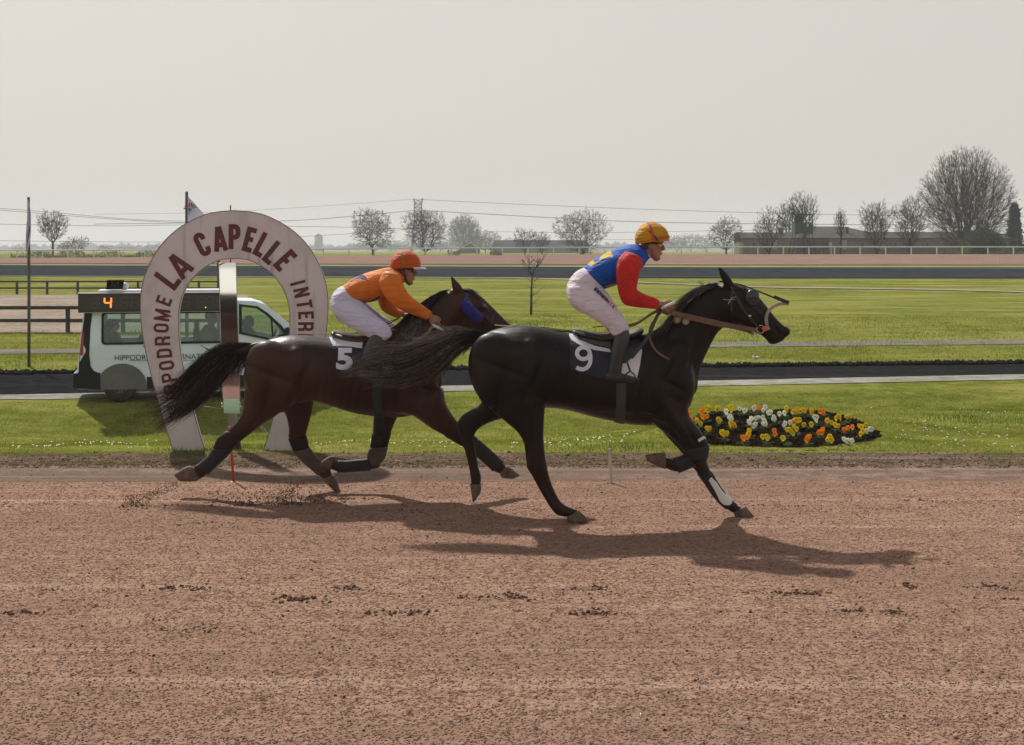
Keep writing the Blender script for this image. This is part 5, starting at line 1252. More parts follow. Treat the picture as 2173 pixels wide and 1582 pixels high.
M_eye = mk('horse_eye', (.01, .006, .004), rough=.05, coat=1)

def leg_tint(m, c, z0, z1):
    # lower legs of a dark bay run browner: the coat's own colour, by height on the animal
    nt = m.node_tree; b = nt.nodes['Principled BSDF']; src = b.inputs['Base Color'].links[0].from_socket
    tc = nt.nodes.new('ShaderNodeTexCoord'); s_ = nt.nodes.new('ShaderNodeSeparateXYZ'); r_ = nt.nodes.new('ShaderNodeMapRange'); x = nt.nodes.new('ShaderNodeMix'); x.data_type = 'RGBA'
    nt.links.new(tc.outputs['Object'], s_.inputs[0]); nt.links.new(s_.outputs[2], r_.inputs[0]); r_.inputs[1].default_value = z1; r_.inputs[2].default_value = z0
    nt.links.new(r_.outputs[0], x.inputs[0]); nt.links.new(src, x.inputs[6]); x.inputs[7].default_value = (*c, 1); nt.links.new(x.outputs[2], b.inputs['Base Color'])
leg_tint(M_coat9, (.026, .0145, .0105), .25, .95)

def hair(name, guides, n, r0, mats, parent, seed, spread=.02, brown=.25, taper=.35, d=None, jit=.012, pts=12, ext=0):
    """strands flowing between guide curves given as photo-pixel polylines with side offset: [(px,py,dy),...]"""
    rg = np.random.default_rng(seed)
    G = []
    for g_ in guides:
        q = catmull([np.array([*P(p[0], p[1], d + p[2])]) for p in g_], 8); q = np.array(q)
        if ext: dv_ = q[-1] - q[-6]; dv_ /= np.linalg.norm(dv_); le_ = np.sum(np.linalg.norm(np.diff(q, axis=0), axis=1)) * ext; q = np.concatenate([q, [q[-1] + dv_ * le_ * .5 + np.array([0, 0, -.02]), q[-1] + dv_ * le_ + np.array([0, 0, -.05])]])
        s = np.concatenate([[0], np.cumsum(np.linalg.norm(np.diff(q, axis=0), axis=1))]); s /= s[-1]
        tt = np.linspace(0, 1, pts); G.append(np.stack([np.interp(tt, s, q[:, k]) for k in range(3)], 1))
    G = np.array(G); V, Fx, mi = [], [], []
    tt = np.linspace(0, 1, pts)
    for i in range(n):
        u = rg.random() * (len(G) - 1); k = int(u); f = u - k
        c = G[k] * (1 - f) + G[k + 1] * f
        L_ = rg.uniform(.5, 1.0)
        c = np.stack([np.interp(tt * L_, tt, c[:, q]) for q in range(3)], 1)
        off = rg.normal(0, spread, 3) * np.array([1, 1.6, 1]); wv = rg.normal(0, jit, 3); ph = rg.random() * 6.28
        c = c + off[None] * (tt[:, None] ** .7) + wv[None] * np.sin(tt * 7 + ph)[:, None] * tt[:, None]
        t = np.gradient(c, axis=0); t /= np.linalg.norm(t, axis=1, keepdims=True) + 1e-9
        s = np.cross(t, np.array([0, 1., 0])); s /= np.linalg.norm(s, axis=1, keepdims=True) + 1e-9; q_ = np.cross(s, t)
        b = len(V); r = r0 * rg.uniform(.7, 1.3)
        for j in range(pts):
            rr = r * (1 - (1 - taper) * tt[j]) * (1 if j < pts - 1 else .3)
            for a in (0, 2.094, 4.188): V.append(c[j] + (s[j] * math.cos(a) + q_[j] * math.sin(a)) * rr)
        for j in range(pts - 1):
            for a in range(3):
                a2 = (a + 1) % 3; Fx.append((b + j * 3 + a, b + j * 3 + a2, b + (j + 1) * 3 + a2, b + (j + 1) * 3 + a)); mi.append(1 if (rg.random() < .0 or (i / n < brown and j > pts * .3)) else 0)
    return npmesh(name, V, Fx, mats, parent, smooth=True, mi=mi)

def sculpt(o, d, L_):
    """raise muscles (+) and press grooves (-): (px, py, half length, half width, angle, metres)"""
    me = o.data; n = len(me.vertices); co_ = np.empty(n * 3); me.vertices.foreach_get('co', co_); co_ = co_.reshape(-1, 3); nr = np.empty(n * 3); me.vertices.foreach_get('normal', nr); nr = nr.reshape(-1, 3)
    px = CX + co_[:, 0] * F / d; py = HY + (EYE - co_[:, 2]) * F / d; w = np.clip(np.abs(nr[:, 1]) * 1.6, 0, 1); D_ = np.zeros(n)
    for (x, y, a, b, an, amp) in L_:
        c, s = math.cos(R(an)), math.sin(R(an)); u = ((px - x) * c + (py - y) * s) / a; v = (-(px - x) * s + (py - y) * c) / b
        D_ += 1.45 * amp * np.exp(-(np.abs(u) ** 2.6 + np.abs(v) ** 2))
    co_ += nr * (D_ * w)[:, None]; me.vertices.foreach_set('co', co_.ravel()); me.update()
MUS = [(1075, 732, 62, 26, 14, .018), (1062, 775, 60, 7, 20, -.014), (1036, 812, 62, 18, 100, .020), (1060, 828, 58, 6, 100, -.018), (1108, 822, 50, 22, 108, .022), (1140, 792, 50, 9, 112, -.020), (1128, 726, 13, 11, 0, .014), (1150, 740, 26, 9, 60, -.012),
       (1395, 772, 58, 20, 118, .020), (1360, 818, 55, 9, 108, -.022), (1388, 836, 36, 22, 65, .022), (1424, 768, 62, 7, 118, -.020), (1450, 826, 34, 17, 100, .022), (1386, 884, 34, 6, 15, -.016), (1418, 868, 26, 10, 60, .012), (1330, 880, 60, 8, 8, -.008), (1420, 812, 26, 6, 30, -.012)] + [(1178 + 19 * i, 812 + 2 * i, 44, 4.5, 103, -.0055) for i in range(8)]
MUS9 = MUS + [(1492, 724, 66, 5, 126, -.013), (1474, 712, 62, 12, 126, .012), (1455, 690, 50, 7, 126, -.007), (1440, 905, 28, 10, 52, .012), (1424, 912, 30, 4, 52, -.010), (1465, 925, 24, 4, 55, -.008), (1124, 905, 26, 10, 98, .010), (1136, 930, 34, 4, 96, -.008), (1121, 945, 26, 3.5, 92, -.007), (1120, 985, 10, 8, 0, .007), (1150, 984, 9, 9, 0, .006), (1164, 1035, 34, 3, 62, -.006),
                (1612, 668, 24, 3, 48, .007), (1585, 668, 22, 14, 60, .006), (1574, 695, 22, 4, 30, -.006), (1600, 650, 14, 4, 30, -.006), (1645, 700, 16, 4, 60, -.005), (1575, 640, 18, 4, 45, -.005), (1650, 690, 8, 8, 0, .005), (1498, 960, 8, 9, 0, .006), (1548, 1066, 9, 8, 0, .005)]
MUS5 = [((x - 998) * .906 + 521, (y - 690) * .906 + 711, a * .906, b * .906, an, am) for x, y, a, b, an, am in MUS] + [(975, 690, 50, 5, 130, -.012), (960, 672, 55, 11, 130, .011), (1040, 682, 24, 3, 46, .007), (1010, 690, 20, 12, 40, .006), (1030, 664, 14, 4, 30, -.006), (910, 880, 34, 9, 45, .011), (930, 890, 30, 4, 45, -.009), (560, 888, 36, 10, 130, .010), (545, 895, 36, 4, 130, -.009), (630, 890, 26, 8, 100, .009)]

class Skin:
    def __init__(s, o):
        bm = bmesh.new(); bm.from_mesh(o.data); s.t = BVHTree.FromBMesh(bm); bm.free()
    def at(s, px, py, d, off):
        """point on the near flank seen at pixel (px,py), lifted by off"""
        o_ = Vector((0, 0, EYE)); dv = (P(px, py, d) - o_).normalized()
        hit, nrm, _, _ = s.t.ray_cast(o_, dv)
        if hit is None:
            c, nrm, _, _ = s.t.find_nearest(P(px, py, d))
            return c + nrm * off
        return hit - dv * off
    def near(s, p, off):
        c, n_, _, _ = s.t.find_nearest(p); return c + n_ * off

def inside(poly, x, y):
    c = False; n = len(poly)
    for i in range(n):
        x1, y1 = poly[i]; x2, y2 = poly[(i + 1) % n]
        if (y1 > y) != (y2 > y) and x < (x2 - x1) * (y - y1) / (y2 - y1) + x1: c = not c
    return c

def draped(name, sk, poly, d, off, mats, parent, pick=None, step=1.6, th=.004):
    """cloth lying on the flank, outline in photo pixels"""
    xs = [p[0] for p in poly]; ys = [p[1] for p in poly]; x0, x1, y0, y1 = min(xs), max(xs), min(ys), max(ys)
    nx, ny = max(int((x1 - x0) / step), 2), max(int((y1 - y0) / step), 2)
    # clamp grid columns to the outline so edges stay straight
    def col(x):
        hits = []
        for i in range(len(poly)):
            (a, b), (c, e_) = poly[i], poly[(i + 1) % len(poly)]
            if (a <= x < c) or (c <= x < a): hits.append(b + (e_ - b) * (x - a) / (c - a))
        return (min(hits), max(hits)) if len(hits) >= 2 else None
    bm = bmesh.new(); G = []
    for i in range(nx + 1):
        x = x0 + (x1 - x0) * min(max(i / nx, .004), .996); c = col(x)
        if c is None: continue
        G.append([(x, c[0] + (c[1] - c[0]) * j / ny) for j in range(ny + 1)])
    Vt = [[bm.verts.new(sk.at(x, y, d, off)) for x, y in r_] for r_ in G]
    for i in range(len(G) - 1):
        for j in range(ny):
            f = bm.faces.new((Vt[i][j], Vt[i][j + 1], Vt[i + 1][j + 1], Vt[i + 1][j]))
            if pick:
                cx = (G[i][j][0] + G[i + 1][j + 1][0]) / 2; cy = (G[i][j][1] + G[i + 1][j + 1][1]) / 2; f.material_index = pick(cx, cy)
    bmesh.ops.smooth_vert(bm, verts=bm.verts, factor=.5, use_axis_x=False, use_axis_y=True, use_axis_z=False)
    bmesh.ops.recalc_face_normals(bm, faces=bm.faces)
    o = build(name, bm, mats, parent)
    return o

def strap(name, pts, w, th, m, parent, sub=6, closed=False, up=None):
    """flat strap: band of width w along 3-D points"""
    q = [Vector(v) for v in catmull([np.array(p) for p in pts], sub)] if sub > 1 else [Vector(p) for p in pts]
    bm = bmesh.new(); rings = []
    for i, p in enumerate(q):
        t = (q[min(i + 1, len(q) - 1)] - q[max(i - 1, 0)]).normalized(); s = t.cross(Vector((0, 1, 0))).normalized(); n_ = s.cross(t).normalized()
        rings.append([p + s * w / 2 + n_ * th / 2, p - s * w / 2 + n_ * th / 2, p - s * w / 2 - n_ * th / 2, p + s * w / 2 - n_ * th / 2])
    ringtube(bm, rings); bmesh.ops.recalc_face_normals(bm, faces=bm.faces)
    return build(name, bm, m, parent, smooth=False)

def number(sk, s, px, py, hpx, d, off, m, parent, wpx):
    me = text_mesh('number', s, 1.0, None, .045)
    xs = [v.co.x for v in me.vertices]; ys = [v.co.y for v in me.vertices]; x0, x1, y0, y1 = min(xs), max(xs), min(ys), max(ys)
    bm = bmesh.new(); bm.from_mesh(me); bpy.data.meshes.remove(me)
    bmesh.ops.triangulate(bm, faces=bm.faces); bmesh.ops.subdivide_edges(bm, edges=bm.edges, cuts=2, use_grid_fill=True)
    for v in bm.verts:
        u = (v.co.x - x0) / (x1 - x0) - .5; w_ = (v.co.y - y0) / (y1 - y0) - .5
        v.co = sk.at(px + u * wpx + w_ * 1.5, py - w_ * hpx, d, off)
    return build('number', bm, m, parent)

def hoof(name, st, d, m, parent, mirror=False):
    bm = bmesh.new(); slab(bm, st, d, n=18, sub=3, cap=.05, ex=.8)
    bmesh.ops.recalc_face_normals(bm, faces=bm.faces)
    return build(name, bm, m, parent)

# ============ HORSE 9 ============
D9 = 11.6
H9 = empty('horse', (P(1240, 1105, D9).x, D9, 0), 'nearly black horse in front carrying cloth number 9, hooves down on the sand', 'horse', 'racing horses')
bm = bmesh.new()
slab(bm, [(1001, 752, 1001, 796, .07), (1008, 728, 1012, 826, .15), (1030, 708, 1034, 856, .22), (1065, 696, 1070, 872, .265), (1110, 690, 1112, 876, .285), (1155, 696, 1158, 866, .265), (1200, 706, 1204, 871, .275), (1250, 711, 1254, 884, .29), (1300, 715, 1304, 895, .285), (1350, 713, 1352, 903, .25), (1400, 702, 1400, 902, .215), (1438, 716, 1436, 888, .20), (1463, 752, 1461, 866, .16), (1473, 790, 1471, 836, .09)], D9, n=36, sub=4)
# neck
slab(bm, [(1362, 712, 1478, 830, .15), (1392, 698, 1488, 778, .12), (1420, 676, 1502, 746, .098), (1444, 651, 1514, 722, .085), (1468, 629, 1526, 704, .078), (1494, 612, 1540, 694, .075), (1522, 602, 1552, 692, .078)], D9, n=28)
# head
slab(bm, [(1535, 600, 1546, 692, .075), (1552, 602, 1556, 696, .092), (1575, 607, 1570, 698, .098), (1598, 619, 1588, 702, .092), (1616, 636, 1602, 707, .07), (1632, 656, 1614, 712, .056), (1646, 673, 1624, 720, .05), (1657, 685, 1632, 728, .052), (1666, 693, 1644, 731, .052), (1671, 702, 1656, 727, .038)], D9, n=24)
ell(bm, P(1665, 704, D9), (.05, .052, .045)); ell(bm, P(1640, 724, D9), (.045, .04, .032)); ell(bm, P(1570, 672, D9), (.085, .098, .08))       # nostril, chin, jowl
for s in (-1, 1):
    ell(bm, P(1594, 632, D9 + .08 * s), (.045, .022, .03), Matrix.Rotation(R(35), 3, 'Y'))
    slab(bm, [(1538, 612, 1560, 606, .026, .055 * s), (1531, 596, 1551, 590, .024, .06 * s), (1525, 580, 1541, 577, .016, .065 * s), (1522, 566, 1529, 566, .006, .07 * s)], D9, n=12)
# haunch, shoulder and arm muscles
for s in (-1, 1):
    ell(bm, P(1058, 790, D9 + .15 * s), (.24, .15, .33), Matrix.Rotation(R(-18), 3, 'Y'))
    ell(bm, P(1410, 800, D9 + .11 * s), (.15, .12, .33), Matrix.Rotation(R(28), 3, 'Y')); ell(bm, P(1405, 850, D9 + .10 * s), (.17, .10, .16), Matrix.Rotation(R(-20), 3, 'Y'))
# near hind (standing)
nh9 = [(1150, 770, 1012, 800, .12, -.11), (1158, 822, 1035, 862, .125, -.125), (1157, 862, 1068, 892, .105, -.13), (1155, 895, 1095, 915, .075, -.13), (1154, 925, 1110, 938, .058, -.13), (1156, 955, 1114, 962, .048, -.13), (1160, 982, 1118, 992, .045, -.13), (1164, 1002, 1129, 1012, .040, -.13), (1172, 1028, 1144, 1040, .032, -.13), (1184, 1054, 1158, 1064, .03, -.13), (1196, 1070, 1170, 1082, .036, -.13), (1212, 1078, 1182, 1094, .036, -.13), (1228, 1083, 1200, 1098, .034, -.13)]
slab(bm, nh9, D9, n=18)
fh9 = [(1110, 850, 1035, 800, .11, .11), (1085, 882, 1025, 850, .09, .13), (1052, 893, 1002, 868, .07, .14), (1024, 905, 980, 882, .055, .14), (1008, 922, 969, 902, .045, .14), (1008, 945, 979, 935, .04, .14), (1012, 968, 988, 965, .032, .14), (1017, 995, 995, 996, .031, .14), (1022, 1012, 998, 1016, .036, .14), (1020, 1030, 1000, 1032, .034, .14)]
slab(bm, fh9, D9, n=18)
nf9 = [(1458, 850, 1372, 880, .10, -.10), (1464, 882, 1392, 905, .095, -.115), (1480, 905, 1414, 922, .075, -.12), (1496, 928, 1436, 940, .056, -.12), (1504, 945, 1450, 955, .05, -.12), (1502, 965, 1460, 966, .048, -.12)]
slab(bm, nf9, D9, n=18)
nc9 = [(1470, 955, 1500, 972, .046, -.12), (1456, 965, 1476, 988, .036, -.12), (1440, 971, 1456, 997, .032, -.12), (1428, 974, 1440, 1003, .036, -.12), (1418, 972, 1420, 998, .034, -.12), (1408, 969, 1408, 992, .034, -.12)]
slab(bm, nc9, D9, n=16)
ff9 = [(1440, 850, 1380, 880, .09, .11), (1468, 900, 1408, 920, .07, .12), (1486, 940, 1440, 955, .052, .12), (1496, 968, 1464, 985, .046, .12), (1508, 1000, 1480, 1006, .042, .12), (1518, 1016, 1494, 1024, .034, .12), (1534, 1040, 1510, 1048, .031, .12), (1550, 1060, 1526, 1068, .034, .12), (1564, 1072, 1540, 1080, .037, .12), (1578, 1078, 1556, 1090, .034, .12)]
slab(bm, ff9, D9, n=16)
body9 = organic('body', bm, .0105, 14, M_coat9, H9); sculpt(body9, D9, MUS9); SK9 = Skin(body9)
for st in ([(1229, 1083, 1203, 1096, .040, -.13), (1240, 1094, 1204, 1104, .046, -.13), (1247, 1105, 1207, 1110, .050, -.13)],
           [(997, 1027, 1021, 1028, .038, .14), (1000, 1046, 1020, 1044, .045, .14), (1003, 1066, 1010, 1060, .04, .14)],
           [(1412, 962, 1412, 996, .042, -.12), (1396, 961, 1398, 991, .047, -.12), (1370, 966, 1373, 979, .040, -.12)],
           [(1582, 1074, 1556, 1086, .040, .12), (1593, 1087, 1559, 1098, .048, .12), (1605, 1100, 1563, 1106, .052, .12)]):
    hoof('hoof', st, D9, M_hoof, H9)
# leg boots
def legboot(st, d, m, parent, grow=.006, name='leg_boot'):
    bm = bmesh.new(); slab(bm, st, d, n=20, sub=4, cap=.02, grow=grow); bmesh.ops.recalc_face_normals(bm, faces=bm.faces); return build(name, bm, m, parent)
b_ = legboot(ff9[4:9], D9, M_boot_b, H9); 
bm = bmesh.new(); pl = [(1504, 1020), (1508, 1014), (1517, 1012), (1524, 1020), (1540, 1042), (1553, 1058), (1554, 1067), (1548, 1073), (1536, 1072), (1527, 1063), (1518, 1044)]
bk = Skin(b_); vs_ = [bk.at(x, y, D9 + .12, .006) for x, y in pl]; c_ = bk.at(1528, 1042, D9 + .12, .012); cv = bm.verts.new(c_); rv = [bm.verts.new(v) for v in vs_]
for i in range(len(rv)): bm.faces.new((cv, rv[i], rv[(i + 1) % len(rv)]))
bmesh.ops.recalc_face_normals(bm, faces=bm.faces); build('boot_shell', bm, mk('white_shell', (.66, .65, .65), rough=.4), b_)
legboot(nc9[1:4], D9, M_boot_b, H9); kb = legboot(nf9[4:6] + [(1498, 978, 1466, 974, .045, -.12)], D9, M_boot_b, H9, name='knee_boot')
strap('knee_strap', [SK9.at(1482, 936, D9, .012), SK9.at(1494, 929, D9, .014), SK9.at(1506, 926, D9, .01)], .022, .008, M_whitecloth, kb, sub=4)
# eye, nostril, mouth
def headbits(sk, d, root, eye, nos, mouth, eyer=.017):
    for s in (-1,):
        bm = bmesh.new(); c = sk.at(*eye, d, -.008); ell(bm, c, (eyer, .012, eyer * .8), Matrix.Rotation(R(30), 3, 'Y')); build('eye', bm, M_eye, root)
    bm = bmesh.new(); c = sk.at(*nos, d, -.006); ell(bm, c, (.02, .01, .011), Matrix.Rotation(R(-40), 3, 'Y')); build('nostril', bm, mk('nostril', (.006, .004, .004)), root)
    q = [sk.at(*p, d, .001) for p in mouth]; bm = bmesh.new(); tube(bm, q, .0035, 5); build('mouth', bm, mk('mouth_line', (.004, .003, .003)), root)
headbits(SK9, D9, H9, (1598, 634), (1660, 699), [(1665, 713), (1655, 714), (1645, 714), (1636, 713)])
# mane and forelock
hair('mane', [[(1526, 602, -.02), (1505, 606, -.05), (1488, 618, -.07), (1474, 632, -.07)], [(1500, 609, -.02), (1480, 616, -.06), (1462, 626, -.08), (1438, 640, -.09)], [(1475, 622, -.03), (1455, 634, -.08), (1438, 648, -.1), (1420, 655, -.10)], [(1455, 640, -.04), (1440, 658, -.1), (1432, 668, -.11), (1424, 676, -.1)], [(1430, 664, -.03), (1416, 682, -.1), (1404, 700, -.13), (1396, 720, -.14)]], 900, .0022, [M_hair, M_hairb], H9, 91, spread=.016, brown=.22, d=D9, jit=.01)
hair('forelock', [[(1546, 602, 0), (1560, 606, -.03), (1574, 616, -.06)], [(1550, 602, 0), (1568, 608, -.04), (1584, 622, -.05)]], 90, .002, [M_hair, M_hairb], H9, 92, spread=.008, d=D9)
hair('mane_wisp', [[(1490, 612, 0), (1488, 604, 0), (1474, 594, 0)], [(1494, 610, 0), (1490, 600, 0), (1482, 590, 0)]], 14, .0014, [M_hairb, M_hairb], H9, 93, spread=.012, d=D9)
# tail of 9: streams back past horse 5
bm = bmesh.new(); slab(bm, [(1062, 702, 1056, 726, .035), (1040, 707, 1036, 730, .034), (1012, 708, 1010, 728, .03), (985, 707, 986, 728, .03), (960, 712, 965, 735, .028), (935, 722, 944, 748, .02)], D9, n=12)
organic('tail_dock', bm, .008, 4, M_hair, H9)
T9 = [[(1046, 706, 0), (1004, 703, 0), (973, 700, -.02), (941, 706, -.03), (903, 716, -.03), (862, 714, -.04), (826, 722, -.05)],
      [(1046, 710, 0), (1000, 707, -.02), (960, 709, -.04), (915, 724, -.05), (860, 738, -.06), (812, 738, -.06), (770, 752, -.06)],
      [(1046, 714, 0), (1000, 712, -.03), (955, 720, -.06), (905, 742, -.07), (850, 762, -.07), (800, 768, -.07), (758, 778, -.06)],
      [(1046, 717, 0), (1000, 718, -.03), (960, 732, -.06), (915, 762, -.07), (865, 786, -.07), (815, 796, -.07), (772, 792, -.06)],
      [(1046, 720, 0), (1003, 722, -.02), (968, 740, -.04), (935, 775, -.05), (900, 800, -.05), (860, 812, -.05), (830, 812, -.05)],
      [(1044, 722, 0), (1006, 726, 0), (985, 738, 0), (965, 752, 0), (950, 775, 0), (940, 792, 0), (925, 800, 0)]]
hair('tail', T9[1:], 1700, .0015, [M_hair, M_hairb], H9, 94, spread=.02, brown=.36, d=D9, jit=.018, pts=16, ext=.16)
hair('tail_wisps', T9[:4], 330, .0014, [M_hair, M_hairb], H9, 95, spread=.03, brown=.75, d=D9, jit=.035, pts=16)
hair('tail_feathers', [[(1042, 722, 0), (1010, 728, 0), (1000, 740, 0), (994, 752, 0)], [(1030, 722, 0), (990, 732, 0), (975, 750, 0), (964, 768, 0)]], 120, .002, [M_hair, M_hairb], H9, 96, spread=.015, d=D9)

# ============ tack of 9 ============
CL9 = [(1207, 706), (1230, 707), (1262, 714), (1296, 724), (1345, 735), (1363, 742), (1358, 775), (1351, 806), (1318, 808), (1287, 805), (1250, 797), (1211, 785), (1209, 745)]
ws9 = [(1200, 700), (1218, 702), (1228, 720), (1262, 734), (1296, 741), (1296, 748), (1262, 743), (1232, 733), (1213, 722)]
wp9 = [(1322, 748), (1370, 735), (1358, 800), (1350, 812), (1318, 806)]
cl9 = draped('number_cloth', SK9, CL9, D9, .010, [M_navy, M_whitecloth], H9, lambda x, y: 1 if inside(ws9, x, y) or inside(wp9, x, y) else 0, step=.8)
bm = bmesh.new(); si = 0
for poly in ([(1238 + 13.5 * math.cos(R(a)), 750 - 12.5 * math.sin(R(a))) for a in range(0, 361, 15)], [tuple(q) for q in catmull([np.array(q, float) for q in [(1251.5, 748), (1253, 758), (1252, 770), (1247, 779), (1238, 784), (1229, 783), (1223, 780)]], 5)]):
    for quad in thick(poly, 8.6): bm.faces.new([bm.verts.new(SK9.at(u, v, D9, .016 + si * .001)) for u, v in quad])
    si += 1
bmesh.ops.remove_doubles(bm, verts=bm.verts, dist=1e-5); bmesh.ops.recalc_face_normals(bm, faces=bm.faces); build('number', bm, M_whitecloth, cl9)
# saddle: seat, flap, pad
bm = bmesh.new(); slab(bm, [(1216, 697, 1216, 711, .10), (1240, 702, 1240, 718, .15), (1270, 708, 1270, 724, .17), (1300, 708, 1300, 726, .17), (1330, 702, 1330, 722, .16), (1352, 697, 1350, 716, .14), (1364, 696, 1362, 710, .09)], D9, n=20)
sd9 = organic('saddle', bm, .009, 4, M_blackgear, H9)
draped('flap', SK9, [(1300, 716), (1345, 712), (1362, 730), (1350, 752), (1326, 772), (1304, 766), (1292, 736)], D9, .02, M_blackgear, sd9, step=2)
draped('pad', SK9, [(1226, 706), (1262, 715), (1296, 724), (1296, 738), (1262, 731), (1236, 722)], D9, .026, mk('grey_pad', (.085, .088, .08), rough=.4, spec=.7), sd9, step=1.5)
strap('seat_trim', [P(1216, 699.5, D9 - .06), P(1232, 700, D9 - .06), P(1256, 705, D9 - .07), P(1282, 706.5, D9 - .07), P(1300, 703, D9 - .06)], .010, .02, mk('white_piping', (.62, .62, .6), rough=.4), sd9)
bm = bmesh.new(); ell(bm, SK9.at(1348, 711, D9, .02), (.03, .02, .016)); build('orange_patch', bm, mk('orange_tab', (.55, .12, .02)), sd9)
def girth(sk, d, xa, xb, yt, yb, m, parent):
    bm = bmesh.new(); rows = []
    cen = Vector(((xa + xb) / 2, 0, 0)); X0 = P(xa, (yt + yb) / 2, d).x; X1 = P(xb, (yt + yb) / 2, d).x; zc = P(0, yt + 14, d).z
    for k in range(41):
        a = R(-20 - 320 * k / 40 + 90 + 90) ; r_ = []
        a = R(182 + 176 * k / 40)
        dy, dz = math.cos(a), math.sin(a)
        for x in (X0, X1):
            o_ = Vector((x, d, zc)); hit, nn_, _, _ = sk.t.ray_cast(o_ + Vector((0, dy, dz)) * 1.2, -Vector((0, dy, dz)))
            r_.append(bm.verts.new((hit if hit is not None else o_) + Vector((0, dy, dz)) * .008))
        rows.append(r_)
    for a_, b_ in zip(rows, rows[1:]): bm.faces.new((a_[0], a_[1], b_[1], b_[0]))
    bmesh.ops.recalc_face_normals(bm, faces=bm.faces); return build('girth', bm, m, parent)
girth(SK9, D9, 1303, 1323, 790, 896, mk('grey_girth', (.045, .038, .037), rough=.7), H9)
# bridle of 9
sk = SK9
bl = lambda pts, w, m, nm='bridle_strap', off=.006, th=.004, root=None: strap(nm, [sk.at(x, y, (D9 if sk is SK9 else D5), off) for x, y in pts], w, th, m, root or HB, sub=5)
HB = H9
bl([(1551, 608), (1563, 630), (1580, 660), (1600, 684), (1614, 698)], .018, M_blackgear, 'cheek_strap')
bl([(1556, 612), (1570, 612), (1588, 618)], .016, M_blackgear, 'brow_band'); bl([(1554, 616), (1552, 650), (1560, 690)], .016, M_blackgear, 'throat_lash')
bl([(1545, 646), (1553, 633), (1566, 630)], .006, M_metal, 'buckle'); bl([(1534, 636), (1545, 637), (1560, 636)], .004, M_metal, 'buckle')
strap('nose_strap', [sk.at(1632, 700, D9, .012), sk.at(1628, 692, D9, .012), sk.at(1626, 676, D9, .014), P(1630, 662, D9 - .05), P(1640, 652, D9 - .03), P(1654, 646, D9), P(1674, 644.5, D9)], .026, .007, mk('fleece_strap', (.34, .29, .25), (.24, .2, .18), scale=20, rough=.9), H9)
strap('overcheck', [P(1556, 602, D9 - .02), P(1575, 606, D9 - .02), P(1600, 615, D9 - .02), P(1640, 631, D9 - .01), P(1660, 638, D9), P(1674, 643, D9)], .013, .006, M_blackgear, H9)
strap('overcheck', [P(1642, 630, D9), P(1656, 636, D9), P(1674, 643, D9)], .028, .01, M_blackgear, H9, sub=3)
strap('crown_strap', [P(1492, 613, D9 - .02), P(1508, 603, D9 - .02), P(1524, 598, D9 - .02), P(1540, 600, D9 - .02)], .014, .006, M_blackgear, H9)
strap('crown_strap', [P(1506, 602.5, D9 - .04), P(1516, 599, D9 - .04), P(1526, 597.5, D9 - .04)], .014, .006, M_whitecloth, H9)
for s in (-1, 1):
    bm = bmesh.new(); ell(bm, P(1597, 632, D9 + s * .115), (.062, .03, .068), Matrix.Rotation(R(25), 3, 'Y')); 
    for v in list(bm.verts):
        if (v.co.x - P(1597, 632, D9).x) > .032: v.co.x = P(1597, 632, D9).x + .032
    build('blinker', bm, mk('blinker_shell', (.014, .014, .02), rough=.25, coat=.4), H9)
for (x, y, r_) in ((1614, 699, .032), (1600, 703, .02)):
    bm = bmesh.new(); c = sk.at(x, y, D9, .012); q = [c + Vector((r_ * math.cos(a * .5236), 0, r_ * math.sin(a * .5236))) for a in range(13)]; tube(bm, q, .0045, 6); build('bit_ring', bm, M_metal, H9)
bm = bmesh.new(); ell(bm, sk.at(1623, 698, D9, .012), (.026, .012, .022)); build('orange_tag', bm, mk('orange_rubber', (.55, .13, .03)), H9)
bm = bmesh.new(); ell(bm, sk.at(1591, 671, D9, .006), (.013, .006, .011)); build('buckle', bm, M_metal, H9)
M_ball = mk('cream_ball', (.42, .36, .26), (.34, .29, .21), scale=12, rough=.7)
for x, y, r_ in ((1436, 677, .038), (1455, 682, .031)): bm = bmesh.new(); ell(bm, sk.at(x, y, D9, .04), (r_, r_, r_)); build('wooden_ball', bm, M_ball, H9)
strap('reins', [P(1424, 663, D9 - .16), P(1450, 669, D9 - .17), P(1500, 680, D9 - .16), P(1540, 689, D9 - .14), P(1580, 697, D9 - .12), sk.at(1606, 701, D9, .012)], .034, .006, M_tan, H9)
strap('reins', [P(1424, 667, D9 - .15), P(1460, 676, D9 - .165), P(1520, 690, D9 - .15), P(1570, 699, D9 - .12), sk.at(1600, 706, D9, .014)], .02, .006, M_tan, H9)
strap('rein_loop', [P(1405, 661, D9 - .14), P(1392, 676, D9 - .19), P(1379, 698, D9 - .22), P(1381, 725, D9 - .25), P(1396, 748, D9 - .27), P(1420, 763, D9 - .25)], .016, .005, M_tan, H9)
strap('martingale', [P(1402, 658, D9 - .14), P(1392, 676, D9 - .2), P(1377, 712, D9 - .25), P(1358, 738, D9 - .28), P(1340, 760, D9 - .29)], .026, .006, M_blackgear, H9)
strap('martingale', [P(1402, 655, D9 - .13), P(1380, 668, D9 - .14), P(1350, 688, D9 - .15), P(1334, 692, D9 - .16)], .02, .006, M_tan, H9)
strap('back_strap', [P(1098, 692, D9 - .01), P(1130, 694, D9 - .01), P(1180, 702, D9 - .01), P(1226, 706, D9 - .01)], .012, .006, M_blackgear, H9)
strap('crupper', [P(1046, 713, D9 - .05), P(1060, 704, D9 - .06), P(1076, 697, D9 - .05), P(1098, 691, D9 - .03)], .024, .008, mk('pale_crupper', (.5, .48, .44), rough=.6), H9)
strap('check_rein', [P(1100, 691, D9), P(1160, 696, D9), P(1212, 703, D9)], .006, .006, M_blackgear, H9)

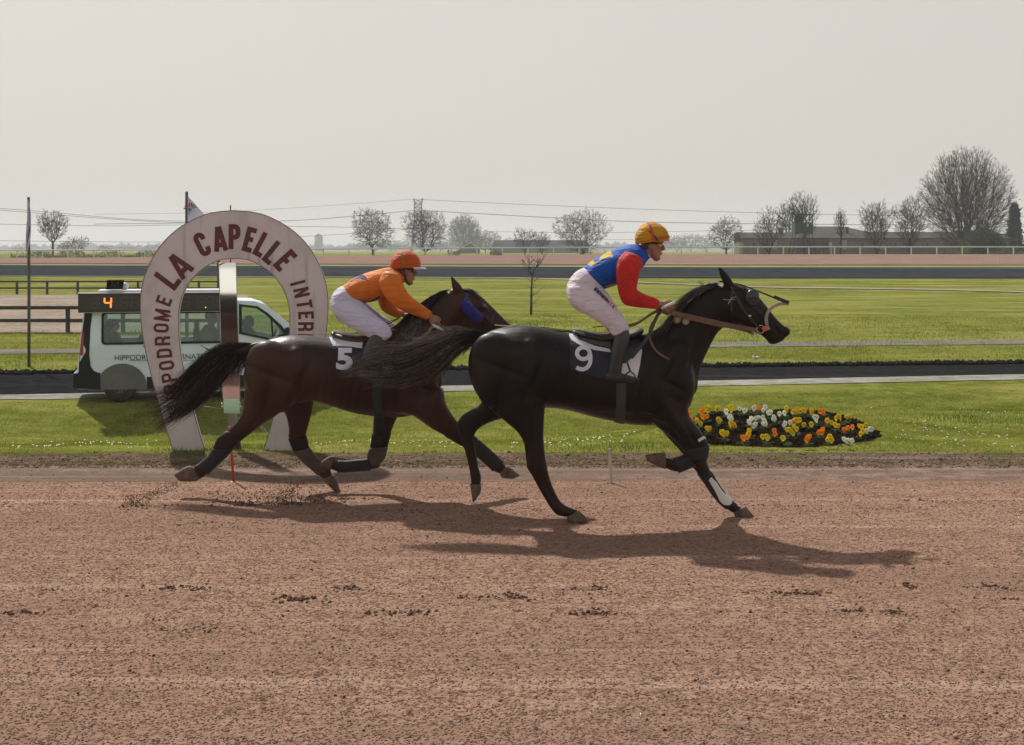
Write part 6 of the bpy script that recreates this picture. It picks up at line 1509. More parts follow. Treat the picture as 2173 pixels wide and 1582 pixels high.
# ============ HORSE 5 ============
D5 = 12.8
H5 = empty('horse', (P(720, 1050, D5).x, D5, 0), 'reddish bay horse behind carrying cloth number 5, all four hooves off the ground', 'horse', 'racing horses')
bm = bmesh.new()
slab(bm, [(523, 775, 522, 828, .07), (532, 745, 530, 852, .16), (552, 729, 552, 872, .22), (582, 716, 584, 874, .27), (618, 711, 620, 866, .285), (658, 712, 662, 852, .265), (700, 715, 703, 862, .275), (745, 714, 748, 876, .29), (790, 711, 793, 884, .285), (830, 702, 832, 887, .25), (868, 700, 868, 884, .215), (898, 712, 897, 870, .20), (922, 745, 920, 850, .16), (933, 778, 931, 822, .09)], D5, n=36)
slab(bm, [(815, 706, 930, 822, .15), (838, 690, 942, 778, .12), (862, 672, 952, 748, .1), (890, 648, 968, 725, .09), (918, 628, 982, 712, .08), (945, 616, 994, 706, .08)], D5, n=28)
slab(bm, [(955, 613, 984, 704, .085), (976, 613, 1000, 706, .096), (998, 618, 1014, 709, .095), (1020, 628, 1028, 712, .09), (1038, 644, 1040, 716, .07), (1056, 662, 1050, 722, .056), (1072, 678, 1060, 732, .05), (1086, 690, 1070, 742, .052), (1096, 702, 1080, 744, .045)], D5, n=24)
ell(bm, P(1008, 680, D5), (.09, .098, .085))
for s in (-1, 1):
    ell(bm, P(1024, 652, D5 + .08 * s), (.045, .022, .03), Matrix.Rotation(R(38), 3, 'Y'))
    slab(bm, [(962, 622, 985, 616, .026, .055 * s), (958, 608, 977, 603, .024, .06 * s), (956, 596, 969, 595, .015, .062 * s), (955, 585, 960, 585, .006, .065 * s)], D5, n=12)
    ell(bm, P(578, 800, D5 + .15 * s), (.25, .15, .33), Matrix.Rotation(R(-15), 3, 'Y'))
    ell(bm, P(872, 795, D5 + .11 * s), (.15, .12, .33), Matrix.Rotation(R(28), 3, 'Y')); ell(bm, P(872, 842, D5 + .10 * s), (.17, .10, .16), Matrix.Rotation(R(-15), 3, 'Y'))
nh5 = [(640, 800, 522, 800, .12, -.11), (622, 850, 517, 850, .12, -.125), (590, 880, 514, 872, .10, -.13), (562, 898, 502, 894, .075, -.13), (534, 918, 480, 915, .06, -.13), (508, 938, 462, 930, .052, -.13), (494, 953, 452, 952, .046, -.13), (478, 972, 444, 966, .036, -.13), (455, 993, 426, 982, .032, -.13), (442, 1006, 414, 990, .035, -.13), (430, 1016, 398, 996, .038, -.13)]
slab(bm, nh5, D5, n=18)
fh5 = [(668, 830, 590, 850, .10, .11), (664, 868, 606, 880, .085, .13), (656, 900, 612, 908, .06, .14), (650, 925, 612, 932, .05, .14), (656, 950, 622, 958, .045, .14), (670, 968, 640, 978, .034, .14), (685, 983, 658, 994, .032, .14), (700, 996, 674, 1008, .036, .14), (708, 1012, 685, 1018, .034, .14)]
slab(bm, fh5, D5, n=18)
nf5 = [(938, 825, 862, 870, .10, -.10), (950, 862, 884, 888, .085, -.115), (968, 890, 912, 908, .066, -.12), (984, 908, 944, 926, .05, -.12), (998, 918, 972, 942, .044, -.12), (1014, 932, 992, 954, .034, -.12), (1036, 952, 1016, 972, .031, -.12), (1054, 968, 1034, 988, .033, -.12), (1068, 982, 1046, 1000, .037, -.12), (1076, 992, 1058, 1006, .035, -.12)]
slab(bm, nf5, D5, n=18)
ff5 = [(862, 860, 796, 850, .09, .10), (842, 890, 792, 888, .07, .12), (830, 920, 790, 920, .052, .12), (822, 948, 786, 950, .046, .12), (816, 972, 780, 970, .046, .12)]
slab(bm, ff5, D5, n=16)
fc5 = [(806, 962, 804, 994, .044, .12), (784, 974, 786, 998, .034, .12), (756, 977, 758, 1000, .031, .12), (732, 979, 734, 1002, .034, .12), (718, 978, 716, 1002, .037, .12), (706, 974, 702, 996, .036, .12)]
slab(bm, fc5, D5, n=16)
body5 = organic('body', bm, .0115, 14, M_coat5, H5); sculpt(body5, D5, MUS5); SK5 = Skin(body5)
for st in ([(409, 990, 426, 1016, .040, -.13), (396, 990, 414, 1022, .046, -.13), (370, 1006, 386, 1022, .05, -.13)],
           [(709, 1008, 684, 1016, .04, .14), (716, 1022, 692, 1026, .046, .14), (722, 1043, 712, 1044, .04, .14)],
           [(1076, 988, 1060, 1005, .04, -.12), (1088, 996, 1066, 1014, .046, -.12), (1103, 1009, 1086, 1016, .048, -.12)],
           [(712, 970, 700, 998, .042, .12), (700, 968, 686, 994, .047, .12), (684, 978, 676, 990, .042, .12)]):
    hoof('hoof', st, D5, M_hoof, H5)
legboot(nh5[6:10], D5, M_boot_b, H5); legboot(fh5[4:8], D5, M_boot_g, H5); legboot(nf5[5:9], D5, M_boot_b, H5); legboot(ff5[3:5] + [(806, 985, 790, 990, .045, .12)], D5, M_boot_g, H5, name='knee_boot'); legboot(fc5[1:5], D5, M_boot_b, H5)
# dark lower legs (black points) as stockings of hair over the bay coat
for st in (nh5[4:7], fh5[3:5], nf5[3:6], ff5[2:4]): legboot(st, D5, M_point, H5, .003, 'black_stocking')
headbits(SK5, D5, H5, (1026, 650), (1088, 712), [(1090, 726), (1080, 727), (1070, 726)])
hair('mane', [[(955, 614, -.02), (935, 622, -.06), (918, 640, -.09), (905, 662, -.1)], [(925, 626, -.02), (905, 642, -.08), (890, 660, -.10), (880, 680, -.1)], [(900, 642, -.03), (880, 662, -.09), (868, 682, -.12), (858, 704, -.12)], [(875, 660, -.03), (855, 682, -.08), (846, 700, -.12), (842, 718, -.13)]], 900, .0024, [M_hair, M_hairb], H5, 51, spread=.016, brown=.05, d=D5)
hair('mane', [[(862, 672, -.05), (860, 690, -.14), (852, 705, -.2), (850, 722, -.25)], [(900, 668, -.08), (890, 690, -.14), (878, 708, -.2), (870, 724, -.25)]], 120, .002, [M_hairb, M_hair], H5, 52, spread=.02, brown=.3, d=D5)
hair('forelock', [[(975, 614, 0), (995, 616, -.03), (1015, 632, -.05)], [(985, 614, 0), (1005, 620, -.04), (1024, 640, -.05)]], 110, .0022, [M_hair, M_hairb], H5, 53, spread=.01, d=D5)
bm = bmesh.new(); slab(bm, [(560, 722, 552, 748, .036), (538, 728, 534, 752, .036), (512, 732, 512, 756, .032), (486, 734, 488, 760, .03), (460, 742, 466, 768, .026), (438, 756, 446, 780, .02)], D5, n=12)
organic('tail_dock', bm, .008, 4, M_hair, H5)
T5 = [[(548, 730, 0), (512, 730, 0), (475, 732, -.02), (442, 750, -.03), (412, 775, -.04), (380, 805, -.04), (345, 828, -.04), (305, 826, -.04)],
      [(548, 734, 0), (512, 736, 0), (474, 742, -.03), (440, 764, -.05), (412, 792, -.06), (386, 822, -.06), (362, 848, -.05), (332, 866, -.05)],
      [(548, 738, 0), (512, 744, 0), (478, 754, -.03), (448, 780, -.05), (424, 810, -.06), (400, 842, -.06), (380, 866, -.05), (356, 884, -.04)],
      [(548, 742, 0), (514, 752, 0), (484, 768, -.02), (458, 796, -.03), (436, 826, -.04), (414, 852, -.04), (392, 876, -.04), (362, 892, -.04)],
      [(546, 746, 0), (520, 758, 0), (498, 776, 0), (478, 800, 0), (456, 826, 0), (432, 848, 0), (410, 866, 0), (392, 876, 0)]]
hair('tail', T5, 1800, .0016, [M_hair, M_hairb], H5, 54, spread=.022, brown=.06, d=D5, jit=.018, pts=16, ext=.16)
hair('tail_wisps', [[(548, 732, 0), (500, 738, 0), (440, 780, -.03), (390, 828, -.04), (340, 848, -.04), (290, 862, -.04)], [(548, 734, 0), (500, 744, 0), (445, 790, -.03), (395, 845, -.04), (350, 866, -.04), (295, 874, -.04)], [(548, 740, 0), (500, 750, 0), (450, 800, -.03), (410, 850, -.04), (380, 880, -.04), (345, 898, -.04)]], 120, .0013, [M_hair, M_hairb], H5, 55, spread=.03, brown=.5, d=D5, jit=.04, pts=16)
hair('tail_feathers', [[(540, 745, 0), (525, 765, 0), (516, 785, 0), (512, 806, 0)], [(530, 745, 0), (508, 762, 0), (496, 784, 0), (490, 812, 0)], [(515, 745, 0), (496, 762, 0), (482, 784, 0), (474, 806, 0)]], 330, .0022, [M_hair, M_hairb], H5, 56, spread=.016, d=D5)
# tack of 5
CL5 = [(697, 714), (712, 714), (745, 722), (800, 732), (835, 738), (832, 790), (790, 800), (745, 793), (715, 788), (713, 745), (703, 740)]
ws5 = [(695, 708), (712, 710), (745, 716), (800, 726), (840, 734), (830, 748), (790, 743), (745, 736), (706, 734)]
cl5 = draped('number_cloth', SK5, CL5, D5, .010, [M_navy, M_whitecloth], H5, lambda x, y: 1 if inside(ws5, x, y) or x > 812 else 0, step=.8)
number(SK5, '5', 731, 762, 47, D5, .016, M_whitecloth, cl5, 35)
bm = bmesh.new(); slab(bm, [(706, 702, 706, 716, .08), (730, 707, 730, 722, .15), (758, 712, 758, 728, .17), (788, 710, 788, 728, .17), (815, 704, 815, 724, .16), (836, 697, 834, 716, .13), (846, 696, 844, 710, .08)], D5, n=20)
sd5 = organic('saddle', bm, .009, 4, mk('brown_saddle', (.05, .028, .02), (.025, .017, .014), scale=9, rough=.4), H5)
strap('seat_trim', [P(706, 703, D5 - .06), P(730, 706, D5 - .07), P(758, 709, D5 - .07), P(778, 706, D5 - .06), P(792, 700, D5 - .05)], .012, .02, mk('white_piping5', (.6, .6, .58), rough=.4), sd5)
draped('flap', SK5, [(772, 716), (815, 712), (838, 730), (826, 758), (800, 778), (778, 766), (768, 736)], D5, .02, M_blackgear, sd5, step=2)
girth(SK5, D5, 797, 815, 780, 880, mk('green_girth', (.012, .028, .022), rough=.7), H5)
sk = SK5; HB = H5
bl([(986, 622), (1000, 645), (1020, 672), (1040, 700)], .018, M_blackgear, 'cheek_strap'); bl([(985, 640), (992, 628), (1000, 617)], .022, mk('blue_brow', (.04, .05, .12)), 'brow_band')
bl([(984, 640), (988, 670), (1000, 702)], .016, M_blackgear, 'throat_lash'); bl([(1046, 668), (1044, 690), (1040, 712)], .02, M_blackgear, 'nose_band')
# blue roll at the cheek
M_blue = mk('blue_fleece', (.018, .022, .22), (.012, .014, .13), scale=25, rough=.9, bump=.8, bscale=60, bdist=.01)
bm = bmesh.new(); q = [P(982, 640, D5 - .14), P(988, 648, D5 - .155), P(1002, 664, D5 - .155), P(1016, 676, D5 - .14), P(1021, 681, D5 - .13)]; tube(bm, q, [.02, .046, .052, .046, .025], 16, 5); build('blue_cheek_roll', bm, M_blue, H5)
strap('reins', [P(926, 688, D5 - .16), P(960, 700, D5 - .17), P(1010, 710, D5 - .15), P(1050, 716, D5 - .1)], .02, .005, M_tan, H5)
strap('rein_loop', [P(918, 692, D5 - .2), P(908, 706, D5 - .22), P(895, 716, D5 - .25), P(876, 722, D5 - .26)], .02, .006, mk('pale_rein', (.2, .15, .10), rough=.8), H5)
strap('rein_loop', [P(860, 672, D5 + .08), P(857, 690, D5 + .0), P(856, 712, D5 - .12)], .03, .006, mk('pale_rein2', (.22, .18, .12), rough=.8), H5)
strap('martingale', [P(846, 676, D5 - .1), P(832, 684, D5 - .1), P(818, 690, D5 - .1)], .01, .005, M_blackgear, H5)
strap('nose_reins', [P(1050, 690, D5 - .1), P(1075, 692, D5 - .1), P(1100, 692, D5 - .1)], .012, .005, mk('pale_strap', (.5, .48, .44)), H5)
strap('crupper', [P(556, 733, D5 - .02), P(572, 722, D5 - .04), P(590, 714, D5 - .03), P(612, 709, D5 - .02)], .018, .006, M_blackgear, H5)
strap('crupper', [P(562, 727, D5 - .07), P(576, 718.5, D5 - .06), P(590, 713, D5 - .05)], .012, .006, mk('pale_strap2', (.5, .48, .44)), H5)
strap('check_rein', [P(586, 712, D5), P(640, 708.5, D5), P(706, 711, D5)], .006, .005, mk('pale_line', (.4, .38, .34)), H5)
# ---------------- jockeys ----------------
M_skin = mk('skin', (.36, .18, .13), (.28, .13, .10), scale=14, rough=.5)
M_skin2 = mk('skin_face', (.33, .16, .115), (.26, .12, .09), scale=14, rough=.5)
def cloth(name, c, f=.6, st=(3, 3, 14), b=.9):
    return mk(name, c, tuple(v * f for v in c), scale=3.0, rough=.6, spec=.2, sheen=.03, bump=1, bscale=3.2, bstretch=st, bdist=.06)
M_breech9 = cloth('lilac_white_breeches', (.76, .68, .76), .88, (2, 2, 7)); M_breech5 = cloth('lilac_breeches', (.68, .65, .84), .88, (2, 2, 7))
M_blue9 = cloth('royal_blue_silk', (.015, .13, .70), .5, (2, 2, 6)); M_yel9 = cloth('yellow_silk', (.72, .52, .03), .8, (2, 2, 6)); M_redsl = cloth('red_silk', (.72, .03, .022), .6, (3, 3, 5))
M_orange = cloth('orange_silk', (.86, .23, .028), .72, (2, 2, 7)); M_purple = cloth('purple_silk', (.07, .03, .17), .8)
M_boot = mk('riding_boot', (.016, .018, .026), (.03, .034, .045), scale=7, rough=.42, bump=.35, bscale=8, bdist=.01)
def lens(n, c): return mk(n, c, rough=.08, coat=1)

def hand(bm, px, py, d, ang, sc=1.0, side=1, curl=1.0):
    """fist closed on the rein: palm, four bent fingers of unequal length, thumb on top"""
    c = P(px, py, d); e1 = Vector((math.cos(ang), 0, -math.sin(ang))); e2 = Vector((-math.sin(ang), 0, -math.cos(ang))); e3 = Vector((0, 1, 0)) * side
    M = lambda a, b, c_: c + (e1 * a + e2 * b + e3 * c_) * sc
    rings = []
    for a, hb, hc in ((-.045, .024, .02), (-.02, .03, .02), (.012, .038, .018), (.04, .040, .016)):
        rings.append([M(a, hb * math.cos(t), hc * math.sin(t)) for t in [2 * math.pi * k / 14 for k in range(14)]])
    ringtube(bm, rings)
    for k, (L_, off) in enumerate([(.036, -.031), (.041, -.0105), (.038, .0105), (.030, .031)]):
        a0 = M(.032, off * .9, 0); a1 = M(.032 + L_ * .8, off * 1.02, .004); a2 = M(.036 + L_ * .85, off, .030 * curl); a3 = M(.022 + L_ * .3, off * .95, .046 * curl)
        tube(bm, [a0, a1, a2, a3], [.0098, .0092, .0085, .0075], 10, 3)
    tube(bm, [M(-.012, -.026, .002), M(.012, -.048, .010), M(.036, -.052, .018), M(.052, -.046, .022)], [.013, .0115, .010, .0085], 10, 3)

def person(nm, d, label, S, group='jockeys riding in the race'):
    root = empty('person', S['root'], label, 'person', group)
    T, N_, A = S['torso'], S['near_arm'], S['far_arm']
    sh = -.012
    # continuous body under the clothes
    bm = bmesh.new()
    slab(bm, T, d, n=24, grow=-.02); slab(bm, S['pelvis'], d, n=22, grow=-.015)
    slab(bm, N_, d, n=14, grow=sh); slab(bm, A, d, n=14, grow=sh)
    slab(bm, S['leg'], d, n=16, grow=sh); slab(bm, S['leg'], d, n=16, grow=sh, mirror=True)
    slab(bm, S['shin'], d, n=14, grow=-.01); slab(bm, S['shin'], d, n=14, grow=-.01, mirror=True)
    slab(bm, S['foot'], d, n=12, grow=-.008); slab(bm, S['foot'], d, n=12, grow=-.008, mirror=True)
    tf = S['face']                                 # maps the reference head pixels
    q = lambda pts: [(tf(a, b) + tf(c, e_) + (w,)) for a, b, c, e_, w in pts]
    slab(bm, q([(1352, 540, 1374, 552, .055), (1360, 526, 1384, 544, .052), (1366, 512, 1392, 534, .056)]), d, n=16)
    slab(bm, q([(1357, 492, 1401, 494, .072), (1358, 504, 1403.5, 507, .076), (1361, 514, 1403, 516, .074), (1366, 523, 1402.5, 524, .068), (1371, 531, 1403, 531, .06), (1376, 539, 1402, 540, .05), (1382, 547, 1400, 549, .038), (1387, 552, 1397, 553.5, .022)]), d, n=24)
    hp = lambda x, y, dy=0: P(*tf(x, y), d + dy)
    k = S['fs']
    tube(bm, [hp(1401, 514), hp(1405, 521), hp(1409, 528.5), hp(1403, 531.5)], [.008 * k, .011 * k, .0125 * k, .009 * k], 10, 3)      # nose
    for s in (-1, 1): ell(bm, hp(1406, 530, .011 * s), (.009 * k, .008 * k, .007 * k), seg=10, rings=8); ell(bm, hp(1380, 524, .074 * s), (.017, .010, .028), Matrix.Rotation(R(-12), 3, 'Y')); ell(bm, hp(1397, 523, .042 * s), (.02, .02, .012))
    ell(bm, hp(1403.5, 537, 0), (.010, .024, .0055)); ell(bm, hp(1402.5, 540.5, 0), (.010, .021, .006)); ell(bm, hp(1397.5, 549.5), (.017, .02, .013))
    for hd in S['hands']: hand(bm, *hd)
    organic('body', bm, .0048, 3, M_skin, root)
    # clothes
    bm = bmesh.new(); slab(bm, T, d, n=28, cap=.15); jk = organic('jacket', bm, .007, 5, S['jm'], root)
    if S.get('pick'):
        f_ = S['pick']
        for p in jk.data.polygons:
            c = p.center; px = CX + c.x * F / c.y; py = HY + (EYE - c.z) * F / c.y; p.material_index = f_(px, py)
    bm = bmesh.new(); slab(bm, N_, d, n=20, cap=.1); organic('sleeve', bm, .006, 4, S['sm'], root)
    bm = bmesh.new(); slab(bm, A, d, n=20, cap=.1); organic('sleeve', bm, .006, 4, S['sm'], root)
    bm = bmesh.new(); slab(bm, S['pelvis'], d, n=26)
    slab(bm, S['leg'], d, n=22); slab(bm, S['leg'], d, n=22, mirror=True)
    br = organic('breeches', bm, .008, 6, S['bm'], root)
    for mir in (False, True):
        bm = bmesh.new(); slab(bm, S['shin'], d, n=18, cap=.1, mirror=mir); slab(bm, S['foot'], d, n=16, ex=.85, mirror=mir); organic('boot', bm, .006, 3, S['btm'], root)
    # collar
    bm = bmesh.new(); slab(bm, q([(1356, 531, 1376, 549, .062), (1361, 527, 1381, 546, .058)]), d, n=16, cap=.05, grow=.004); build('collar', bm, S['cm'], root)
    # eyes
    for s in (-1, 1):
        bm = bmesh.new(); ell(bm, hp(1399.5, 520, .034 * s), (.010, .012, .009)); build('eye', bm, mk('eye_white', (.5, .48, .45), rough=.2), root)
    # helmet
    c = hp(1383.5, 507.5); rx, rz, ry = .142 * k * S.get('hx', 1), .138 * k * S.get('hz', 1), .118 * k
    bm = bmesh.new(); r = bmesh.ops.create_uvsphere(bm, u_segments=40, v_segments=28, radius=1)
    for v in r['verts']:
        x, y, z = v.co; cut = -.18 - .16 * max(0, -x) 
        z = max(z, cut) if z < cut else z
        xx = x * (1.0 if x > 0 else 1.0)
        v.co = c + Vector((xx * rx, y * ry, z * rz))
    he = build('helmet', bm, S['hm'], root)
    bm = bmesh.new(); rows = []
    for i in range(13):
        a = R(-62 + 124 * i / 12); row = []
        for rr, dz in ((.93, -.022), (1.08, -.018), (1.22, -.022), (1.34 - .12 * abs(math.sin(a)), -.032)):
            xo = rr * math.cos(a) if rr < 1 else math.cos(a) * 1 + (rr - .96) * math.cos(a); row.append(c + Vector((xo * rx, math.sin(a) * ry * min(rr, 1.05), dz - .0)))
        rows.append(row)
    top = [[bm.verts.new(p) for p in r_] for r_ in rows]; bot = [[bm.verts.new(p - Vector((0, 0, .005))) for p in r_] for r_ in rows]
    for a_, b_ in zip(range(12), range(1, 13)):
        for j in range(3): bm.faces.new((top[a_][j], top[a_][j + 1], top[b_][j + 1], top[b_][j])); bm.faces.new((bot[a_][j], bot[b_][j], bot[b_][j + 1], bot[a_][j + 1]))
        bm.faces.new((top[a_][3], bot[a_][3], bot[b_][3], top[b_][3]))
    bmesh.ops.recalc_face_normals(bm, faces=bm.faces); build('peak', bm, mk('peak_' + nm, (.62, .60, .68), rough=.4), he)
    def seam(a_tilt, m, w, nm_, y0=0, f=1.012):
        pts_ = []
        for i in range(25):
            t = R(-8 + 196 * i / 24); x = math.sin(R(a_tilt)); 
            # great arc over the shell from ear to ear, leaning by a_tilt
            dy = math.cos(t); up = math.sin(t); pts_.append(c + Vector((x * up * rx * f + y0 * rx * .3, -dy * ry * f, math.cos(R(a_tilt)) * up * rz * f)))
        bm = bmesh.new(); rg_ = []
        for i, p in enumerate(pts_):
            t = (pts_[min(i + 1, 24)] - pts_[max(i - 1, 0)]).normalized(); nrm = (p - c).normalized(); s = t.cross(nrm).normalized()
            rg_.append([p + s * w + nrm * .003, p - s * w + nrm * .003, p - s * w - nrm * .004, p + s * w - nrm * .004])
        ringtube(bm, rg_); bmesh.ops.recalc_face_normals(bm, faces=bm.faces); build(nm_, bm, m, he, smooth=False)
    for sm_ in S['seams']: seam(*sm_)
    # chin strap, goggles
    bm = bmesh.new(); 
    for s in (-1, 1): tube(bm, [hp(1380, 514, .082 * s), hp(1381, 528, .08 * s), hp(1385, 541, .06 * s), hp(1390, 551, .03 * s), hp(1392, 554, 0)], .007 if nm == 'five' else .0045, 6, 3)
    build('chin_strap', bm, S['csm'], he)
    bm = bmesh.new()
    for s in (-1, 1):
        ell(bm, hp(1400, 520.5, .036 * s), (.022 * k, .033 * k, .019 * k), Matrix.Rotation(R(10), 3, 'Y'))
    gg_ = build('goggles', bm, S['gm'], root)
    bm = bmesh.new()
    for s in (-1, 1): tube(bm, [hp(1395, 517, .064 * s), hp(1387, 516.5, .078 * s), hp(1374, 515, .084 * s)], .008, 6)
    build('goggle_band', bm, M_blackgear, gg_)
    bm = bmesh.new(); rg_ = random.Random(3)
    for _ in range(60):
        x = rg_.uniform(1360, 1378); y = rg_.uniform(511, 524); tube(bm, [hp(x, y, -.078), hp(x - 2, y + 5, -.076)], .0035, 4)
    build('hair', bm, mk('short_hair_' + nm, (.09, .05, .035), rough=.6), root)
    return root, br

ident = lambda x, y: (x, y)
S9 = dict(root=P(1300, 809, D9), torso=[(1236, 571, 1282, 614, .15), (1258, 552, 1302, 608, .165), (1284, 538, 1322, 600, .175), (1312, 526, 1346, 584, .18), (1338, 519, 1364, 568, .155), (1356, 519, 1372, 556, .10), (1364, 524, 1378, 549, .07)],
          near_arm=[(1326, 534, 1362, 548, .06, -.13), (1311, 552, 1364, 560, .068, -.17), (1307, 578, 1358, 580, .066, -.20), (1309, 604, 1353, 602, .062, -.21), (1314, 628, 1352, 614, .058, -.21), (1324, 646, 1360, 620, .056, -.20), (1346, 652, 1372, 626, .05, -.18), (1374, 655, 1390, 632, .044, -.15), (1392, 657, 1400, 638, .040, -.13)],
          far_arm=[(1330, 536, 1358, 548, .06, .13), (1318, 560, 1356, 564, .066, .17), (1316, 590, 1352, 588, .062, .19), (1320, 622, 1350, 612, .056, .19), (1330, 642, 1360, 622, .052, .17), (1352, 650, 1376, 630, .046, .14), (1380, 655, 1392, 636, .04, .10)],
          pelvis=[(1244, 566, 1284, 606, .14), (1222, 577, 1282, 618, .155), (1206, 598, 1272, 634, .165), (1202, 620, 1256, 650, .15), (1210, 644, 1246, 662, .10)],
          leg=[(1204, 612, 1272, 604, .09, -.08), (1208, 640, 1290, 622, .10, -.12), (1228, 658, 1300, 637, .10, -.155), (1252, 673, 1311, 655, .092, -.19), (1276, 688, 1323, 672, .080, -.22), (1291, 699, 1332, 686, .068, -.24), (1297, 710, 1335, 702, .060, -.255)],
          shin=[(1303, 704, 1334, 700, .052, -.26), (1302, 722, 1337, 722, .055, -.265), (1297, 745, 1328, 748, .052, -.27), (1293, 768, 1322, 771, .045, -.27), (1289, 788, 1319, 790, .043, -.27), (1288, 798, 1316, 800, .04, -.27)],
          foot=[(1286, 790, 1286, 809, .032, -.27), (1300, 788, 1300, 810, .04, -.27), (1322, 793, 1322, 810, .042, -.27), (1342, 799, 1342, 810, .038, -.27), (1355, 803, 1355, 810, .025, -.27)],
          face=ident, fs=1.0, hands=[(1411, 650, D9 - .13, R(24), 1.05), (1404, 655, D9 + .09, R(20), 1.0, -1)],
          jm=[M_blue9, M_yel9], sm=M_redsl, bm=M_breech9, btm=M_boot, cm=mk('white_collar', (.5, .48, .52)), hm=cloth('amber_silk', (.80, .38, .018), .85), hz=1.0,
          gm=lens('mirror_goggle', (.55, .42, .04)), csm=mk('tan_strap', (.2, .12, .09)),
          seams=[(-12, mk('red_seam', (.5, .06, .02)), .009, 'seam'), (82, mk('red_seam2', (.45, .08, .02)), .010, 'seam'), (-38, mk('grey_elastic', (.09, .07, .055), (.04, .03, .03), scale=30), .010, 'elastic', .55, 1.02)])
yp1 = [(1246, 560), (1258, 552), (1262, 558), (1270, 553), (1276, 544), (1290, 533), (1296, 534), (1301, 545), (1290, 546), (1280, 549), (1268, 556), (1256, 566), (1248, 562)]
yp2 = [(1284, 608), (1300, 604), (1330, 598), (1330, 612), (1300, 614), (1290, 612)]
S9['pick'] = lambda x, y: 1 if inside(yp1, x, y) or inside(yp2, x, y) else 0
J9, BR9 = person('nine', D9, 'jockey in blue and red silks with a yellow cap, riding the front horse', S9)
# sponsor lettering running down the thigh
sb = Skin(BR9)
def thighmark(chs, x0, y0, x1, y1, m, hpx):
    n = len(chs)
    for i, ch in enumerate(chs):
        t = (i + .5) / n; cx_, cy_ = x0 + (x1 - x0) * t, y0 + (y1 - y0) * t; L_ = math.hypot(x1 - x0, y1 - y0); ax = ((x1 - x0) / L_, (y1 - y0) / L_); up = (ax[1], -ax[0]); wf = L_ / n * .84
        bm = bmesh.new()
        for si, s_ in enumerate(glyph(ch, .8, .26)):
            for quad in thick(s_, .26):
                vs_ = []
                for (u, v) in quad: a = (u / .8 - .5) * wf; b = (v - .5) * hpx; vs_.append(bm.verts.new(sb.at(cx_ + ax[0] * a + up[0] * b, cy_ + ax[1] * a + up[1] * b, D9, .005 + si * .0005)))
                bm.faces.new(vs_)
        build('thigh_lettering', bm, m, BR9, smooth=False)
thighmark('MMNMN', 1262, 611, 1288, 637, mk('black_print', (.02, .02, .025)), 8)
thighmark('NIMM', 1287, 637, 1313, 660, mk('red_print', (.35, .02, .06)), 7)
# stirrups
def stirrup(d, root, top, iron, dy):
    e_ = strap('stirrup_leather', [P(top[0], top[1], d + dy + .03), P((top[0] * .4 + iron[0] * .6), (top[1] * .4 + iron[1] * .6), d + dy - .01), P(iron[0], iron[1], d + dy - .02)], .016, .005, M_blackgear, root, sub=4)
    bm = bmesh.new(); x, y = iron; tube(bm, [P(x, y, d + dy - .02), P(x - 9, y + 8, d + dy - .045), P(x - 10, y + 21, d + dy - .045), P(x + 8, y + 22, d + dy - .045), P(x + 10, y + 9, d + dy - .045), P(x, y, d + dy - .02)], .006, 6, 3); build('stirrup_iron', bm, M_blackgear, e_)
stirrup(D9, H9, (1322, 742), (1337, 788), -.29)
strap('riding_whip', [P(1258, 695, D9 - .05), P(1290, 692, D9 - .02), P(1340, 688, D9 + .0), P(1390, 665, D9 - .1), P(1408, 655, D9 - .12)], .007, .007, M_blackgear, J9)
bm = bmesh.new(); tube(bm, [P(1404, 655, D9 - .17), P(1432, 642, D9 - .15)], .012, 8); build('whip_handle', bm, mk('white_grip', (.6, .6, .55)), J9)

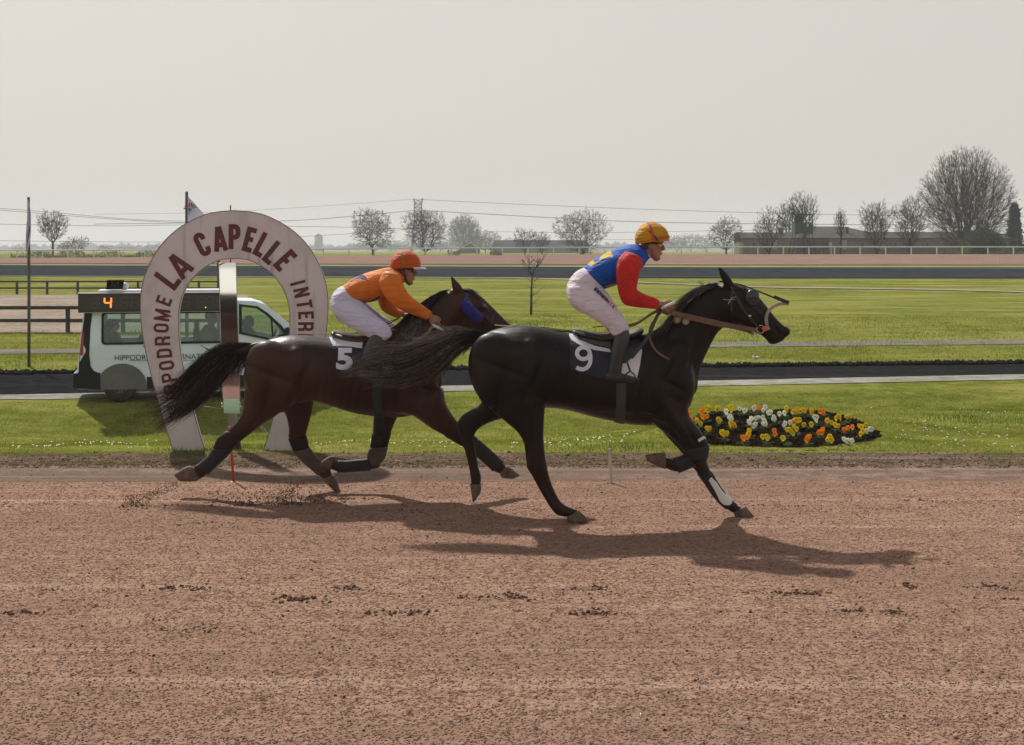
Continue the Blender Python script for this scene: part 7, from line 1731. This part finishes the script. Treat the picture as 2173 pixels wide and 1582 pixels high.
tf5 = lambda x, y: ((x - 1383) * .906 + 860, (y - 505) * .906 + 561)
S5 = dict(root=P(785, 806, D5), torso=[(722, 611, 764, 643, .145), (745, 594, 786, 642, .16), (772, 581, 812, 633, .175), (800, 573, 838, 618, .18), (822, 568, 856, 602, .15), (838, 569, 862, 592, .10), (846, 573, 862, 590, .07)],
          near_arm=[(812, 578, 850, 582, .06, -.13), (804, 596, 852, 596, .068, -.17), (808, 616, 858, 608, .068, -.19), (824, 638, 868, 624, .062, -.19), (846, 656, 886, 640, .055, -.17), (874, 668, 900, 650, .048, -.145), (898, 677, 914, 660, .042, -.13), (904, 680, 918, 664, .04, -.125)],
          far_arm=[(808, 588, 842, 590, .06, .13), (800, 608, 836, 610, .066, .17), (800, 632, 830, 634, .062, .19), (808, 656, 832, 642, .056, .18), (824, 668, 842, 650, .05, .15), (842, 675, 854, 658, .044, .12), (848, 676, 858, 661, .04, .11)],
          pelvis=[(728, 606, 768, 636, .14), (712, 616, 768, 646, .155), (703, 632, 760, 662, .16), (702, 652, 748, 676, .145), (712, 672, 740, 686, .1)],
          leg=[(704, 645, 764, 636, .09, -.08), (709, 668, 776, 648, .098, -.12), (728, 686, 788, 660, .097, -.155), (750, 700, 802, 673, .088, -.19), (774, 712, 818, 685, .078, -.22), (793, 722, 828, 696, .070, -.24), (806, 726, 832, 708, .058, -.255)],
          shin=[(790, 706, 824, 722, .052, -.26), (778, 728, 808, 742, .055, -.265), (770, 752, 794, 760, .05, -.27), (766, 772, 790, 776, .044, -.27), (764, 786, 788, 790, .042, -.27)],
          foot=[(762, 780, 762, 800, .03, -.27), (776, 784, 775, 806, .04, -.27), (792, 790, 791, 807, .042, -.27), (808, 797, 807, 808, .032, -.27), (814, 800, 813, 808, .02, -.27)],
          face=tf5, fs=.985, hands=[(918, 678, D5 - .125, R(58), 1.05), (862, 668, D5 + .11, R(10), 1.0, -1)],
          jm=[M_orange, M_purple], sm=M_orange, bm=M_breech5, btm=mk('grey_boot5', (.03, .03, .035), (.06, .055, .055), scale=9, rough=.5), cm=mk('grey_collar', (.42, .38, .42)), hm=cloth('orange_cap', (.76, .13, .014), .8), hz=1.0,
          gm=lens('dark_goggle', (.05, .035, .01)), csm=mk('dark_strap', (.02, .02, .022)),
          seams=[(-18, mk('olive_elastic', (.26, .19, .05), (.18, .12, .04), scale=30), .010, 'elastic', .1, 1.02)])
pp = [(734, 612), (745, 596), (758, 588), (769, 582), (775, 586), (782, 597), (770, 594), (760, 592), (752, 594), (744, 600), (737, 610)]
pp2 = [(755, 640), (778, 643), (800, 632), (806, 628), (806, 634), (785, 645), (758, 650)]
S5['pick'] = lambda x, y: 1 if inside(pp, x, y) or inside(pp2, x, y) else 0
J5, BR5 = person('five', D5, 'jockey in orange silks and orange cap, riding the bay horse behind', S5)
stirrup(D5, H5, (806, 738), (800, 786), -.29)
bm = bmesh.new(); tube(bm, [P(918, 690, D5 - .17), P(930, 696, D5 - .18), P(943, 702, D5 - .18)], [.012, .014, .006], 8); build('whip_handle', bm, mk('white_grip5', (.6, .62, .6)), J5)
strap('riding_whip', [P(740, 708, D5 - .05), P(770, 704, D5 - .03), P(800, 692, D5 - .05), P(850, 674, D5 - .0)], .006, .006, M_blackgear, J5)
bm = bmesh.new(); tube(bm, [P(858, 667, D5 + .05), P(871, 668, D5 + .05)], .010, 8); build('whip_handle', bm, mk('white_grip6', (.6, .62, .6)), J5)

# ---------------- haze ----------------
bm = bmesh.new(); box(bm, (0, 1500, 14), (9000, 3400, 62))
M_hz = bpy.data.materials.new('haze_air'); M_hz.use_nodes = True; nt = M_hz.node_tree; nt.nodes.clear()
ho_ = nt.nodes.new('ShaderNodeOutputMaterial'); pv = nt.nodes.new('ShaderNodeVolumePrincipled'); pv.inputs['Color'].default_value = (.80, .84, .93, 1); pv.inputs['Density'].default_value = .00042; pv.inputs['Anisotropy'].default_value = .2
nt.links.new(pv.outputs[0], ho_.inputs['Volume'])
tag(build('haze', bm, M_hz, None, smooth=False), 'thin pale spring haze over the racecourse', 'haze', None, 'stuff')
